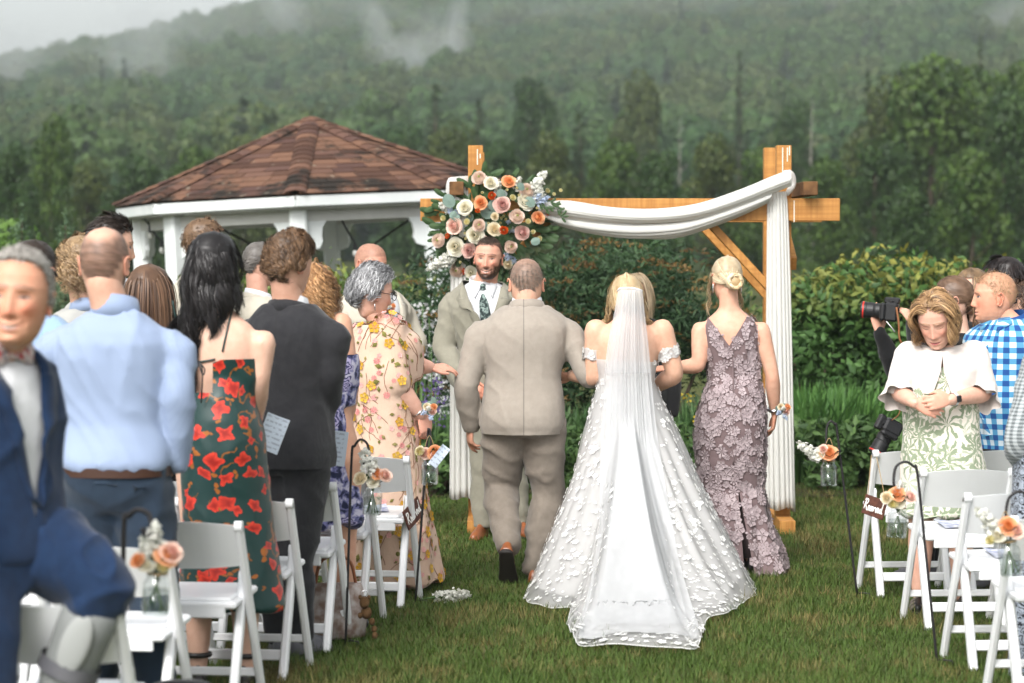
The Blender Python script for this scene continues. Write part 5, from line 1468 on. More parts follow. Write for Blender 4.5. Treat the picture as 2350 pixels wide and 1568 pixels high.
    def shoe(s, k, m, sole_m, L=.28, pitch=0.0, W=.095, h=.085, name='shoe', sandal=False, drop=0.0):
        A = s.legp[k][2]; d = s.toe[k] / np.linalg.norm(s.toe[k]); d = np.array((d[0], d[1], 0)) / np.linalg.norm(d[:2])
        x = np.cross(d, (0, 0, 1)); M3 = np.stack([x, d, np.array((0, 0, 1.0))], 1) @ rotx(pitch)
        base = A + np.array((0, 0, -drop)) + M3 @ np.array((0, -.02, -.046 * s.H))
        a = np.arange(18) * 2 * math.pi / 18; rings = []
        for (y, w_, hh) in ((-.055, .022, .05), (-.045, .032, .075), (-.01, .036, .098), (.04, .037, .094), (.09, .041, .070), (.14, .046, .056), (.18, .043, .047), (.21, .033, .038), (.228, .015, .025)):
            z = np.where(np.sin(a) > 0, np.sin(a) * hh, np.sin(a) * .006); rings.append(np.column_stack([np.cos(a) * w_ * np.where(np.sin(a) > .3, .8, 1), np.full(18, y), z + .016]) * (L / .28))
        V, F = loft(rings); o = s.part(name, Geo().add(base + V @ M3.T, [q[::-1] for q in F]), m)
        rings = [np.column_stack([np.cos(a) * w_ * 1.06, np.full(18, y) + np.sin(a) * 0, np.sign(np.sin(a)) * .010 * np.abs(np.sin(a)) ** .3 + (.004 if y > .03 else 0)]) * (L / .28) for (y, w_) in ((-.06, .02), (-.045, .034), (.0, .037), (.02, .036), (.09, .042), (.14, .047), (.18, .044), (.215, .032), (.233, .014))]
        V, F = loft(rings); build('sole', Geo().add(base + V @ M3.T, [q[::-1] for q in F]), sole_m, o, True)
        return o
    # ---------------------------------------------------------------- hair
    def hair(s, n, L, c1, c2, flow='down', steps=9, width=.004, lift=.25, grav=.35, vol=.03, curl=0.0, cfreq=2.0, face_clear=True, clump=0.0, nclump=60, mask=None, stiff=.5, body=(), seed=0, wjit=.25, part_x=None, taper=.75, name='hair', cap=True, grow_cap=.006, lenvar=.25, stick=0.0, steer=0.0, front=None, capmask=None, cvar=.18):
        n = int(n * .62); width = width * 1.18; rg = np.random.default_rng(seed + 1000); hv = s.hv_local; k = s.hk
        hm = s.hm.copy()
        if front is not None: hm = hv[:, 2] > hairline(s.hph, front)
        full = hm.copy()
        if mask is not None: hm = hm & mask(hv, s.hph)
        ix = rg.choice(np.nonzero(hm)[0], n)
        P = hv[ix] + rg.normal(0, .0035, (n, 3))
        rad = np.array((.0765, .1, .1165)); N = P / rad ** 2; N /= np.linalg.norm(N, axis=1)[:, None]
        if callable(flow): fl = flow(P)
        elif flow == 'down':
            cr = np.array((0, -.045, .118)); fl = P - cr; fl[:, 2] -= .04
        elif flow == 'back': fl = np.tile((0, -1, -.1), (n, 1)) + P * np.array((3, 0, 0))
        elif flow == 'fwd':  fl = (P - np.array((.0, -.06, .11))) * np.array((1, 1, .6)); fl[:, 2] -= .02
        if part_x is not None: fl = fl + np.sign(P[:, :1] - part_x) * np.array((.08, 0, 0)) * (P[:, 2:3] > .06)
        fl = fl - N * (fl * N).sum(1)[:, None]; fl /= np.linalg.norm(fl, axis=1)[:, None] + 1e-9
        ln = L(P, rg) if callable(L) else L * (1 - lenvar + 2 * lenvar * rg.random(n)); st_ = (ln / steps)[:, None] / k
        d = fl + N * lift + rg.normal(0, wjit * .3, (n, 3)); d /= np.linalg.norm(d, axis=1)[:, None]
        gv = s.hR.T @ np.array((0, 0, -1.0)); fly = rg.random(n) < .06; offs = 1 + (vol * (.25 + .75 * rg.random(n)) + fly * (.002 + .010 * rg.random(n))) / .1
        pts = [P.copy()]; p = P.copy()
        for i in range(steps):
            if steer and callable(flow):
                f2 = flow(p); f2 = f2 / (np.linalg.norm(f2, axis=1)[:, None] + 1e-9); d = d * (1 - steer) + f2 * steer; d /= np.linalg.norm(d, axis=1)[:, None] + 1e-9
            p = p + d * st_
            q = p / rad; r = np.linalg.norm(q, axis=1); ins = r < offs
            low = sst(-p[:, 2], .02, .09) * (p[:, 1] < .02) * .25 + sst(-p[:, 2], .07, .16)        # neck is slimmer than the skull
            tgt = offs * (1 - np.clip(low, 0, .9)); ins = r < tgt
            pn = q / rad; pn /= np.linalg.norm(pn, axis=1)[:, None]
            p = np.where(ins[:, None], p * (tgt / np.maximum(r, 1e-6))[:, None], p)
            if stick: p = np.where((~ins)[:, None], p * (1 - stick * (1 - tgt / np.maximum(r, 1e-6)))[:, None], p)
            for (bc, br) in body:                                  # shoulders and back, in figure space
                w3 = s.hc + (p * k) @ s.hR.T; e = (w3 - np.array(bc)) / np.array(br); rr = np.linalg.norm(e, axis=1); m_ = rr < 1
                w3 = np.where(m_[:, None], np.array(bc) + e / np.maximum(rr, 1e-6)[:, None] * np.array(br), w3); p = np.where(m_[:, None], ((w3 - s.hc) @ s.hR) / k, p)
            d = d + gv * grav + rg.normal(0, wjit * .12, (n, 3))
            inw = (d * pn).sum(1)[:, None]; d = np.where(ins[:, None] & (inw < 0), d - pn * inw, d)
            d /= np.linalg.norm(d, axis=1)[:, None]; pts.append(p.copy())
        A = np.stack(pts, 1)                                       # n, steps+1, 3
        t = np.linspace(0, 1, steps + 1)[None, :, None]
        if clump:
            gi_ = rg.choice(n, min(nclump, n), replace=False); dist = ((P[:, None] - P[gi_][None]) ** 2).sum(-1); own = gi_[dist.argmin(1)]
            A = A * (1 - clump * t) + (A[own] + (P - P[own])[:, None] * (1 - t) * .6) * clump * t
            ph = (own * 1.7)[:, None, None] + rg.normal(0, .35, n)[:, None, None]
        else: ph = rg.random(n)[:, None, None] * 6.28
        if curl:
            T_ = np.gradient(A, axis=1); T_ /= np.linalg.norm(T_, axis=2)[..., None] + 1e-9; S1 = np.cross(T_, np.broadcast_to(N[:, None], A.shape)); S1 /= np.linalg.norm(S1, axis=2)[..., None] + 1e-9; S2 = np.cross(T_, S1)
            w_ = 6.283 * cfreq * t * (ln / np.mean(ln))[:, None, None] + ph; A = A + curl * np.minimum(t * 2.2, 1) * (S1 * np.sin(w_) + S2 * np.cos(w_))
        if face_clear and not s.hkw.get('fringe'):
            bad = ((A[:, :, 1] > .035) & (np.abs(A[:, :, 0]) < .062) & (A[:, :, 2] < .060) & (A[:, :, 2] > -.14)).any(1); A = A[~bad]; N = N[~bad]; P = P[~bad]; n = len(A)
        A = s.hc + (A * k) @ s.hR.T
        T_ = np.gradient(A, axis=1); O = A - (s.hc + s.hR @ np.array((0, -.01, 0)) * k); O[:, :, 2] *= .5
        S1 = np.cross(T_, O); S1 /= np.linalg.norm(S1, axis=2)[..., None] + 1e-9
        S1 = S1 + rg.normal(0, .3, (n, 1, 3)); wd = (width * (.7 + .6 * rg.random(n)) * np.where(fly, .45, 1.0)[:n] if len(fly) == n else width * (.7 + .6 * rg.random(n)))[:, None, None] * (1 - taper * t ** 2)
        V = np.stack([A - S1 * wd / 2, A + S1 * wd / 2], 2).reshape(-1, 3); m = steps + 1
        b = (np.arange(n) * m * 2)[:, None, None] + (np.arange(steps) * 2)[None, :, None]; F = (b + np.array([0, 1, 3, 2])).reshape(-1, 4)
        f = np.clip(rg.normal(.5, .3, n) + (fbm(P * 22 + seed, 2) - .5) * 1.2, 0, 1)[:, None]
        cc = (np.array(c1) * (1 - f) + np.array(c2) * f) * (1 + cvar * rg.normal(0, 1, (n, 1))).clip(.4, 1.7)
        V2 = [V]; F2 = [F]; C2 = [np.repeat(cc, 2 * m, 0)]
        me = mesh_np(name, V, F); setcol(me, C2[0].clip(0, 1)); o = link(name, me, MAT['hairmat'], s.root, True)
        if cap:                                                     # the dense mat of hair close to the head
            cm = full if capmask is None else full & capmask(hv, s.hph)
            nu = len(set(np.round(s.hph, 6))); nv_ = len(hv) // nu
            Vc = hv * (1 + (grow_cap + .35 * vol * sst(hv[:, 2], -.05, .06)) [:, None] / .1) + rg.normal(0, .0012, hv.shape)
            idx = np.arange(nv_ * nu).reshape(nv_, nu); Fc = []
            Q = np.stack([idx[:-1, :], np.roll(idx, -1, 1)[:-1, :], np.roll(idx, -1, 1)[1:, :], idx[1:, :]], -1).reshape(-1, 4)
            Q = Q[cm[Q].all(1)][:, ::-1]; used_ = np.unique(Q); mp = -np.ones(len(hv), int); mp[used_] = np.arange(len(used_))
            fcol = np.clip(fbm(Vc[used_] * np.array((60, 60, 25)), 2), 0, 1)[:, None]
            mc = mesh_np('hair_base', s.hc + (Vc[used_] * k) @ s.hR.T, mp[Q]); setcol(mc, (np.array(c1) * (1 - fcol) + np.array(c2) * fcol) * .75)
            link('hair_base', mc, MAT['hairmat'], o, True)
        return o

# ================================================================== PEOPLE: cloth
def cloth(name, c, c2=None, ns=4, rough=.9, sheen=.15, seam=None, bump=.10, bs=260): return M(name, c, c2 or tuple(x * .9 for x in c), ns, rough, .15, bump, bs, sheen=sheen, seam=seam, wr=.20)
MAT['beige'] = cloth('beige_suit', (.30, .265, .225), (.28, .245, .208), 30, seam=.004)
MAT['beige_dark'] = cloth('beige_trousers', (.205, .175, .145), (.185, .158, .13), 30)
MAT['sage'] = cloth('sage_suit', (.235, .222, .175), (.215, .203, .16), 30)
MAT['cream_suit'] = cloth('cream_suit', (.46, .425, .355), (.43, .40, .33), 30)
MAT['charcoal'] = cloth('charcoal_suit', (.027, .027, .030), (.022, .022, .025), 30, seam=-.05)
MAT['navy'] = cloth('navy_suit', (.012, .030, .075), (.010, .024, .062), 30)
MAT['greyjacket'] = cloth('grey_jacket', (.36, .36, .34), (.32, .32, .31), 12)
MAT['white_shirt'] = cloth('white_shirt', (.64, .65, .67))
MAT['sky_shirt'] = cloth('sky_shirt', (.28, .41, .58))
MAT['navy_chino'] = cloth('navy_chino', (.020, .034, .055), (.017, .028, .046), 9)
MAT['blackcloth'] = cloth('black_cloth', (.010, .010, .011))
MAT['dark_trousers'] = cloth('dark_trousers', (.016, .015, .015))
MAT['khaki'] = cloth('brown_trousers', (.10, .085, .07))
MAT['knit'] = M('cream_knit', (.68, .62, .58), (.64, .58, .54), 20, .95, .1, .25, 520, sheen=.3)
MAT['tan_leather'] = M('tan_leather', (.26, .085, .028), (.20, .06, .02), 12, .32, .5)
MAT['black_leather'] = M('black_leather', (.014, .012, .012), None, 1, .35, .5)
MAT['grey_shoe'] = M('grey_shoe', (.12, .12, .13), (.08, .08, .09), 10, .7)
MAT['sole'] = M('dark_sole', (.022, .018, .016), None, 1, .6, .3)
MAT['belt'] = M('brown_belt', (.045, .018, .010), None, 1, .45, .4)
MAT['greyplastic'] = M('boot_shell', (.21, .22, .215), (.18, .19, .185), 5, .55, .35)
MAT['paper'] = None

def attr_uv(t): return t.n('ShaderNodeAttribute', attribute_name='puv').outputs['Vector']
def vor(t, uv, scale):
    o = t.n('ShaderNodeTexVoronoi', voronoi_dimensions='2D'); u2 = t.vm('SCALE', uv, scale)
    t.put(o.inputs['Vector'], u2); o.inputs['Scale'].default_value = 1.0
    d = t.sep(t.vm('SUBTRACT', u2, o.outputs['Position'])); rgb = t.n('ShaderNodeSeparateColor'); t.put(rgb.inputs[0], o.outputs['Color'])
    ang = t.m('ARCTAN2', d[1], d[0]); r = t.m('SQRT', t.m('ADD', t.m('MULTIPLY', d[0], d[0]), t.m('MULTIPLY', d[1], d[1])))
    return ang, r, rgb.outputs[0], rgb.outputs[1], rgb.outputs[2]
def bloom(t, uv, scale, keep, Rr, petals, depth=.28):
    ang, r, a, b, c = vor(t, uv, scale)
    ed = t.m('MULTIPLY', t.m('MULTIPLY_ADD', t.m('COSINE', t.m('MULTIPLY_ADD', ang, petals, t.m('MULTIPLY', a, 6.28))), depth, 1 - depth), t.m('MULTIPLY_ADD', c, Rr * .5, Rr * .6))
    k = t.m('LESS_THAN', b, keep)
    return t.m('MULTIPLY', t.m('LESS_THAN', r, ed), k), t.m('DIVIDE', r, ed), a, t.m('MULTIPLY', k, 1.0), ang
def print_mat(name, fn, rough=.75, sheen=.1, spec=.2):
    m, t, b = newmat(name); uv = attr_uv(t); nz = t.n('ShaderNodeTexNoise'); t.put(nz.inputs['Vector'], uv); nz.inputs['Scale'].default_value = 22
    wuv = t.vm('ADD', uv, t.vm('SCALE', t.vm('SUBTRACT', nz.outputs['Color'], (.5, .5, .5)), .045))
    t.put(b.inputs['Base Color'], fn(t, uv, wuv)); b.inputs['Roughness'].default_value = rough; b.inputs['Specular IOR Level'].default_value = spec; b.inputs['Sheen Weight'].default_value = sheen
    t.put(b.inputs['Normal'], t.bump(t.noise(t.coord(), 240, 2), .08)); return m
def f_green(t, uv, w_):
    c = (.008, .036, .033)
    tw = t.m('LESS_THAN', t.m('ABSOLUTE', t.m('SUBTRACT', t.noise(w_, 9, 1.0), .5)), .016); ms = t.m('GREATER_THAN', t.noise(uv, 5.0, 1), .50)
    c = t.mix(t.m('MULTIPLY', tw, ms), c, (.26, .085, .012))
    m0, r0, a0, k0, an = bloom(t, t.vm('ADD', w_, (.31, .17, 0)), 14, .42, .40, 2, .55); c = t.mix(m0, c, (.33, .10, .014))
    for sc, ke, R_, of in ((10.5, .34, .40, (0, 0, 0)), (13.5, .30, .38, (.53, .29, 0))):
        m1, r1, a1, k1, an = bloom(t, t.vm('ADD', w_, of), sc, ke, R_, 4, .17)
        fc = t.mix(t.ramp(r1, .15, .95), (.30, .012, .006), (.66, .045, .022)); fc = t.mix(t.m('MULTIPLY', t.m('LESS_THAN', t.m('COSINE', t.m('MULTIPLY', an, 11.0)), -.75), .45), fc, (.28, .012, .008))
        c = t.mix(m1, c, fc)
    return c
MAT['greenfloral'] = print_mat('green_floral', f_green, .42, .05, .4)
def f_leaf(t, uv, w_):
    c = (.70, .65, .57)
    for sc, ke, R_, of, kk, col in ((9, .75, .62, (.2, .1, 0), 8, (.40, .43, .33)), (7, .9, .66, (0, 0, 0), 9, (.23, .28, .18)), (10, .6, .60, (.6, .4, 0), 7, (.25, .30, .20))):
        ang, r, a, b, cc = vor(t, t.vm('ADD', w_, of), sc)
        st_ = t.m('COSINE', t.m('ADD', t.m('MULTIPLY_ADD', ang, kk, t.m('MULTIPLY', a, 20.0)), t.m('MULTIPLY', r, 4.0)))
        m = t.m('MULTIPLY', t.m('GREATER_THAN', st_, t.m('MULTIPLY_ADD', r, .9, .02)), t.m('MULTIPLY', t.m('LESS_THAN', r, R_), t.m('LESS_THAN', b, ke)))
        c = t.mix(m, c, col)
    return c
MAT['leafprint'] = print_mat('leaf_print', f_leaf)
def f_purple(t, uv, w_):
    n = t.noise(w_, 16, 3, rough=.6); c = t.mix(t.ramp(n, .42, .50), (.014, .018, .055), (.16, .16, .33)); c = t.mix(t.ramp(n, .50, .60), c, (.52, .50, .62))
    m1, r1, a1, k1, an = bloom(t, w_, 8, .55, .5, 6, .15); sw = t.m('SINE', t.m('ADD', t.m('MULTIPLY', r1, 16.0), t.m('MULTIPLY', an, 2.0)))
    fc = t.mix(t.ramp(sw, -.6, .5), (.045, .045, .13), (.40, .36, .55)); return t.mix(m1, c, fc)
MAT['purplefloral'] = print_mat('purple_floral', f_purple)
def f_ging(t, uv, w_):
    s = t.sep(t.vm('SCALE', uv, 1 / .058)); a = t.m('LESS_THAN', t.m('FRACT', s[0]), .5); b = t.m('LESS_THAN', t.m('FRACT', s[1]), .5)
    c = t.mix(a, (.52, .60, .64), (.075, .26, .44)); c2 = t.mix(a, (.075, .26, .44), (.010, .06, .22)); return t.mix(b, c, c2)
MAT['gingham'] = print_mat('gingham', f_ging)
def f_pin(t, uv, w_):
    s = t.sep(t.vm('SCALE', uv, 1 / .0085)); return t.mix(t.m('LESS_THAN', t.m('FRACT', s[0]), .42), (.262, .326, .462), (.252, .315, .451))
MAT['pinstripe'] = print_mat('pin_stripe', f_pin)
def f_check(t, uv, w_):
    s = t.sep(t.vm('SCALE', uv, 1 / .016)); a = t.m('LESS_THAN', t.m('FRACT', s[0]), .5); b = t.m('LESS_THAN', t.m('FRACT', s[1]), .5)
    return t.mix(t.m('MULTIPLY', t.m('ADD', a, b), .5), (.42, .45, .46), (.10, .115, .12))
MAT['greycheck'] = print_mat('grey_check', f_check)
def f_bw(t, uv, w_):
    n = t.noise(w_, 20, 2); sw = t.m('SINE', t.m('MULTIPLY', n, 60.0)); return t.mix(t.m('GREATER_THAN', sw, .1), (.30, .34, .40), (.016, .018, .024))
MAT['bwprint'] = print_mat('swirl_print', f_bw)
def f_tie(t, uv, w_):
    co = t.coord(); n = t.noise(co, 70, 3); return t.mix(t.ramp(n, .45, .6), (.022, .035, .034), (.20, .26, .24))
MAT['tie'] = print_mat('floral_tie', f_tie)
def f_bow(t, uv, w_):
    n = t.noise(t.coord(), 60, 2); c = t.mix(t.ramp(n, .42, .5), (.45, .04, .05), (.60, .50, .50)); return t.mix(t.m('GREATER_THAN', t.noise(t.coord(), 90, 1), .62), c, (.06, .06, .12))
MAT['bow'] = print_mat('patterned_bow', f_bow)
MAT['lilac'] = cloth('lilac_lining', (.185, .132, .134), (.16, .112, .114), 9)
MAT['lilac_lace'] = M('lilac_lace', (.43, .352, .362), (.34, .27, .28), 25, .55, .4, .5, 250)
MAT['blush'] = cloth('blush_tulle', (.60, .43, .33), (.56, .39, .29), 6)
MAT['ivory'] = sheer('ivory_tulle', (.69, .685, .675), .97)
MAT['tulle'] = sheer('tulle', (.68, .675, .67), .48, .68)
MAT['veil'] = sheer('veil', (.72, .73, .74), .48, .76, 4.0)
MAT['veil_thin'] = sheer('thin_veil', (.80, .81, .82), .22)
MAT['lace_white'] = M('white_lace', (.78, .78, .765), None, 1, .85, .15, .4, 200, transl=.2)

def px_rings(f, rows, n=36, dep=.75, ys=None):
    """rings of a skirt: rows of (picture y, left x, right x, back depth, front depth)"""
    out = []
    for r in rows:
        y, x0, x1 = r[:3]; hb = r[3] if len(r) > 3 else None
        a_, b_ = f.J(x0, y), f.J(x1, y); hw = (b_[0] - a_[0]) / 2; c = (a_ + b_) / 2
        a = np.arange(n) * 2 * math.pi / n; ca, sa = np.cos(a), np.sin(a)
        back = (hw * dep if hb is None else hb); front = (r[4] if len(r) > 4 else hw * dep)
        out.append(np.column_stack([c[0] + hw * np.sign(ca) * np.abs(ca) ** .9, c[1] + np.where(sa > 0, front, back) * np.sign(sa) * np.abs(sa) ** .9, np.full(n, c[2])]))
    R3 = np.array(out); t = np.linspace(0, len(rows) - 1, (len(rows) - 1) * 4 + 1)
    return [np.array([np.interp(q, range(len(rows)), R3[:, j, k]) for j in range(n) for k in range(3)]).reshape(n, 3) for q in t][::-1]

def pleats(f, amp, k, z0, z1, ph=0.0, c=(0, 0)):
    def fn(V):
        a = np.arctan2(V[:, 0] - c[0], -(V[:, 1] - c[1])); t = sst(-V[:, 2], -z0, -z1)
        return amp * t * np.sin(a * k + ph + 1.3 * np.sin(a * 2.3 + V[:, 2] * 3))
    return fn

def stick_pts(V, F, pts, off):
    bv = BVHTree.FromPolygons(V.tolist(), F.tolist()); out = []
    for p in pts:
        q, n, i, d = bv.find_nearest(Vector(p)); out.append(np.array(q) + np.array(n) * off)
    return np.array(out)
def strip_on(f, name, V, F, left, right, m, off=.006, th=.004, sub=8, across=3):
    """a flat strip of cloth (lapel, pocket, collar leaf) laid on a garment"""
    Lp, Rp = catmull(left, sub), catmull(right, sub); n = len(Lp); k = across
    P = np.concatenate([Lp * (1 - t) + Rp * t for t in np.linspace(0, 1, k)]); Q = stick_pts(V, F, P, off); B = stick_pts(V, F, P, off - th - .004)
    VV = np.vstack([Q, B]); FF = []
    for j in range(k - 1):
        for i in range(n - 1): FF.append((j * n + i, j * n + i + 1, (j + 1) * n + i + 1, (j + 1) * n + i))
    o = k * n
    for i in range(n - 1): FF += [(i, o + i, o + i + 1, i + 1), ((k - 1) * n + i, (k - 1) * n + i + 1, o + (k - 1) * n + i + 1, o + (k - 1) * n + i)]
    for i in (0, n - 1): FF += [(i, n + i, o + n + i, o + i), (n + i, 2 * n + i, o + 2 * n + i, o + n + i)] if k == 3 else []
    o_ = f.part(name, Geo().add(VV, FF), m)
    if m in (MAT['gingham'], MAT['pinstripe']):
        at_ = o_.data.attributes.new('puv', 'FLOAT_VECTOR', 'POINT'); at_.data.foreach_set('vector', np.column_stack([VV[:, 0] + VV[:, 1], VV[:, 2], 0 * VV[:, 0]]).astype(np.float32).ravel())
    return o_

# little sewn blossoms for lace, one joined mesh per dress
def motif(kind, rg):
    if kind == 'leafm':
        return np.array([(0, 0, 0), (.30, .5, .1), (0, .5, .16), (-.30, .5, .1), (0, 1, .02)]), [(0, 1, 2), (1, 4, 2), (0, 2, 3), (2, 4, 3)]
    n = 5 if kind == 'five' else 8; V = [(0, 0, .10)]; F = []
    for i in range(n):
        a = 6.283 * i / n; w_ = 6.283 / n * (.46 if kind == 'five' else .36)
        b = len(V)
        for (r, da, z) in ((.30, -w_ * .7, .04), (.78, -w_, .10), (1.0, 0, .15), (.78, w_, .10), (.30, w_ * .7, .04), (.6, 0, .03)):
            V.append((r * math.cos(a + da), r * math.sin(a + da), z))
        F += [(0, b, b + 5), (b, b + 1, b + 5), (b + 1, b + 2, b + 5), (b + 2, b + 3, b + 5), (b + 3, b + 4, b + 5), (b + 4, 0, b + 5)]
    return np.array(V), F
def scatter(f, name, V, F, n, sizes, kinds, m, seed, mask=None, off=.004, cols=None, sep=0.0, parent=None):
    rg = np.random.default_rng(seed); N = vnormals(V, F); cc_ = V - V.mean(0)
    if (N * (cc_ * (1, 1, 0) + (0, 0, .2))).sum() < 0: N = -N
    g = Geo(); c = V[F].mean(1)
    ar_ = np.linalg.norm(np.cross(V[F[:, 1]] - V[F[:, 0]], V[F[:, 3]] - V[F[:, 0]]), axis=1)
    ok = np.ones(len(F)) if mask is None else mask(c, N[F].mean(1)).astype(float); pr = ar_ * ok; pr /= pr.sum(); done = []
    for i in rg.choice(len(F), n * (3 if sep else 1), p=pr):
        p = c[i]
        if sep and done and min(((p - q) ** 2).sum() for q in done[-260:]) < sep ** 2: continue
        done.append(p)
        if len(done) > n: break
        nn = N[F[i]].mean(0); nn /= np.linalg.norm(nn); ki = rg.integers(len(kinds)); mv, mf = motif(kinds[ki], rg); s_ = rg.uniform(*sizes[ki]); a = rg.random() * 6.28
        x = np.cross(nn, (math.cos(a), .3, math.sin(a))); x /= np.linalg.norm(x); y = np.cross(nn, x)
        g.add(p + nn * off + (mv * s_) @ np.stack([x, y, nn], 1).T, mf, 0, np.tile(np.array(cols[ki] if cols else (1, 1, 1)) * (.85 + .3 * rg.random()), (len(mv), 1)))
    me = bpy.data.meshes.new(name); me.from_pydata(g.verts().tolist(), [], g.f); setcol(me, g.cols().clip(0, 1))
    return tag(link(name, me, m, parent or f.root), kind='stuff')
def man_shoes(f, m, ks=(1, -1), **kw):
    for k in ks: f.shoe(k, m, MAT['sole'], **kw)
def suit_front(f, V, F, zb, m, shirt=True, vw=.062, top=.838, lap=.055, tie=None, bow=None, notch=True):
    """shirt, lapels and tie on the front of a jacket whose V has been cut"""
    b = f.P(0, .2, zb); H = f.H
    for k in (-1, 1):
        e = [f.P(k * .006, .16, zb), f.P(k * vw * .55, .13, (zb + top) / 2), f.P(k * vw, .05, top - .008)]
        o = [f.P(k * .012, .16, zb - .002), f.P(k * (vw * .55 + lap * .9), .13, (zb + top) / 2 + .015), f.P(k * (vw + lap * .62), .07, top - .048)]
        strip_on(f, 'lapel', V, F, e, o, m, .006)
        strip_on(f, 'lapel', V, F, [f.P(k * (vw + .004), .05, top - .008), f.P(k * (vw * .85 + .006), .09, top - .045)], [f.P(k * (vw + lap * .36), .05, top - .016), f.P(k * (vw + lap * .42), .08, top - .050)], m, .007)
    return

# ------------------------------------------------------------------ father of the bride, from behind
def n3(*a): return np.array(a, float)
f = Fig(1200, 14.8, 1.80, bw=1.09, sh=1.10, bd=1.22, lean=(.02, .07), am=1.04, lm=1.15, belly=.05)
f.head(f.J(1208, 652, .10), 2, -22, 0, 1.20, buzz=(.13, .10, .08, .80), bald=(-.02, .35, .09), seed=3)
f.arm(-1, f.J(1068, 885, -.02), f.J(1080, 975, .06), f.shoulder(-1) - n3(0, 0, .012)); f.arm(1, f.J(1352, 862, -.03), f.J(1392, 858, .22), f.shoulder(1) - n3(0, 0, .012))
f.leg(-1, f.J(1150, 1120, .10), f.J(1166, 1258, -.16), (.1, 1, 0)); f.leg(1, f.J(1258, 1135, .05), f.J(1226, 1313, -.02))
f.skin('man seen from behind in a beige suit with cropped greying hair', (.60, .36, .26), hands=[(-1, n3(-.05, .18, -1), n3(.9, .3, 0), dict(curls=[(.25, .3, .2), (.35, .4, .3), (.5, .5, .4), (.6, .6, .4)], k=1.06, thumb=.35)), (1, n3(.9, .4, .1), n3(0, .3, -1), dict(k=1.0))])
f.hair(2600, .013, (.10, .08, .06), (.22, .19, .16), 'down', 3, .0013, .9, .1, .004, wjit=.6, cap=False, seed=3)
g = f.tops(.024, .445, .838, lambda z: .012 + .02 * sst(np.array(-z), -.52, -.44), sgrow=.020, cuffr=.052)
def seam_pull(V): return -.0035 * np.exp(-((V[:, 0] - .012) / .008) ** 2) * (V[:, 1] < 0)
o, V, F, N = f.garment('jacket', g, MAT['beige'], .0115, 3, .010, (4.5, 6, 3.4), cuts=[[(tuple(f.P(0, 0, .452)), (0, 0, -1))]], keep=True, drag=seam_pull)
f.band('jacket_collar', MAT['beige'], .826, .862, .112, .086, .007, .05, yo=.004)
f.band('shirt_collar', MAT['white_shirt'], .842, .873, .088, .078, .003, .04, yo=.008)
strip_on(f, 'vent_edge', V, F, [f.J(1100, 915), f.J(1096, 1000)], [f.J(1104, 915), f.J(1101, 1000)], MAT['beige'], .004, sub=6)
strip_on(f, 'vent_edge', V, F, [f.J(1296, 915), f.J(1300, 1000)], [f.J(1300, 915), f.J(1305, 1000)], MAT['beige'], .004, sub=6)
f.garment('trousers', f.trousers(.016, .060, .53, low=.02), MAT['beige_dark'], .0165, 3, .016, (5, 5, 6))
f.shoe(-1, MAT['tan_leather'], MAT['sole'], .30, R(-52), drop=.015); f.shoe(1, MAT['tan_leather'], MAT['sole'], .30)

# ------------------------------------------------------------------ bride
b = Fig(1438, 14.7, 1.72, fem=True, bw=1.14, bd=1.12, am=1.22, lm=1.1)
b.head(b.J(1438, 684, .02), 0, -6, 0, 1.02)
b.arm(-1, b.J(1362, 862, .03), b.J(1312, 862, .20), b.J(1368, 758)); b.arm(1, b.J(1548, 858, .02), b.J(1502, 890, .22), b.J(1519, 758))
b.skin('bride in a white lace gown with a long veil, seen from behind', (.66, .40, .28), core=1.0, voxel=.0135, legs=(1, -1), neck=.95, hands=[(-1, n3(-.9, .3, 0), n3(.2, -.6, -.8), dict(k=.92)), (1, n3(-.8, .5, -.2), n3(0, .5, -.9), dict(k=.92))])
BLN = ((.40, .27, .13), (.70, .55, .34))
b.hair(4500, .17, *BLN, flow=lambda P: np.column_stack([P[:, 0] * 2.5, -np.ones(len(P)) * .8, -.5 - 4 * np.maximum(-P[:, 2], 0)]), steps=9, width=.0022, lift=.12, grav=.30, vol=.014, clump=.35, nclump=90, curl=.003, cfreq=1.2, seed=5, stick=.4, body=[(b.P(0, 0, .70), (.24, .11, .26))])
b.hair(1300, .33, *BLN, flow='down', steps=14, width=.0022, lift=.12, grav=.6, vol=.020, clump=.75, nclump=22, curl=.013, cfreq=2.6, seed=6, mask=lambda v, ph: (np.abs(np.degrees(ph)) < 112) & (v[:, 2] < .075), cap=False, body=[(b.P(0, 0, .70), (.245, .10, .26))])
g = Geo().add(*b.torso(.009, .50, .745, None, 18))
zt = b.P(0, 0, .712)
o, Vb, Fb, Nb = b.garment('bodice', g, MAT['ivory'], .008, 3, .002, keep=True, cuts=[[(tuple(b.P(0, -.2, .708) + n3(0, 0, 0)), (0.05, 0, 1))]])
scatter(b, 'bodice_lace', Vb, Fb, 170, [(.016, .028), (.014, .024)], ['five', 'leafm'], MAT['lace_white'], 41, mask=lambda c, n: c[:, 2] < .712 * b.H)
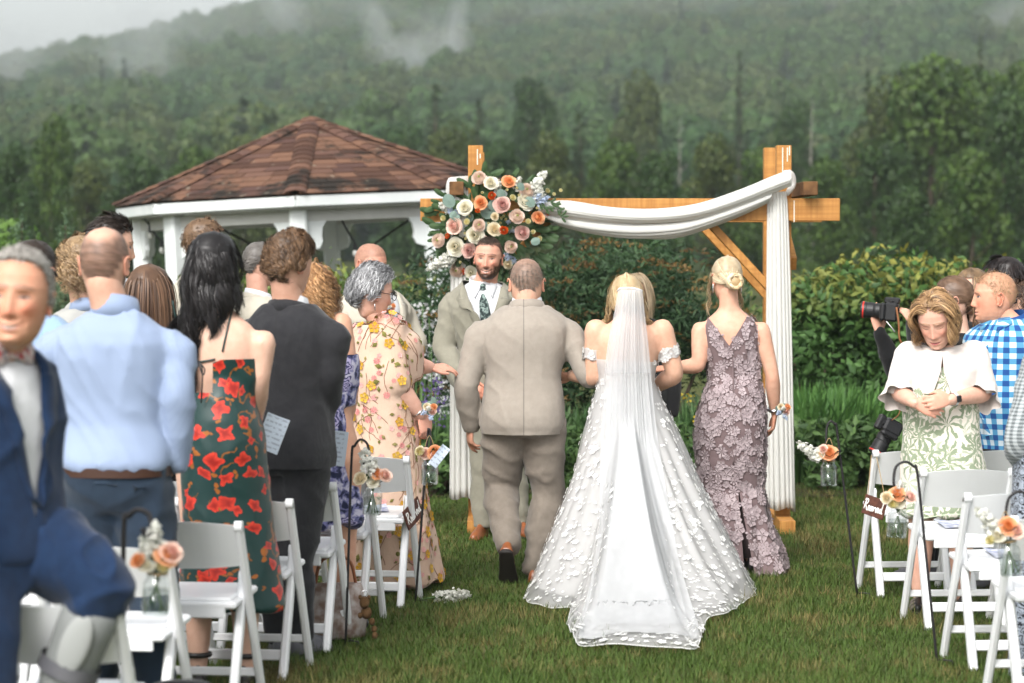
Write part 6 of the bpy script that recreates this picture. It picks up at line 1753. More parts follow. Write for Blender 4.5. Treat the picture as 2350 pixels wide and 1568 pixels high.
for k in (-1, 1):
    S, E, W = b.armp[k]; P = S * .50 + E * .50; d = (E - S) / np.linalg.norm(E - S); pr = []
    x, dd, y = frame(d); a = np.arange(26) * 2 * math.pi / 26; rings = []
    for q in (-.028, -.01, .012, .030):
        rings.append(P + d * (q + .0) + np.outer(np.cos(a), x) * (.062 - .001) + np.outer(np.sin(a), y) * .062 + d * (.006 * np.sin(a * 5))[:, None])
    Vs, Fs = loft(rings, False); st_ = b.part('shoulder_strap', Geo().add(Vs, Fs), MAT['ivory'])
    scatter(b, 'strap_lace', Vs, np.array(Fs), 42, [(.014, .024), (.012, .02)], ['five', 'leafm'], MAT['lace_white'], 43 + k, parent=st_)
# skirt: from the waist ring to a hem laid out on the lawn, the back running into a train
hem_px = [(1262, 1338), (1222, 1352), (1206, 1384), (1262, 1400), (1308, 1404), (1302, 1440), (1318, 1470), (1330, 1487), (1400, 1492), (1480, 1499), (1560, 1500), (1596, 1498), (1612, 1462), (1622, 1432), (1672, 1420), (1700, 1392), (1728, 1372), (1733, 1350), (1712, 1332), (1672, 1306)]
hem = [np.array(gnd(x, y, .012) - b.o) for x, y in hem_px]
front = [n3(.44, .42, .012), n3(.20, .56, .012), n3(-.10, .58, .012), n3(-.36, .40, .012)]
loop = np.array(hem + front + [hem[0]]); loop = catmull(loop, 8)[:-1]
dl = np.linalg.norm(np.diff(np.vstack([loop, loop[:1]]), axis=0), axis=1); s_ = np.concatenate([[0], np.cumsum(dl)]); NU = 220
u = np.linspace(0, s_[-1], NU, endpoint=False); LP = np.column_stack([np.interp(u, s_, np.append(loop[:, k], loop[0, k])) for k in range(3)])
def skirt_grid(t1, grow, zw, pl, lift, nt=46, wav=1.0, seed=0):
    Wc = b.P(0, 0, zw); hw, hf, hb = b.tab(zw); hw += grow; hf += grow; hb += grow
    an = np.arctan2(LP[:, 1] - .1, LP[:, 0]); W = Wc + np.column_stack([hw * np.cos(an), np.where(np.sin(an) > 0, hf, hb) * np.sin(an), 0 * an])
    # keep the order of the loop but spread the waist evenly
    t = np.linspace(0, t1, nt)[:, None]
    G3 = np.zeros((nt, NU, 3)); e = t ** 1.12; dist = np.linalg.norm(LP[:, :2] - Wc[:2], axis=1)
    far = sst(dist, .75, 2.2)[None, :]
    zc = (1 - t) ** (1.0 + .95 * far)
    G3[:, :, 0] = W[None, :, 0] * (1 - e) + LP[None, :, 0] * e; G3[:, :, 1] = W[None, :, 1] * (1 - e) + LP[None, :, 1] * e
    hipb = .03 * np.sin(math.pi * np.clip(t / .45, 0, 1)) * (1 - far * .3)
    dirx = (LP - Wc)[None]; dirx = dirx / np.linalg.norm(dirx[..., :2], axis=-1)[..., None]
    G3[:, :, :2] += dirx[..., :2] * (hipb * .55)[..., None]
    G3[:, :, 2] = Wc[2] * zc + .012 + lift
    ph = np.arange(NU) / NU * 6.283
    fold = (np.sin(ph * 17 + 2.1 * np.sin(ph * 5)) * .6 + np.sin(ph * 29 + 1.3 * np.sin(ph * 7 + 1)) * .4)[None, :]
    G3[:, :, :2] += dirx[..., :2] * (pl * sst(t, .05, .5) * (1 - .5 * sst(t, .85, 1)) * fold)[..., None]
    rip = np.sin(ph * 23 + 3 * np.sin(ph * 6 + seed))[None, :] * .5 + .5
    G3[:, :, 2] += .045 * wav * rip * sst(t, .72, .98) * (1 - .55 * sst(t, .985, 1.0)) * sst(far, .1, .5)
    G3[:, :, 2] = np.maximum(G3[:, :, 2], .008 + lift)
    return G3
def grid_part(name, G3, m, parent, closed=True):
    n, k = G3.shape[:2]; i = np.arange(n * k).reshape(n, k)
    Q = np.stack([i[:-1], np.roll(i, -1, 1)[:-1], np.roll(i, -1, 1)[1:], i[1:]], -1)
    if not closed: Q = Q[:, :-1]
    F = Q.reshape(-1, 4); V = G3.reshape(-1, 3); return link(name, mesh_np(name, V, F), m, parent, True), V, F
grid_part('underskirt', skirt_grid(.90, .004, .615, .018, 0, 40, .6, 1), MAT['ivory'], b.root)
sk, Vs, Fs = grid_part('skirt', skirt_grid(1.0, .012, .622, .026, .012, 54, 1.0, 2), MAT['tulle'], b.root)
def lace_side(c, n): 
    return (n[:, 1] < .6) & (np.abs(c[:, 0] - .03) > .02 + .10 * sst(c[:, 2], 0, .3)) 
scatter(b, 'skirt_lace', Vs, Fs, 1900, [(.009, .023), (.010, .026), (.007, .013)], ['five', 'leafm', 'five'], MAT['lace_white'], 51, mask=lace_side, off=.006)
edge = np.array([v for v in Vs.reshape(54, NU, 3)[-1]])
g = Geo(); g.add(*tube(np.vstack([edge, edge[:1]]), .0028, 5, 1, False)); b.part('hem_edge', g, MAT['lace_white'])
scatter(b, 'hem_lace', Vs, Fs, 240, [(.012, .026), (.012, .024)], ['leafm', 'five'], MAT['lace_white'], 52, mask=lambda c, n: (c[:, 1] < -1.85), off=.008)
# veil
st_v = [(664, 1424, 1468, -.105), (670, 1418, 1474, -.150), (720, 1409, 1479, -.19), (800, 1393, 1488, -.22), (900, 1384, 1497, -.235), (1000, 1378, 1508, -.30), (1100, 1375, 1522, -.42), (1200, 1372, 1540, -.66), (1290, 1362, 1558, -1.05), (1370, 1345, 1580, -1.55), (1440, 1326, 1600, -2.02), (1488, 1326, 1598, -2.42)]
rows = []
for (y, x0, x1, dy) in st_v:
    A, B = b.J(x0, y, dy), b.J(x1, y, dy); rows.append((A, B))
skbv = BVHTree.FromPolygons(Vs.tolist(), Fs.tolist())
nt = 70; RA = catmull(np.array([r[0] for r in rows]), 7); RB = catmull(np.array([r[1] for r in rows]), 7); nt = len(RA); nu = 64
uu = np.linspace(0, 1, nu)[None, :]; tt = np.linspace(0, 1, nt)[:, None]
def veil(seed, shrink=0.0, back=0.0, t1=1.0):
    k = int(nt * t1); w0 = .5 + (uu - .5) * (1 - shrink)
    G3 = RA[:k, None] * (1 - w0[..., None]) + RB[:k, None] * w0[..., None]
    arc = .07 * (1 - (2 * uu - 1) ** 2) * (1 - .6 * tt[:k])
    fo = np.sin(uu * 34 + seed + 2 * np.sin(uu * 9 + seed)) * .6 + np.sin(uu * 61 + 1.7 * seed) * .4
    G3[:, :, 1] -= arc + back + .012 * fo * (.5 + tt[:k]); G3[:, :, 0] += .006 * np.sin(uu * 50 + seed) * tt[:k]
    G3[:, :, 2] += .012 * fo * sst(tt[:k], .6, .9)
    G3[:, :, 2] = np.maximum(G3[:, :, 2], .05)
    for i in range(G3.shape[0]):                      # the veil lies over the skirt
        for j in range(nu):
            p = G3[i, j]; h_ = skbv.ray_cast(Vector((p[0], -6, p[2])), Vector((0, 1, 0)))
            if h_[0] is not None and h_[0][1] - .022 < p[1] and p[2] > .10: p[1] = h_[0][1] - .022
            h_ = skbv.ray_cast(Vector((p[0], p[1], 3)), Vector((0, 0, -1)))
            if h_[0] is not None and p[2] < h_[0][2] + .014: p[2] = h_[0][2] + .014
    for _ in range(2): G3[1:-1] = (G3[:-2] + 2 * G3[1:-1] + G3[2:]) / 4
    return G3
vl, Vv, Fv = grid_part('veil', veil(1), MAT['veil'], b.root, False)
grid_part('veil_layer', veil(4.2, .24, .012, .94), MAT['veil'], vl, False)
bl = veil(2.5, -.02, .02, .34); grid_part('veil_blusher', bl, MAT['veil_thin'], vl, False)
build('comb', Geo().add(*tube([b.J(1418, 668, -.12), b.J(1425, 662, -.15), b.J(1455, 662, -.15), b.J(1474, 668, -.12)], .006, 8, 4)), MAT['lace_white'], vl, True)

# ------------------------------------------------------------------ woman in the lilac lace dress
m_ = Fig(1686, 15.2, 1.77, fem=True, bw=.98, am=.98, lean=(-.028, 0))
m_.head(m_.J(1668, 640, .02), 12, -10, 3, 1.02)
m_.arm(-1, m_.J(1603, 838, -.05), m_.J(1538, 846, .06)); m_.arm(1, m_.J(1772, 862, -.02), m_.J(1778, 948, .05))
m_.skin('woman with a blond low bun in a lilac lace dress', (.64, .37, .26), core=1.0, voxel=.0135,
        hands=[(-1, n3(-1, .35, -.05), n3(0, .3, -.9), dict(k=.95)), (1, n3(-.10, .15, -1), n3(-.95, .1, 0), dict(k=.98, curls=[(.2, .3, .2), (.35, .4, .3), (.5, .5, .4), (.6, .5, .4)], thumb=.5))])
m_.hair(4500, .15, (.36, .25, .13), (.72, .60, .42), flow=lambda P: np.column_stack([-P[:, 0] * 5, -np.ones(len(P)) * .6, -.35 - 7 * (P[:, 2] + .01)]), steps=9, width=.0022, lift=.06, grav=.0, vol=.010, clump=.45, nclump=60, seed=8, lenvar=.15, stick=.8, steer=.5)
m_.hair(150, .24, (.50, .38, .22), (.74, .62, .44), 'down', 10, .003, .15, .6, .015, clump=.7, nclump=8, curl=.010, cfreq=2, seed=9, mask=lambda v, ph: (np.abs(np.degrees(ph)) > 45) & (np.abs(np.degrees(ph)) < 85) & (v[:, 2] < .05), cap=False)
rg = np.random.default_rng(5); g = Geo()
bc = m_.hc + m_.hR @ n3(.012, -.112, -.035)
for i in range(46):     # twisted bun
    a0 = rg.random() * 6.28; ti = rg.normal(0, .5); rr = .030 + .014 * rg.random(); P = []
    for q in np.linspace(0, 3.6, 8):
        v = n3(math.cos(a0 + q), math.sin(ti) * .5 * math.sin(a0 + q), math.sin(a0 + q)) * rr; P.append(bc + m_.hR @ (v + n3(0, rg.normal(0, .010) - .006, 0)))
    cc = n3(.46, .34, .19) * (1 - (f_ := rg.random())) + n3(.74, .62, .44) * f_
    v, fc = tube(P, [.003, .0075, .0085, .009, .009, .008, .006, .003], 6, 2); g.add(v, fc, 0, np.tile(cc, (len(v), 1)))
v, fc = ellipsoid(bc, (.036, .026, .036), 14, 10); g.add(v, fc, 0, np.tile((.42, .30, .16), (len(v), 1)))
m_.part('hair_bun', g, MAT['hairmat'], True, True)
rows = [(700, 1640, 1700), (745, 1624, 1730), (790, 1626, 1742), (830, 1630, 1744), (862, 1632, 1744), (900, 1616, 1750, .15), (950, 1599, 1757, .165), (990, 1593, 1758, .165), (1060, 1598, 1756, .15), (1120, 1605, 1752), (1180, 1614, 1762, .17), (1240, 1628, 1782, .2), (1285, 1645, 1798, .24), (1312, 1655, 1805, .27)]
g = Geo().add(*loft(px_rings(m_, rows, 40, .66)[:-8])); g.add(*m_.torso(.008, .60, .84, None, 16))
J = m_.J; pb = tuple(J(1680, 797, -.3))
zS, zE = J(1690, 1105)[2], 0
cuts = [[(pb, (-.80, 0, .50)), (pb, (.72, 0, .52)), (tuple(m_.P(0, .02, .7)), (0, -1, 0))], [(tuple(m_.P(0, 0, .814)), (0, 0, 1))],
        [(tuple(J(1689, 1105)), (.997, 0, .060)), (tuple(J(1689, 1105)), (-.985, 0, -.165)), (tuple(m_.P(0, 0, .2)), (0, -1, 0))],
        [(tuple(m_.P(-.076, 0, .8)), (-1, 0, .35)), (tuple(m_.P(0, 0, .715)), (0, 0, 1))], [(tuple(m_.P(.076, 0, .8)), (1, 0, .35)), (tuple(m_.P(0, 0, .715)), (0, 0, 1))]]
o, Vm, Fm, Nm = m_.garment('dress', g, MAT['lilac'], .0108, 3, .004, (5, 5, 2), cuts=cuts, keep=True, drag=pleats(m_, .02, 9, .5, .05, 0, (.05, 0)))
def mk(c, n):
    v1 = ((c - n3(*pb)) @ n3(-.80, 0, .50) > 0) & ((c - n3(*pb)) @ n3(.72, 0, .52) > 0) & (c[:, 1] < .02)
    q = c - J(1689, 1105); sl = (q @ n3(.997, 0, .06) > -.004) & (q @ n3(-.985, 0, -.165) > -.004) & (c[:, 1] < 0)
    arm = (c[:, 2] > .715 * 1.77) & (np.abs(c[:, 0]) > .078 * 1.77 + .35 * np.maximum(0, .8 * 1.77 - c[:, 2]) * 0)
    return ~v1 & ~sl & (c[:, 2] < .812 * 1.77) & ~arm
scatter(m_, 'lace', Vm, Fm, 1500, [(.018, .040), (.016, .034), (.020, .038)], ['five', 'eight', 'leafm'], MAT['lilac_lace'], 61, mask=mk, off=.004, sep=.020)
build_zip = m_.part('zip', Geo().add(*tube(stick_pts(Vm, Fm, [J(1687, y, -.3) for y in range(800, 1100, 20)], .003), .004, 6, 2)), MAT['lilac'], True)
g = Geo()
for k in (-1, 1): P, r = m_.leg_pts(k, .005); g.add(*tube(P[6::3], r[6::3] * 1.0, 14, 1))
m_.part('lining', g, MAT['lilac'], True)
man_shoes(m_, MAT['black_leather'], L=.24)
def corsage(f, p, label=None, k=1.0, seed=0):
    rg = np.random.default_rng(seed); t = empty('corsage', p, label=label, cat='corsage'); t.parent = f.root
    for (kk, dx, dz, s_) in (('cream', -.01, .02, .04), ('pink', .02, -.005, .042), ('peach', .028, .02, .036), ('blue', -.02, -.01, .06), ('stock', .0, .01, .05), ('blue', .01, -.03, .06)): flower(kk, n3(dx, -.012, dz) * k, n3(dx * 15, -1, dz * 12), s_ * k, t)
    for q in range(5): leaf(EUC, n3(rg.normal(0, .02), 0, rg.normal(0, .02)), n3(rg.normal(0, 1), -.1, rg.normal(0, 1)), n3(0, -1, 0), .5, t)
    for kx in ('label', 'category'): 
        if kx in t: del t[kx]
    return t
def wristband(f, k, m, r=.031, w_=.008, at_=.96, name='bracelet', n=20):
    P, rr = f.arm_pts(k); i = int(at_ * (len(P) - 1)); d = P[i] - P[i - 2]; x, dd, y = frame(d); a = np.linspace(0, 6.283, n)
    f.part(name, Geo().add(*tube([P[i] + r * (math.cos(q) * x + math.sin(q) * y) for q in a], w_ / 2, 6, 1, False)), m)
MAT['silver'] = M('silver', (.7, .7, .7), None, 1, .25, .5, metal=1)
wristband(m_, 1, MAT['silver'], .033, .022, .97); corsage(m_, J(1796, 942, -.02), seed=1)
for k in (-1, 1):
    e = m_.hc + m_.hR @ n3(k * .082, -.008, -.055); m_.part('earring', Geo().add(*tube([e + (0, 0, .02), e, e - (0, 0, .03)], [.002, .004, .003], 6, 2)), MAT['silver'])

BLACKH = ((.008, .007, .008), (.020, .017, .017))
DKBR = ((.018, .011, .008), (.05, .032, .022))
# ------------------------------------------------------------------ groom, facing us
q = Fig(1134, 17.0, 1.92, yaw=176, bw=1.02, bd=1.05, am=1.0, lean=(-.065, 0))
q.head(q.J(1121, 592, -.06), 172, -4, -3, 1.13, nu=150, nv=160, buzz=(.035, .022, .016, .85), beard=(.040, .018, .010, 1.0), smile=1.0, teeth=True, front=.080, brow=(.05, .03, .02), blush=.8, seed=2)
q.arm(1, q.J(1018, 800, -.04), q.J(1068, 885, -.20)); q.arm(-1, q.J(1215, 805, -.04), q.J(1150, 890, -.20))
q.leg(1, q.J(1110, 1070, 0), q.J(1106, 1206, 0), n3(-.25, -1, 0)); q.leg(-1, q.J(1178, 1070, .05), q.J(1192, 1200, .05), n3(.5, -1, 0))
q.skin('groom smiling toward us with a dark beard and sage suit', (.60, .32, .23), hands=[(1, n3(.8, -.2, -.4), n3(0, .8, -.3), dict(k=1.05)), (-1, n3(-.8, -.2, -.3), n3(0, .8, -.3), dict(k=1.05))])
q.hair(2200, .009, (.03, .018, .012), (.06, .038, .026), 'fwd', 3, .0020, .3, .05, .002, wjit=.5, cap=True, grow_cap=.001, front=.080, seed=11, mask=lambda v, ph: v[:, 2] > .030, capmask=lambda v, ph: v[:, 2] > .088)
zb = .665
def vcut(f, zb, vw=.062, top=.838):
    a = f.P(0, .0, zb); n1 = []
    for k in (-1, 1):
        e = f.P(k * vw, 0, top) - f.P(0, 0, zb); s_ = float(e @ f.rt); n_ = (-k * (f.rt * e[2] - np.array((0, 0, 1.0)) * s_)); n_ = n_ / np.linalg.norm(n_)
        n1.append((tuple(f.P(k * .004, 0, zb)), tuple(n_)))
    return [n1[0], n1[1], (tuple(f.P(0, .012, .7)), tuple(f.fw))]
def suit_man(f, m, trm, hem=.445, zb=.66, tie=None, bow=None, vox=.0125, fold=.009, front=True, collar=True, vw=.062, sg=.018, shirt=None):
    g = f.tops(.022, hem, .836, lambda z: .012 + .02 * sst(np.array(-z), -.52, -.44), sgrow=sg, cuffr=.030 * f.H)
    cuts = [[(tuple(f.P(0, 0, hem + .008)), (0, 0, -1))]] + ([vcut(f, zb, vw)] if front else [])
    o, V, F, N = f.garment('jacket', g, m, vox, 3, fold, (4.5, 6, 3.4), cuts=cuts, keep=True)
    sm = shirt or MAT['white_shirt']
    if front:
        gs = Geo().add(*f.torso(.012, .60, .836, None, 16)); o2, V2, F2, N2 = f.garment('shirt', gs, sm, .013, 3, .004, keep=True)
        suit_front(f, V, F, zb, m, vw=vw)
        if tie:
            w_ = .020
            strip_on(f, 'tie', V2, F2, [f.P(-.004, .1, .826), f.P(-.016, .1, .78), f.P(-.020, .1, .70), f.P(-.022, .1, zb)], [f.P(.004, .1, .826), f.P(.016, .1, .78), f.P(.020, .1, .70), f.P(.022, .1, zb)], tie, .010)
            f.part('tie_knot', Geo().add(*ellipsoid(f.P(0, .046, .822), (.022, .018, .026), 10, 8)), tie)
            for k in (-1, 1):
                strip_on(f, 'collar_leaf', V2, F2, [f.P(k * .006, .06, .832), f.P(k * .030, .05, .846)], [f.P(k * .030, .08, .792), f.P(k * .048, .04, .832)], sm, .012)
    if collar:
        f.band('shirt_collar', sm, .833, .864, .0475 * f.H, .0415 * f.H, .003, .045, yo=.0)
        f.band('jacket_collar', m, .822, .850, .056 * f.H, .0455 * f.H, .006, .05, open_front=.35)
    if trm is not None: f.garment('trousers', f.trousers(.015, .030 * f.H, .53, low=.02), trm, .0165, 3, .012, (5, 5, 6))
    return V, F
VG, FG = suit_man(q, MAT['sage'], MAT['sage'], .452, .64, MAT['tie'], vox=.0115, fold=.015)
man_shoes(q, MAT['tan_leather'], L=.30)

# ------------------------------------------------------------------ officiant behind the bride
p = Fig(1470, 18.0, 1.63, yaw=180, fem=True)
p.head(p.J(1462, 672, 0), 172, -8, 0, 1.0, smile=.4, nu=64, nv=56)
p.skin('blonde woman in black peeking out behind the bride', (.66, .42, .32), hands=[])
p.hair(1500, .19, (.42, .30, .17), (.74, .60, .42), 'down', 9, .004, .2, .4, .022, clump=.3, seed=12, part_x=.01, mask=lambda v, ph: v[:, 2] > -.03)
p.garment('dress', p.tops(.016, .05, .832, lambda z: .05 * sst(np.array(-z), -.5, -.1), sgrow=.013), MAT['blackcloth'], .014, 3, .008)

# ------------------------------------------------------------------ groomsmen in cream suits
c = Fig(856, 17.2, 1.86, yaw=-140, bw=1.14, bd=1.15, am=1.1, belly=.03)
c.head(c.J(850, 606, -.02), -128, -12, 0, 1.12, nu=110, nv=110, buzz=(.14, .08, .05, .55), beard=(.16, .07, .045, .5), brow=(.16, .08, .05), front=.060, blush=1.0, closed=True)
c.arm(1, c.J(775, 790, -.05), c.J(842, 872, -.25)); c.arm(-1, c.J(955, 790, .08), c.J(900, 868, -.15))
c.skin('groomsman with a shaved head and boutonniere in a cream suit', (.62, .33, .24), hands=[(1, n3(.7, -.3, -.5), n3(0, .6, -.5), {}), (-1, n3(-.7, -.4, -.5), n3(0, .6, -.5), {})])
V_, F_ = suit_man(c, MAT['cream_suit'], MAT['cream_suit'], .45, .64, MAT['tie'], fold=.015)
man_shoes(c, MAT['tan_leather'], L=.30)
bt = corsage(c, stick_pts(V_, F_, [c.J(905, 703, -.2)], .02)[0], k=.8, seed=4); bt.name = 'boutonniere'
c = Fig(452, 16.2, 1.95, yaw=-60, bw=1.08, am=1.05)
c.head(c.J(466, 556, 0), -88, -5, 0, 1.12, nu=60, nv=52)
c.skin('tall groomsman with short brown curls in a cream suit at the far left', (.64, .38, .28), hands=[])
c.hair(1800, .035, (.09, .05, .028), (.26, .16, .09), 'fwd', 5, .003, .6, .1, .012, clump=.5, nclump=160, curl=.006, cfreq=1.5, seed=13)
suit_man(c, MAT['cream_suit'], MAT['cream_suit'], .45, .66, MAT['tie'], vox=.016)
c = Fig(592, 16.6, 1.83, yaw=-60, bw=1.06)
c.head(c.J(598, 606, 0), -55, -5, 0, 1.1, nu=56, nv=48)
c.skin('groomsman with grey flecked dark hair half hidden by the charcoal suit man', (.62, .36, .27), hands=[])
c.hair(1800, .030, (.05, .042, .038), (.24, .22, .20), 'back', 5, .0028, .3, .1, .008, clump=.3, nclump=120, seed=14)
suit_man(c, MAT['cream_suit'], MAT['cream_suit'], .45, .66, MAT['tie'], vox=.016)

# ------------------------------------------------------------------ grey haired woman reaching out
w_ = Fig(880, 14.45, 1.70, yaw=-38, fem=True, bw=1.26, bd=1.35, am=1.30, lm=1.2, belly=.05, lean=(.015, .02))
w_.head(w_.J(853, 672, .0), -62, -10, 0, 1.14, nu=100, nv=100, brow=(.25, .20, .17), blush=.9, smile=.3)
w_.arm(1, w_.J(908, 880, -.16), w_.J(966, 952, -.10), w_.J(893, 752, -.10)); w_.arm(-1, w_.J(940, 838, .16), w_.J(987, 843, .25), w_.J(905, 765, .14))
w_.skin('grey haired woman in an embroidered floral dress reaching to the father', (.66, .39, .30), voxel=.0135,
        hands=[(1, n3(.30, .1, -1), n3(-.5, .6, -.1), dict(k=1.0, curl=(.5, .6, .4))), (-1, n3(1, .28, -.02), n3(.3, .5, -.9), dict(k=1.0, curl=(.25, .35, .3), thumb=.2))])
w_.hair(6500, .085, (.09, .09, .095), (.50, .50, .51), flow=lambda P: np.column_stack([P[:, 0] * 3, -np.ones(len(P)), -.3 - 6 * np.maximum(0, -P[:, 2] - .0)]), steps=8, width=.0022, lift=.40, grav=.14, vol=.028, clump=.55, nclump=190, curl=.006, cfreq=1.1, seed=15, cvar=.45, stick=.3)
rows = [(742, 812, 905, .16, .16), (780, 800, 925, .19, .2), (850, 800, 945, .22, .24), (920, 805, 953, .22, .25), (1000, 806, 962, .23, .26), (1100, 805, 975, .25, .28), (1200, 800, 990, .27, .30), (1290, 797, 1006, .29, .32), (1332, 796, 1016, .30, .33)]
g = Geo().add(*loft(px_rings(w_, rows, 40))); g.add(*w_.torso(.022, .66, .832, None, 12))
for k in (1, -1):
    P_, r_ = w_.arm_pts(k, .022, 0, .5); g.add(*limb(P_[::2], r_[::2] * np.linspace(1, 1.08, len(r_[::2])), 18, 2)); g.add(*limb([w_.P(k * .05, 0, .795), w_.armp[k][0]], [.072, .092], 16, 4))
o, Vw, Fw, Nw = w_.garment('dress', g, MAT['blush'], .013, 3, .006, (5, 5, 2.5), keep=True, drag=pleats(w_, .018, 8, .75, .1, 1.0, (.0, 0)), cuts=[[(tuple(w_.P(0, 0, .836)), (0, 0, 1))]])
MAT['vcol'] = M('embroidery', (1, 1, 1), None, 1, .8, .15, .3, 300, attr=True)
scatter(w_, 'yellow_blossoms', Vw, Fw, 120, [(.026, .036), (.024, .032)], ['five', 'five'], MAT['vcol'], 71, off=.003, cols=[(.52, .29, .03), (.56, .34, .05)], sep=.07)
scatter(w_, 'pink_blossoms', Vw, Fw, 320, [(.013, .020), (.012, .018)], ['eight', 'five'], MAT['vcol'], 72, off=.003, cols=[(.66, .24, .24), (.70, .36, .34)], sep=.028)
scatter(w_, 'leaf_embroidery', Vw, Fw, 480, [(.025, .05), (.02, .035)], ['leafm', 'leafm'], MAT['vcol'], 73, off=.002, cols=[(.16, .15, .04), (.24, .21, .08)], sep=.022)
rg = np.random.default_rng(74); g = Geo(); Nv = vnormals(Vw, Fw); bvw = BVHTree.FromPolygons(Vw.tolist(), Fw.tolist())
for i in range(230):
    a = rg.integers(len(Vw)); p_ = Vw[a]; d = rg.normal(0, 1, 3); d[2] = abs(d[2]) + .4; P_ = []
    for s_ in range(9):
        hq, hn, hi, hd = bvw.find_nearest(Vector(p_)); nn = np.array(hn); P_.append(np.array(hq) + nn * .002)
        d = d - nn * (d @ nn); d /= np.linalg.norm(d) + 1e-9; d = d + rg.normal(0, .22, 3); p_ = np.array(hq) + d * .022
    v, fc = tube(P_, .0012, 4, 1); g.add(v, fc, 0, np.tile((.17, .065, .03), (len(v), 1)))
tag(w_.part('vine_embroidery', g, MAT['vcol'], False, True), kind='stuff')
for k in (1, -1): w_.shoe(k, MAT['tan_leather'], MAT['sole'], .24)
wristband(w_, 1, MAT['silver'], .034, .012, .97); wristband(w_, -1, MAT['silver'], .032, .006, .97); corsage(w_, w_.J(984, 942, -.16), seed=6)
g = Geo(); e = w_.hc + w_.hR @ n3(.086, -.008, -.075); g.add(*tube([e + n3(0, math.cos(t) * .018, math.sin(t) * .022 - .0) for t in np.linspace(0, 6.28, 16)], .0022, 6, 1)); w_.part('earring', g, MAT['silver'])
g = Geo()
for k in (-1, 1):
    cc_ = n3(k * .033, .108, .0); g.add(*tube([w_.hc + (w_.hR @ (cc_ + n3(math.cos(t) * .025, -abs(math.cos(t)) * .004 * k, math.sin(t) * .019))) * w_.hk for t in np.linspace(0, 6.28, 16)], .0018, 6, 1, False))
    g.add(*tube([w_.hc + (w_.hR @ n3(k * x, y, .004)) * w_.hk for x, y in ((.058, .104), (.075, .07), (.080, -.005))], .0018, 6, 2))
w_.part('glasses', g, MAT['black'])

# ------------------------------------------------------------------ tall man in charcoal
t = Fig(664, 12.05, 1.89, yaw=-22, bw=.93, am=1.0, lean=(0, .03), sh=1.12)
t.head(t.J(664, 606, .0), -40, -8, 0, 1.12, nu=64, nv=56, brow=(.06, .035, .02))
t.arm(1, t.J(757, 868, -.06), t.J(738, 965, .08)); t.arm(-1, t.J(572, 850, .0), t.J(600, 960, .2))
t.leg(1, t.J(678, 1290, .0), t.J(690, 1462, .02), n3(.55, 1, 0)); t.leg(-1, t.J(640, 1290, .03), t.J(638, 1462, .03), n3(-.1, 1, 0))
t.skin('tall man with wavy brown hair in a charcoal suit', (.62, .36, .26), hands=[(1, n3(-.6, .5, -.4), n3(-.2, .3, -.8), {}), (-1, n3(.5, .6, -.3), n3(0, .3, -.8), {})])
t.hair(7000, .085, (.045, .024, .012), (.20, .115, .062), flow=lambda P: np.column_stack([P[:, 0] * 2 + .5, -np.ones(len(P)) * .7 + P[:, 1] * 0, -.25 - 5 * np.maximum(0, -P[:, 2])]), steps=9, width=.0022, lift=.45, grav=.10, vol=.022, clump=.55, nclump=170, curl=.008, cfreq=1.3, seed=16, cvar=.25, stick=.35)
suit_man(t, MAT['charcoal'], MAT['charcoal'], .445, .66, None, vox=.0115, fold=.008, front=False)
man_shoes(t, MAT['grey_shoe'], L=.31)

# ------------------------------------------------------------------ woman with red blonde curls
r = Fig(744, 12.85, 1.69, yaw=-18, fem=True, bw=1.08, am=1.1, lm=1.1)
r.head(r.J(714, 672, .02), -25, -6, 0, 1.08)
r.arm(1, r.J(803, 862, -.02), r.J(800, 962, .10), r.J(782, 742, 0)); r.leg(1, None, None, n3(.5, 1, 0))
r.skin('woman with red blonde curls in a purple floral dress', (.60, .34, .23), core=.95, hands=[(1, n3(-.3, .5, -.8), n3(-.8, .1, -.2), {})])
r.hair(4200, .20, (.20, .085, .03), (.56, .32, .15), 'down', 14, .0024, .35, .35, .035, clump=.7, nclump=70, curl=.014, cfreq=4.0, seed=17, cvar=.25, body=[(r.P(0, 0, .70), (.2, .11, .24))])
rows = [(735, 700, 775, .10, .12), (800, 690, 790, .12, .14), (890, 700, 788, .11, .13), (960, 690, 800, .15, .14), (1050, 680, 815, .17, .15), (1130, 676, 824, .18, .16), (1200, 672, 830, .19, .17)]
g = Geo().add(*loft(px_rings(r, rows, 36))); g.add(*r.torso(.010, .64, .80, None, 10))
r.garment('dress', g, MAT['purplefloral'], .011, 3, .008, (5, 5, 2.2), puv=True, drag=pleats(r, .02, 8, .9, .5), cuts=[[(tuple(r.P(0, 0, .785)), (0, 0, 1))]])
for k in (1, -1):
    r.shoe(k, MAT['skin'], MAT['black_leather'], .245, h=.05); 
    A = r.legp[k][2]
    for dz, rr in ((.0, .044), (-.035, .058)):
        d = r.toe[k] / np.linalg.norm(r.toe[k]); r.part('sandal_strap', Geo().add(*tube([A + d * (.03 + .10 * (dz < 0)) + n3(math.cos(q_) * rr * .9, 0, -.028 + dz * .6 + math.sin(q_) * .035) for q_ in np.linspace(0, 6.28, 14)], .007, 6, 1, False)), MAT['black_leather'])

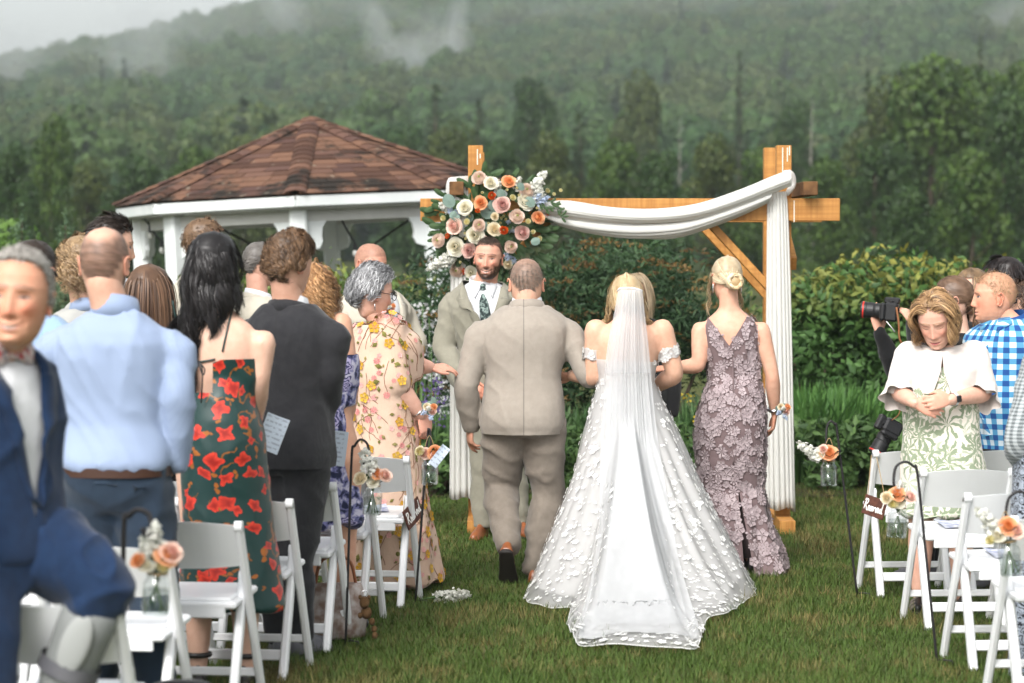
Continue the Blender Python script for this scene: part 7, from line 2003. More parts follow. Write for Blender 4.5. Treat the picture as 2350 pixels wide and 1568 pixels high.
# ------------------------------------------------------------------ woman with black hair
k_ = Fig(508, 11.25, 1.87, yaw=-6, fem=True, bw=1.0, am=.98, lean=(-.01, .0))
k_.head(k_.J(490, 612, .0), -22, -4, 0, 1.12)
k_.arm(1, k_.J(596, 872, -.02), k_.J(582, 985, .14)); k_.arm(-1, k_.J(398, 870, -.02), k_.J(430, 985, .16))
k_.leg(-1, None, None, n3(-.1, 1, 0)); k_.leg(1, None, None, n3(.15, 1, 0))
k_.skin('woman with long black hair in a backless green floral dress', (.68, .44, .33), core=1.0, voxel=.0135, hands=[(1, n3(-.2, .8, -.5), n3(-.8, 0, -.3), {}), (-1, n3(.2, .8, -.5), n3(.8, 0, -.3), {})])
bodyk = [(k_.P(0, -.005, .70), (.18, .118, .30)), (k_.P(0, 0, .79), (.23, .08, .085))]
k_.hair(6000, lambda P, rg: (.27 + .25 * (P[:, 0] < -.012)) * (.75 + .4 * rg.random(len(P))), *BLACKH, 'down', 16, .0028, .12, .6, .022, clump=.5, nclump=40, curl=.012, cfreq=1.8, seed=18, body=bodyk, mask=lambda v, ph: v[:, 2] > -.05, lenvar=.3)
rows = [(800, 432, 582, .155, .17), (860, 432, 566, .14, .15), (905, 425, 580, .16, .15), (960, 420, 598, .19, .16), (1030, 418, 610, .205, .17), (1130, 420, 618, .19, .17), (1250, 418, 634, .19, .18), (1340, 415, 648, .20, .19), (1392, 414, 655, .21, .2)]
g = Geo().add(*loft(px_rings(k_, rows, 40))); g.add(*k_.torso(.010, .60, .745, None, 12))
J = k_.J
cuts = [[(tuple(J(497, 903, -.2)), (0, 0, 1)), (tuple(J(432, 860)), (1, 0, 0)), (tuple(J(497, 860)), (-1, 0, 0)), (tuple(k_.P(0, .0, .7)), (0, -1, 0))],
        [(tuple(J(497, 830, -.2)), (-.36, 0, .93)), (tuple(J(497, 860)), (1, 0, 0)), (tuple(k_.P(0, 0, .7)), (0, -1, 0))], [(tuple(J(432, 815)), (-1, 0, .2)), (tuple(J(432, 840)), (0, 0, 1)), (tuple(k_.P(0, 0, .7)), (0, -1, 0))],
        [(tuple(k_.P(0, 0, .735)), (0, 0, 1))]]
k_.garment('dress', g, MAT['greenfloral'], .0125, 3, .008, (5, 5, 2.4), puv=True, drag=pleats(k_, .020, 7, .55, .1, .5), cuts=cuts)
bvk = None
def back_line(pts, r, name='strap', m=None):
    V_ = k_.root.data; vv = np.empty(len(V_.vertices) * 3, np.float32); V_.vertices.foreach_get('co', vv)
    bv = BVHTree.FromPolygons(vv.reshape(-1, 3).tolist(), [tuple(p_.vertices) for p_ in V_.polygons]); Q = []
    for p_ in catmull(np.array(pts), 6):
        h_ = bv.ray_cast(Vector((p_[0], -1, p_[2])), Vector((0, 1, 0)))
        Q.append(np.array(h_[0]) + (0, -.005, 0) if h_[0] is not None else p_)
    k_.part(name, Geo().add(*tube(Q, r, 6, 1)), m or MAT['greenfloral'])
back_line([J(538, 695), J(528, 750), J(517, 805)], .004); back_line([J(396, 690), J(408, 750), J(428, 822)], .004)
back_line([J(430, 826), J(460, 829), J(500, 822)], .0045)
g = Geo(); kn = J(456, 830, -.19)
for dx, L in ((-.010, .13), (.008, .17)): g.add(*tube([kn, kn + n3(dx * 2, -.01, -.04), kn + n3(dx * 1.2, 0, -L)], .0032, 6, 4))
for dx in (-1, 1): g.add(*tube([kn, kn + n3(dx * .025, -.01, -.03), kn + n3(dx * .018, -.01, -.055), kn + n3(0, -.005, -.01)], .003, 6, 4))
k_.part('back_tie', g, MAT['black'])
for k in (1, -1):
    k_.shoe(k, MAT['black_leather'], MAT['sole'], .25)
    P_, rr = k_.leg_pts(k); k_.part('ankle_strap', Geo().add(*tube([P_[-2] + n3(math.cos(q_) * .048, math.sin(q_) * .048, 0) for q_ in np.linspace(0, 6.28, 16)], .012, 6, 1, False)), MAT['black_leather'])

# ------------------------------------------------------------------ balding man in the pinstripe shirt
s_m = Fig(264, 10.12, 1.91, yaw=-3, sh=1.10, bw=1.01, bd=1.1, am=.88, lm=1.08)
s_m.head(s_m.J(240, 604, .0), -8, -3, 0, 1.16, buzz=(.030, .020, .015, .70), bald=(-.045, .95, .072), seed=5, beard=(.05, .03, .02, .8))
s_m.arm(1, s_m.J(410, 905, -.06), s_m.J(408, 1060, .02)); s_m.arm(-1, s_m.J(120, 900, .0), s_m.J(150, 1040, .15))
s_m.leg(1, s_m.J(355, 1360, -.02), s_m.J(352, 1640, -.05)); s_m.leg(-1, s_m.J(225, 1360, .03), s_m.J(220, 1640, .0))
s_m.skin('balding man in a light blue pinstripe shirt seen from behind', (.62, .37, .27), hands=[(1, n3(-.5, .5, -.6), n3(-.5, .3, -.3), {}), (-1, n3(.5, .5, -.6), n3(.5, .3, -.3), {})])
g = s_m.tops(.016, .530, .836, lambda z: .016 * sst(np.array(-z), -.62, -.56) - .012 * sst(np.array(-z), -.545, -.528), sgrow=.016, cuffr=.050)
s_m.garment('shirt', g, MAT['pinstripe'], .0125, 3, .011, (8.5, 6, 1.9), puv=True)
s_m.band('shirt_collar', MAT['pinstripe'], .826, .872, .094, .082, .004, .05, yo=.002)
s_m.garment('trousers', s_m.trousers(.017, .055, .545, low=.02), MAT['navy_chino'], .0165, 3, .014, (5, 5, 7))
hw, hf, hb = s_m.tab(.533); s_m.part('belt', Geo().add(*loft([s_m.ring(z, hw + .031, hf + .031, hb + .031, 40) for z in (.516, .518, .533, .535)], False)), MAT['belt'])
strip_V = None
for k in (-1, 1):
    mv = s_m.root.children
tro = [o_ for o_ in s_m.root.children if o_.name.startswith('trousers')][0]; vv = np.empty(len(tro.data.vertices) * 3, np.float32); tro.data.vertices.foreach_get('co', vv); vv = vv.reshape(-1, 3).astype(float)
ff = np.array([p_.vertices[:] for p_ in tro.data.polygons])
for x0, x1 in ((195, 260), (310, 385)): strip_on(s_m, 'pocket_welt', vv, ff, [s_m.J(x0, 1120, -.3), s_m.J(x1, 1124, -.3)], [s_m.J(x0, 1130, -.3), s_m.J(x1, 1134, -.3)], MAT['navy_chino'], .004, sub=6)
man_shoes(s_m, MAT['black_leather'], L=.30)

# ------------------------------------------------------------------ man in navy with bow tie, knee up on a chair
v = Fig(0, 8.0, 1.86, yaw=-128, bw=1.0, bd=1.0, lean=(-.03, -.02), am=.98, lm=1.08, belly=.0)
v.head(v.J(42, 684, -.12), 178, 2, -4, 1.20, nu=160, nv=170, smile=.9, teeth=True, brow=(.12, .09, .07), blush=1.0, front=.088, age=1.0)
v.arm(-1, v.J(78, 1010, .12), v.J(95, 1170, .10), v.J(22, 866, .14)); v.arm(1, v.J(-120, 1000, -.16), v.J(-90, 1160, -.25))
v.leg(-1, v.J(236, 1334, -.01), v.J(112, 1650, .02), n3(.9, -.35, 0)); v.leg(1, v.P(.06, .02, .27), v.P(.07, 0, .046))
v.skin('smiling grey haired man in a navy suit and red bow tie with a walking boot', (.62, .32, .21), hands=[(-1, n3(.1, .3, -1), n3(-1, 0, 0), {}), (1, n3(.3, -.3, -1), n3(1, 0, 0), {})])
v.hair(5000, .06, (.22, .20, .18), (.56, .53, .48), 'back', 7, .0020, .20, .10, .012, clump=.4, nclump=120, seed=19, front=.088, stick=.4)
g = v.tops(.020, .49, .836, lambda z: .006, sgrow=.022, cuffr=.058)
zbn = .585
oj, VN, FN_, NN = v.garment('jacket', g, MAT['navy'], .0125, 3, .016, (4, 5, 3), keep=True, cuts=[vcut(v, zbn, .046)])
gs = Geo().add(*v.torso(.014, .52, .836, None, 16)); o2, VS, FS, NS = v.garment('shirt', gs, MAT['white_shirt'], .013, 3, .006, keep=True)
suit_front(v, VN, FN_, zbn, MAT['navy'], vw=.046, lap=.05)
v.band('shirt_collar', MAT['white_shirt'], .826, .864, .092, .080, .004, .05)
g = Geo(); bc_ = v.P(0, .058, .822)
for k in (-1, 1):
    a = np.arange(12) * 6.283 / 12; rings = [bc_ + np.outer(np.cos(a) * .010 + .0, v.fw) * (1.0) + np.outer(np.sin(a) * hh, (0, 0, 1)) + v.rt * k * x for x, hh in ((.008, .014), (.02, .020), (.045, .032), (.066, .036), (.070, .030))]
    V_, F_ = loft(rings if k < 0 else rings); g.add(V_, F_)
g.add(*ellipsoid(bc_, (.015, .016, .018), 10, 8)); v.part('bow_tie', g, MAT['bow'])
v.garment('trousers', v.trousers(.022, .066, .56, legs=(1,)), MAT['navy'], .0165, 3, .012)
g = Geo(); g.add(*limb([v.J(40, 1238, .06), v.J(130, 1276, .02), v.J(200, 1312, 0), v.J(234, 1340, -.01), v.J(222, 1385, 0)], [.125, .122, .105, .092, .088], 20, 5)); v.garment('trouser_leg', g, MAT['navy'], .011, 3, .020, (7, 5, 5))
# grey walking boot on the raised leg
K_, A_ = v.legp[-1][1], v.legp[-1][2]; d = (A_ - K_) / np.linalg.norm(A_ - K_); x, dd, y = frame(d, (0, -1, 0)); a = np.arange(24) * 6.283 / 24
rings = [K_ + d * tt + np.outer(np.cos(a) * rx, x) + np.outer(np.sin(a) * ry, y) for tt, rx, ry in ((.085, .082, .080), (.09, .088, .085), (.16, .086, .083), (.24, .082, .08), (.33, .072, .074), (.42, .066, .074), (.47, .068, .08), (.50, .06, .07))]
bt_ = v.part('walking_boot', Geo().add(*loft(rings)), MAT['greyplastic'])
fd = n3(.75, -.5, -.1); build('boot_foot', Geo().add(*limb([A_ + (0, 0, .01), A_ + fd * .12 + (0, 0, -.03), A_ + fd * .26 + (0, 0, -.045)], [.065, .06, .045], 16, 4)), MAT['greyplastic'], bt_, True)
for tt, rx in ((.28, .094), (.40, .080)):
    rg_ = [K_ + d * (tt + q_) + np.outer(np.cos(a) * rx, x) + np.outer(np.sin(a) * rx * 1.0, y) for q_ in (-.022, -.02, .02, .022)]
    build('boot_strap', Geo().add(*loft(rg_, False)), MAT['grey_shoe'], bt_, True)
e_ = K_ + d * .2 - y * .088; 
V_, F_ = ellipsoid((0, 0, 0), (.045, .012, .10), 16, 10); build('boot_panel', Geo().add(V_ @ np.stack([x, y, -d], 1).T + K_ + d * .19 + y * .085, F_), M('boot_panel', (.30, .31, .30), None, 1, .45), bt_, True)

# ------------------------------------------------------------------ half hidden guests at left
def extra(px, D, H, yaw, head, label, top, hairkw=None, hk=1.1, hyaw=None, fem=False, skin=SKIN_F, bw=1.0, hd={}, buzz=None, legs=MAT['dark_trousers'], collar=None, vox=.017, puv=False, pitch=-5, am=1.0):
    f = Fig(px, D, H, yaw=yaw, fem=fem, bw=bw, am=am)
    f.head(f.J(*head, 0), yaw if hyaw is None else hyaw, pitch, 0, hk, nu=60, nv=52, buzz=buzz, **hd)
    f.skin(label, skin, hands=[(k, n3(0, .2, -1), n3(-k, 0, 0), {}) for k in (1, -1)])
    if hairkw: f.hair(**hairkw)
    f.garment('jacket' if collar else 'shirt', f.tops(.020, .44, .834, lambda z: .012, sgrow=.017), top, vox, 3, .012, (4.5, 6, 3.4), puv=puv)
    if collar: f.band('shirt_collar', collar, .832, .864, .050 * H, .0425 * H, .003, .04)
    f.garment('trousers', f.trousers(.015, .055, .53), legs, .0165, 3, .01)
    man_shoes(f, MAT['black_leather'], L=.28)
    return f
extra(72, 11.2, 1.86, -15, (76, 628), 'man with short dark hair in a sky blue shirt behind the navy suit', MAT['sky_shirt'], dict(n=2400, L=.035, c1=DKBR[0], c2=DKBR[1], flow='down', steps=5, width=.003, lift=.3, grav=.1, vol=.008, clump=.3, seed=21), 1.12, collar=MAT['sky_shirt'])
extra(204, 12.4, 1.86, 10, (184, 612), 'man with curly sandy hair in a grey jacket and striped collar', MAT['greyjacket'], dict(n=2200, L=.09, c1=(.16, .09, .04), c2=(.46, .32, .18), flow='down', steps=9, width=.003, lift=.5, grav=.2, vol=.02, clump=.6, nclump=70, curl=.012, cfreq=2.5, seed=22), 1.1, collar=MAT['pinstripe'])
extra(262, 13.2, 1.97, -30, (254, 566), 'bearded man with thick dark hair in a grey jacket behind the balding man', MAT['greyjacket'], dict(n=2600, L=.06, c1=DKBR[0], c2=(.035, .024, .018), flow='back', steps=7, width=.0035, lift=.4, grav=.05, vol=.018, clump=.4, seed=23), 1.14, hyaw=-72, hd=dict(beard=(.02, .013, .01, 1)), collar=MAT['white_shirt'])
f = Fig(346, 12.9, 1.75, yaw=-20, fem=True); f.head(f.J(342, 676, 0), -25, -5, 0, 1.14)
f.skin('girl with long straight brown hair behind the green dress', (.66, .42, .32), hands=[])
f.hair(2800, .34, (.06, .030, .018), (.22, .125, .075), 'down', 12, .0042, .1, .6, .012, clump=.3, seed=24, body=[(f.P(0, 0, .70), (.2, .11, .27))])
f.garment('dress', f.tops(.016, .25, .82, lambda z: .06 * sst(np.array(-z), -.55, -.25), .35), MAT['blackcloth'], .014, 3, .008)

# ------------------------------------------------------------------ woman in the cream cardigan
a_ = Fig(2162, 13.6, 1.60, yaw=172, fem=True, bw=1.20, bd=1.28, am=1.14, lm=1.15, belly=.03)
a_.head(a_.J(2148, 734, -.08), 160, -27, 4, 1.14, nu=150, nv=150, closed=True, smile=.35, brow=(.30, .19, .11), lips=(.42, .07, .09), blush=.7)
a_.arm(1, a_.J(2062, 898, -.08), a_.J(2100, 926, -.27), a_.J(2088, 816, 0)); a_.arm(-1, a_.J(2258, 902, -.06), a_.J(2180, 918, -.27), a_.J(2232, 816, 0))
a_.leg(1, None, None, n3(-.2, -1, 0)); a_.leg(-1, None, None, n3(.15, -1, 0))
a_.skin('woman looking down in a cream cardigan and leaf print dress', (.68, .40, .30), voxel=.0135,
        hands=[(1, n3(1, -.15, -.35), n3(.1, .9, -.1), dict(k=.95, curl=(.3, .35, .3), thumb=.6)), (-1, n3(-1, -.35, -.12), n3(-.1, .9, -.2), dict(k=.95, curl=(.35, .4, .3), thumb=.6))])
a_.hair(6500, .29, (.17, .085, .035), (.50, .31, .15), lambda P: np.column_stack([np.sign(P[:, 0] - .012) * .9 + P[:, 0] * 6, -1.0 * (P[:, 2] > .05) - .25, -.15 - .8 * (P[:, 2] < .05)]), 13, .0024, .25, .5, .028, clump=.6, nclump=90, curl=.016, cfreq=1.6, seed=25, stick=.25, capmask=lambda v_, ph: (v_[:, 2] > .088) | (v_[:, 1] < .035), body=[(a_.P(0, 0, .66), (.24, .16, .24)), (a_.hc + a_.hR @ n3(0, .055, -.045) * 1.14, (.080, .080, .098))], cvar=.22, mask=lambda v_, ph: v_[:, 2] > -.045)
rows = [(800, 2100, 2215, .12, .12), (850, 2088, 2230, .13, .145), (925, 2072, 2244, .15, .17), (1000, 2072, 2250, .18, .19), (1080, 2067, 2262, .19, .20), (1150, 2062, 2270, .2, .22), (1182, 2060, 2272, .2, .22)]
g = Geo().add(*loft(px_rings(a_, [(y, x0, x1, fr, bk) for y, x0, x1, bk, fr in rows], 40))); g.add(*a_.torso(.010, .62, .80, None, 12))
a_.garment('dress', g, MAT['leafprint'], .013, 3, .006, (5, 5, 2.5), puv=False, drag=pleats(a_, .014, 9, .6, .4), cuts=[[(tuple(a_.P(0, 0, .772)), (0, 0, 1))]])
dr_ = [o_ for o_ in a_.root.children if o_.name.startswith('dress')][0]
def add_puv(o_, c=(0, 0), rad=.19):
    me = o_.data; vv = np.empty(len(me.vertices) * 3, np.float32); me.vertices.foreach_get('co', vv); vv = vv.reshape(-1, 3)
    at_ = me.attributes.new('puv', 'FLOAT_VECTOR', 'POINT'); aa = np.arctan2(vv[:, 0] - c[0], np.where(True, vv[:, 1] - c[1], 0) * -1)
    at_.data.foreach_set('vector', np.column_stack([aa * rad, vv[:, 2], 0 * aa]).astype(np.float32).ravel())
add_puv(dr_)
g = Geo().add(*a_.torso(.020, .66, .832, None, 16)); g.add(*loft(px_rings(a_, [(806, 2104, 2216, .12, .12), (830, 2096, 2226, .155, .14), (870, 2090, 2234, .175, .16), (915, 2086, 2238, .19, .17)], 40)))
for k in (1, -1):
    P_, rr = a_.arm_pts(k, .020, 0, .54); g.add(*limb(P_[::2], rr[::2], 18, 2)); g.add(*limb([a_.P(k * .045, 0, .806), a_.armp[k][0] + (0, 0, -.008)], [.046, .068], 16, 4))
jc = a_.P(0, .0, .81)
a_.garment('cardigan', g, MAT['knit'], .0115, 3, .008, (5, 6, 4), cuts=[[(tuple(a_.P(0, 0, z0)), tuple(a_.rt + n3(0, 0, -s0))), (tuple(a_.P(0, 0, z0)), tuple(-a_.rt + n3(0, 0, -s0))), (tuple(a_.P(0, .01, .7)), tuple(a_.fw))] for z0, s0 in ((.812, .10), (.775, .34))] + [[(tuple(a_.P(0, 0, .690)), (0, 0, -1))]])
for k in (1, -1):      # flared cuffs
    P_, rr = a_.arm_pts(k, .02); i0 = int(.46 * (len(P_) - 1)); d = P_[i0 + 2] - P_[i0]; d /= np.linalg.norm(d); x, dd, y = frame(d); aa = np.arange(44) * 6.283 / 44; rings = []
    for tt, r1, w1 in ((-.03, -.002, 0), (.01, .004, .003), (.04, .014, .008), (.068, .026, .014)):
        r_ = rr[i0] + .002 + r1 + w1 * np.sin(aa * 6 + k); rings.append(P_[i0] + d * tt * 1.0 + np.outer(np.cos(aa) * r_, x) + np.outer(np.sin(aa) * r_, y))
    V_, F_ = loft(rings, False); a_.part('flared_cuff', Geo().add(V_, F_), MAT['knit'])
W_ = a_.armp[-1][2]; wt = a_.arm_pts(-1)[0]; d = wt[-1] - wt[-4]; d /= np.linalg.norm(d); pc = wt[-2]; x, dd, y = frame(d, (0, -1, 0)); aa = np.arange(24) * 6.283 / 24
rings = [pc + d * q_ + np.outer(np.cos(aa) * .034, x) + np.outer(np.sin(aa) * .030, y) for q_ in (-.011, .011)]
V_, F_ = loft(rings, False); wo_ = a_.part('watch', Geo().add(V_, F_), MAT['white_shirt']); M3 = np.stack([x, d, y], 1)
build('watch_face', Geo().add(*cbox((.034, .036, .010), .004, pc + y * .034, M3)), MAT['black'], wo_)
for k in (1, -1):
    a_.shoe(k, MAT['skin'], MAT['sole'], .24)
    for dz in (0, 1, 2): 
        A = a_.legp[k][2]; d = a_.toe[k] / np.linalg.norm(a_.toe[k]); c0 = A + d * (.05 + .05 * dz) + n3(0, 0, -.045 - .012 * dz)
        xs_ = np.cross(d, (0, 0, 1)); a_.part('sandal_strap', Geo().add(*tube([c0 + xs_ * .042 * math.cos(q_) + n3(0, 0, .034 * math.sin(q_)) for q_ in np.linspace(0, 3.14, 9)], .009, 6, 1)), MAT['khaki'])

# ------------------------------------------------------------------ man in gingham, in profile
h = Fig(2315, 14.4, 1.74, yaw=128, bw=1.16, bd=1.2, am=1.12, belly=.03)
h.head(h.J(2283, 682, 0), 88, 0, 0, 1.16, nu=130, nv=130, buzz=(.34, .20, .11, .6), brow=(.42, .26, .15), blush=1.0, front=.066, seed=7, beard=(.46, .25, .16, .35))
h.arm(1, h.J(2330, 900, .12), h.J(2300, 960, .1)); h.arm(-1, h.J(2372, 880, -.1), h.J(2350, 980, -.15))
h.skin('man with cropped ginger hair in a blue gingham shirt', (.66, .34, .23), hands=[])
h.hair(3200, .011, (.26, .15, .075), (.48, .33, .19), 'fwd', 3, .0014, .35, .05, .004, wjit=.6, cap=False, seed=26, front=.066, mask=lambda v_, ph: v_[:, 2] > .02)
g = h.tops(.020, .43, .834, lambda z: .016, .62, .026)
_, VH, FH, _n = h.garment('shirt', g, MAT['gingham'], .013, 3, .008, (4.5, 5, 3), puv=True, keep=True, cuts=[[(tuple(h.P(0, 0, .438)), (0, 0, -1))]])
h.band('shirt_collar', MAT['gingham'], .822, .862, .098, .084, .004, .05)
h.garment('trousers', h.trousers(.016, .055, .53), MAT['khaki'], .0165, 3, .01); man_shoes(h, MAT['grey_shoe'], L=.28)
g = Geo()
for z in (.80, .75, .70, .65, .60, .55, .50): g.add(*ellipsoid(h.P(0, .115 - abs(z - .62) * .12, z), (.006, .006, .006), 8, 5))
for k in (-1, 1): strip_on(h, 'collar_leaf', VH, FH, [h.P(k * .010, .06, .838), h.P(k * .040, .04, .846)], [h.P(k * .034, .08, .79), h.P(k * .062, .05, .815)], MAT['gingham'], .010)
strip_on(h, 'placket', VH, FH, [h.P(-.010, .2, z) for z in (.82, .7, .6, .5, .445)], [h.P(.010, .2, z) for z in (.82, .7, .6, .5, .445)], MAT['gingham'], .004)
tag(h.part('shirt_buttons', g, MAT['white_shirt']), kind='stuff')

# ------------------------------------------------------------------ photographer with the raised camera
ph_ = Fig(2128, 14.9, 1.55, yaw=72, fem=True)
ph_.head(ph_.J(2140, 725, 0), 92, -4, 0, 1.0)
ph_.arm(1, ph_.J(2055, 850, .05), ph_.J(2017, 764, -.04), ph_.J(2110, 830, .12)); ph_.arm(-1, ph_.J(2112, 830, -.24), ph_.J(2094, 742, -.10), ph_.J(2130, 830, -.14))
ph_.skin('photographer in black holding a camera up behind the cardigan woman', (.68, .44, .33), hands=[(1, n3(-.22, .12, 1), n3(.55, -.6, .1), dict(k=.98, curls=[(.1, .3, .3), (.1, .2, .2), (.15, .15, .15), (.2, .1, .1)], spread=1.6, thumb=.4)), (-1, n3(-.45, .3, .8), n3(-.6, .6, -.2), dict(k=.92, curl=(.7, .8, .6)))])
ph_.hair(1600, .25, *DKBR, 'down', 9, .004, .1, .5, .012, seed=27)
ph_.garment('top', ph_.tops(.012, .44, .83, None, 1.0, .010), MAT['blackcloth'], .011, 3, .010, (6, 6, 8))
ph_.garment('trousers', ph_.trousers(.012, .045, .53), MAT['blackcloth'], .0165, 3, .01); man_shoes(ph_, MAT['grey_shoe'], L=.25)
MAT['lensglass'] = M('lens_glass', (.01, .01, .015), None, 1, .08, .7); MAT['red'] = M('red_ring', (.5, .03, .02), None, 1, .4); MAT['screen'] = M('camera_screen', (.008, .008, .010), None, 1, .12, .6)
MAT['tanstrap'] = M('tan_strap', (.22, .09, .035), (.16, .06, .02), 20, .6)
def camera_body(label, loc, rot, k=1.0):
    t_ = empty('camera', loc, label=label, cat='camera', group='cameras of the photographer'); t_.rotation_euler = rot
    # lens looks along -X in local space, screen on +X side
    b_ = build('camera_body', Geo().add(*cbox((.075, .145, .105), .012)), MAT['black'], t_)
    build('viewfinder', Geo().add(*cbox((.085, .055, .035), .008, (0, 0, .062))), MAT['black'], t_); build('grip', Geo().add(*cbox((.035, .04, .10), .012, (-.045, -.06, 0))), MAT['black'], t_)
    build('screen', Geo().add(*cbox((.006, .085, .065), .002, (.041, 0, -.008))), MAT['screen'], t_)
    build('shutter_dial', Geo().add(*lathe([(.012, .05), (.013, .062), (.0005, .063)], 14, (0, -.05, 0))), MAT['black'], t_)
    Rx = roty(-math.pi / 2)
    V_, F_ = lathe([(.0005, .0), (.037, .03), (.038, .05), (.042, .055), (.042, .085), (.040, .09), (.044, .10), (.044, .135), (.046, .14), (.046, .165), (.042, .168), (.036, .150), (.0005, .146)], 28); ln_ = build('lens', Geo().add(V_ @ Rx.T, F_), MAT['black'], t_, False)
    V_, F_ = lathe([(.0468, .150), (.0472, .152), (.0472, .156), (.0468, .158)], 28); build('red_ring', Geo().add(V_ @ Rx.T, F_), MAT['red'], ln_)
    V_, F_ = lathe([(.0005, .1475), (.035, .149), (.0005, .155)], 24); build('front_glass', Geo().add(V_ @ Rx.T, F_), MAT['lensglass'], ln_)
    return t_
cm = camera_body('camera raised in both hands of the photographer', at(2046, 716, 14.84), (0, R(4), R(-12)))
build('strap', Geo().add(*tube([(.03, -.08, .03), (.05, -.085, -.06), (.06, -.08, -.14), (.10, -.07, -.20)], .006, 6, 5, flat=.4)), MAT['tanstrap'], cm, True)
build('strap_clip', Geo().add(*tube([(-.02, -.085, -.05), (.01, -.09, -.08), (.035, -.085, -.11)], .004, 6, 3)), MAT['silver'], cm, True)
cm2 = camera_body('second camera hanging lens down at the photographer hip', at(2042, 980, 14.75), (0, R(-62), R(10)))
build('strap', Geo().add(*tube([(.03, -.07, .03), (.08, -.07, .01), (.16, -.06, .03), (.24, -.02, .06)], .006, 6, 5, flat=.4)), MAT['tanstrap'], cm2, True)

# ------------------------------------------------------------------ half hidden guests at right
f = Fig(2205, 15.3, 1.62, yaw=70, fem=True); f.head(f.J(2188, 690, 0), 78, 0, 0, 1.12, nu=60, nv=52)
f.skin('woman with a brown ponytail behind the cardigan woman', (.66, .42, .32), hands=[])
f.hair(2400, .13, (.07, .038, .022), (.24, .14, .085), flow=lambda P: np.column_stack([-P[:, 0] * 2, -np.ones(len(P)), -.15 - 5 * (P[:, 2] - .01)]), steps=8, width=.0036, lift=.03, grav=0, vol=.006, clump=.2, seed=28, stick=.9, steer=.4)
rg = np.random.default_rng(3); g = Geo(); e_ = f.hc + f.hR @ n3(0, -.115, .0)
for i in range(90):
    o_ = rg.normal(0, .007, 3); e2 = e_ + n3(.03, 0, -.20) + rg.normal(0, .02, 3); v_, f_ = tube([e_ + o_, e_ + n3(.03, 0, -.04) + o_ * 1.6, (e_ + e2) / 2 + n3(.02, 0, 0) + o_ * 2, e2], [.004, .005, .004, .001], 4, 3)
    g.add(v_, f_, 0, np.tile(n3(.09, .05, .03) * (1 + 1.3 * rg.random()), (len(v_), 1)))
f.part('ponytail', g, MAT['hairmat'], True, True)
f.part('hair_tie', Geo().add(*tube([e_ + n3(0, math.cos(q_) * .016, math.sin(q_) * .016) for q_ in np.linspace(0, 6.28, 12)], .007, 6, 1, False)), M('pink_tie', (.62, .40, .42), None, 1, .8))
f.garment('top', f.tops(.014, .2, .83, lambda z: .06 * sst(np.array(-z), -.5, -.2), sgrow=.012), MAT['dark_trousers'], .014, 3, .008)
f = extra(2248, 15.9, 1.66, 120, (2232, 668), 'dark blonde woman glimpsed between the ponytail and the gingham man', MAT['dark_trousers'], dict(n=1800, L=.25, c1=(.05, .03, .02), c2=(.36, .23, .12), flow='down', steps=9, width=.004, lift=.1, grav=.5, vol=.012, clump=.3, seed=29), 1.08, hyaw=135, fem=True)
f = extra(2318, 15.6, 1.74, 60, (2306, 648), 'dark haired man behind the gingham man', MAT['blackcloth'], dict(n=2600, L=.07, c1=BLACKH[0], c2=(.03, .02, .018), flow='down', steps=6, width=.0035, lift=.4, grav=.15, vol=.018, clump=.4, seed=30), 1.14, hyaw=70)
f = extra(2362, 15.2, 1.58, 80, (2356, 700), 'guest with curly dark hair cut by the right edge', MAT['blackcloth'], dict(n=1400, L=.09, c1=DKBR[0], c2=(.12, .07, .045), flow='down', steps=9, width=.0035, lift=.5, grav=.2, vol=.02, clump=.5, curl=.01, seed=31), 1.05, fem=True)
e = Fig(2475, 11.5, 1.66, yaw=-10, fem=True, bw=1.15, am=1.2)
e.head(e.J(2480, 690, 0), 0, 0, 0, 1.1); e.arm(-1, e.J(2338, 1010, -.05), e.J(2372, 1090, .2), e.J(2392, 840, 0))
e.skin('guest in a grey checked jacket and swirl print skirt at the right edge', (.64, .4, .3), hands=[(-1, n3(.3, .4, -1), n3(.8, 0, 0), {})])
e.hair(1500, .2, *DKBR, 'down', 8, .004, .2, .4, .02, seed=32)
g = e.tops(.020, .46, .83, lambda z: .012, sgrow=.020, cuffr=.05)
e.garment('jacket', g, MAT['greycheck'], .0115, 3, .012, (5, 6, 5), puv=True)
rows = [(1010, 2330, 2520, .15, .15), (1200, 2322, 2530, .18, .18), (1500, 2318, 2535, .2, .2), (1600, 2316, 2540, .2, .2)]
e.garment('skirt', Geo().add(*loft(px_rings(e, rows, 36))), MAT['bwprint'], .012, 3, .008, (5, 5, 2), puv=True); man_shoes(e, MAT['black_leather'], L=.25)

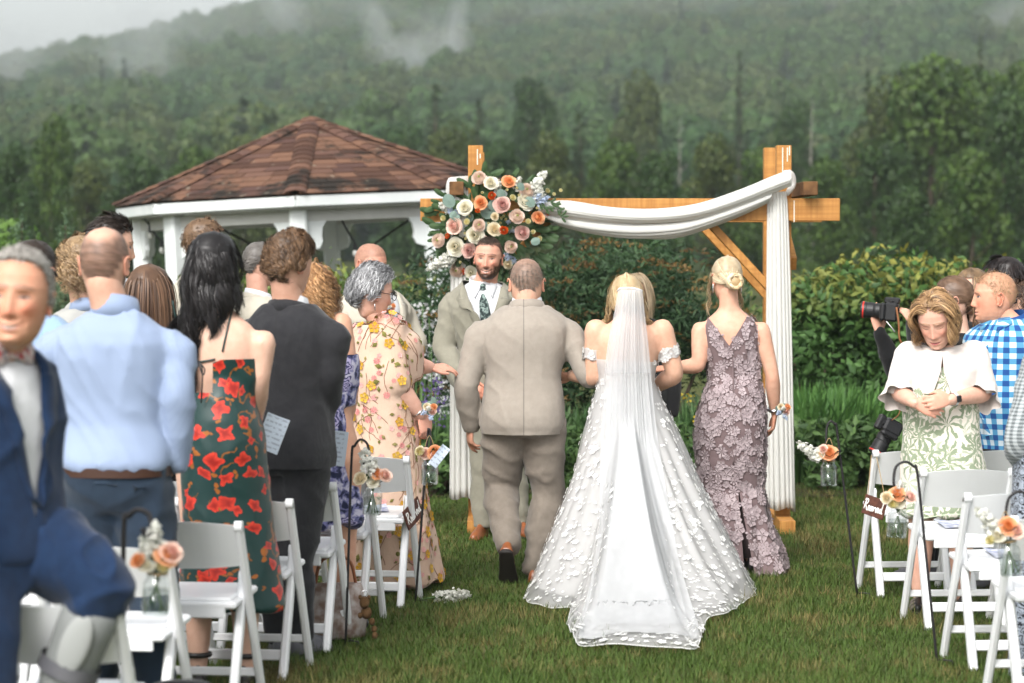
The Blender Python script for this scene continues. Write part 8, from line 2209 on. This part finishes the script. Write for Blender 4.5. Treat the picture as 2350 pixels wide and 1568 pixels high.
# ================================================================== SMALL THINGS
def paper_mat():
    m, t_, b_ = newmat('printed_paper'); co = t_.sep(t_.coord())
    ln = t_.m('LESS_THAN', t_.m('FRACT', t_.m('MULTIPLY', co[1], 46.0)), .38); wd = t_.m('GREATER_THAN', t_.noise(t_.coord(), 70, 1), .46)
    inn = t_.m('MULTIPLY', t_.m('LESS_THAN', t_.m('ABSOLUTE', co[0]), .05), t_.m('LESS_THAN', t_.m('ABSOLUTE', co[1]), .09))
    t_.put(b_.inputs['Base Color'], t_.mix(t_.m('MULTIPLY', t_.m('MULTIPLY', t_.m('MULTIPLY', ln, wd), inn), .55), (.60, .68, .78), (.20, .24, .32))); b_.inputs['Roughness'].default_value = .7
    return m
MAT['paper'] = paper_mat()
def paper(label, c, x, y, w_, h_, name='program', m=None, cat='program'):
    x = np.array(x, float); x /= np.linalg.norm(x); y = np.array(y, float); y -= x * (x @ y); y /= np.linalg.norm(y); n_ = np.cross(x, y); nx, ny = 7, 7; V = []
    for k in (0, -.0012):
        for j in range(ny):
            for i in range(nx):
                u, v_ = i / (nx - 1) - .5, j / (ny - 1) - .5; V.append((u * w_, v_ * h_, k + .012 * (u * u * 4) * v_ + .010 * u * u))
    F = []
    for j in range(ny - 1):
        for i in range(nx - 1): a = j * nx + i; F += [(a, a + 1, a + nx + 1, a + nx), (49 + a, 49 + a + nx, 49 + a + nx + 1, 49 + a + 1)]
    o = build(name, Geo().add(V, F), m or MAT['paper'], None, True); o.matrix_world = Matrix(np.column_stack([np.vstack([np.stack([x, y, n_], 1), [0, 0, 0]]), [*c, 1]]).tolist())
    return tag(o, label, cat, 'programs of the ceremony')
paper('pale blue program held beside the purple floral dress', at(762, 1028, 12.45), (1, .1, -.12), (.12, -.1, 1), .135, .165)
paper('program held between the green dress and the charcoal suit', at(625, 995, 11.75), (.8, .4, -.35), (.35, .2, .95), .11, .16)
MAT['print2'] = M('seat_paper', (.72, .73, .78), (.30, .34, .52), 26, .7)
for c_, nm, dx in ((RR_[1], 'program with photographs lying on the second right aisle seat', 0), (RR_[2], 'program lying on the third right aisle seat', .02), (RR_[0] + rotz(RZ) @ n3(.49, 0, 0), 'program lying on the seat beside the right sign chair', 0), (ROWS[1], 'program lying on the second left aisle seat', .0), (ROWS[0], 'program lying on the left front aisle seat', 0)):
    paper(nm, (c_[0] + dx, c_[1] + .03, .486), (1, .12, 0), (-.12, 1, .05), .15, .21, m=MAT['print2'])
# green ribbon on the right seat
MAT['ribbon'] = M('sage_ribbon', (.50, .58, .42), (.42, .50, .35), 12, .6)
for c_, lab in ((RR_[1], 'pale green ribbon lying on the second right aisle seat'), (RR_[2], 'pale green ribbon hanging over the third right aisle seat')):
    o = build('ribbon', Geo().add(*tube([(-.14, 0, 0), (-.05, .03, .01), (.02, .0, .02), (.10, .03, .01), (.17, -.01, .0)], .012, 6, 6, flat=.15)), MAT['ribbon'], None, True, (c_[0], c_[1] + .16, .50)); tag(o, lab, 'ribbon', 'green ribbons on the seats')
# tags by the first jar
paper('small printed card hanging by the grey haired woman', at(1008, 1047, 13.55), (.75, .2, -.6), (.35, .1, 1), .05, .12, 'card', cat='card')
# handbag with a plush key charm
MAT['plaid'] = M('plaid_bag', (.42, .38, .36), (.20, .13, .10), 22, .8); MAT['plush'] = M('plush', (.15, .085, .04), (.10, .055, .025), 40, .95, .1, .6, 200)
hb = at(770, 1330, 12.55); hb.z = 0
t_ = empty('handbag', hb, .2, label='patterned handbag with a brown plush charm under the left chair', cat='handbag')
a = np.arange(20) * 6.283 / 20
build('bag', Geo().add(*loft([np.column_stack([np.cos(a) * w1, np.sin(a) * d1, np.full(20, z)]) for z, w1, d1 in ((.01, .10, .05), (.02, .14, .07), (.12, .15, .07), (.24, .13, .05), (.27, .12, .03))])), MAT['plaid'], t_, True)
build('strap', Geo().add(*tube([(-.10, 0, .25), (-.06, 0, .38), (.06, 0, .38), (.10, 0, .25)], .008, 6, 6)), MAT['tan_leather'], t_, True)
cl_ = build('key_charm', Geo().add(*ellipsoid((.13, -.10, .14), (.026, .024, .03), 12, 8)), MAT['plush'], t_, True)
for nm, p_, r_ in (('charm_head', (.12, -.11, .19), .024), ('charm_leg', (.155, -.11, .10), .014), ('charm_leg', (.165, -.11, .065), .013), ('charm_foot', (.168, -.112, .035), .014), ('charm_ear', (.10, -.11, .215), .009), ('charm_ear', (.14, -.11, .213), .009), ('charm_arm', (.10, -.11, .13), .012)): build(nm, Geo().add(*ellipsoid(p_, (r_, r_, r_ * 1.25), 10, 7)), MAT['plush'], cl_, True)
build('key_ring', Geo().add(*tube([(.12 + .014 * math.cos(q_), -.11, .232 + .014 * math.sin(q_)) for q_ in np.linspace(0, 6.28, 12)], .002, 5, 1)), MAT['silver'], cl_)
# fallen flower sprig
fp = gnd(1012, 1385); t_ = empty('fallen_sprig', fp, label='white flower sprig lying on the grass by the aisle', cat='flower')
for dx, an, ln in ((-.03, .2, .10), (.02, -.15, .12), (.06, .1, .10)): flower('stock', n3(dx, 0, .035), n3(1, .25 + an, .12), ln, t_)
build('stem', Geo().add(*tube([(-.10, -.03, .025), (.0, .0, .035), (.10, .03, .03), (.16, .02, .02)], .003, 5, 4)), MAT['leafgreen'], t_, True)
# black jacket heap at the lower edge
bp = at(400, 1560, 9.0)
t_ = empty('black_bag', (bp.x, 9.0, 0), label='soft black bag at the bottom edge under the navy trousers', cat='bag')
V_, F_ = remesh(Geo().add(*ellipsoid((0, 0, .19), (.22, .16, .20), 24, 16)).add(*ellipsoid((.10, .02, .16), (.16, .13, .16), 20, 12)).add(*ellipsoid((-.12, .0, .15), (.14, .14, .15), 20, 12)), .012, 3)
V_ = V_ + vnormals(V_, F_) * (.03 * (ridged(V_ * 7) ** 3 - .3))[:, None]
link('bag', mesh_np('bag', V_, F_), MAT['blackcloth'], t_, True)
build('strap', Geo().add(*tube([(.18, .0, .30), (.24, -.03, .38), (.30, -.02, .30), (.27, 0, .12)], .008, 6, 6)), MAT['black'], t_, True)
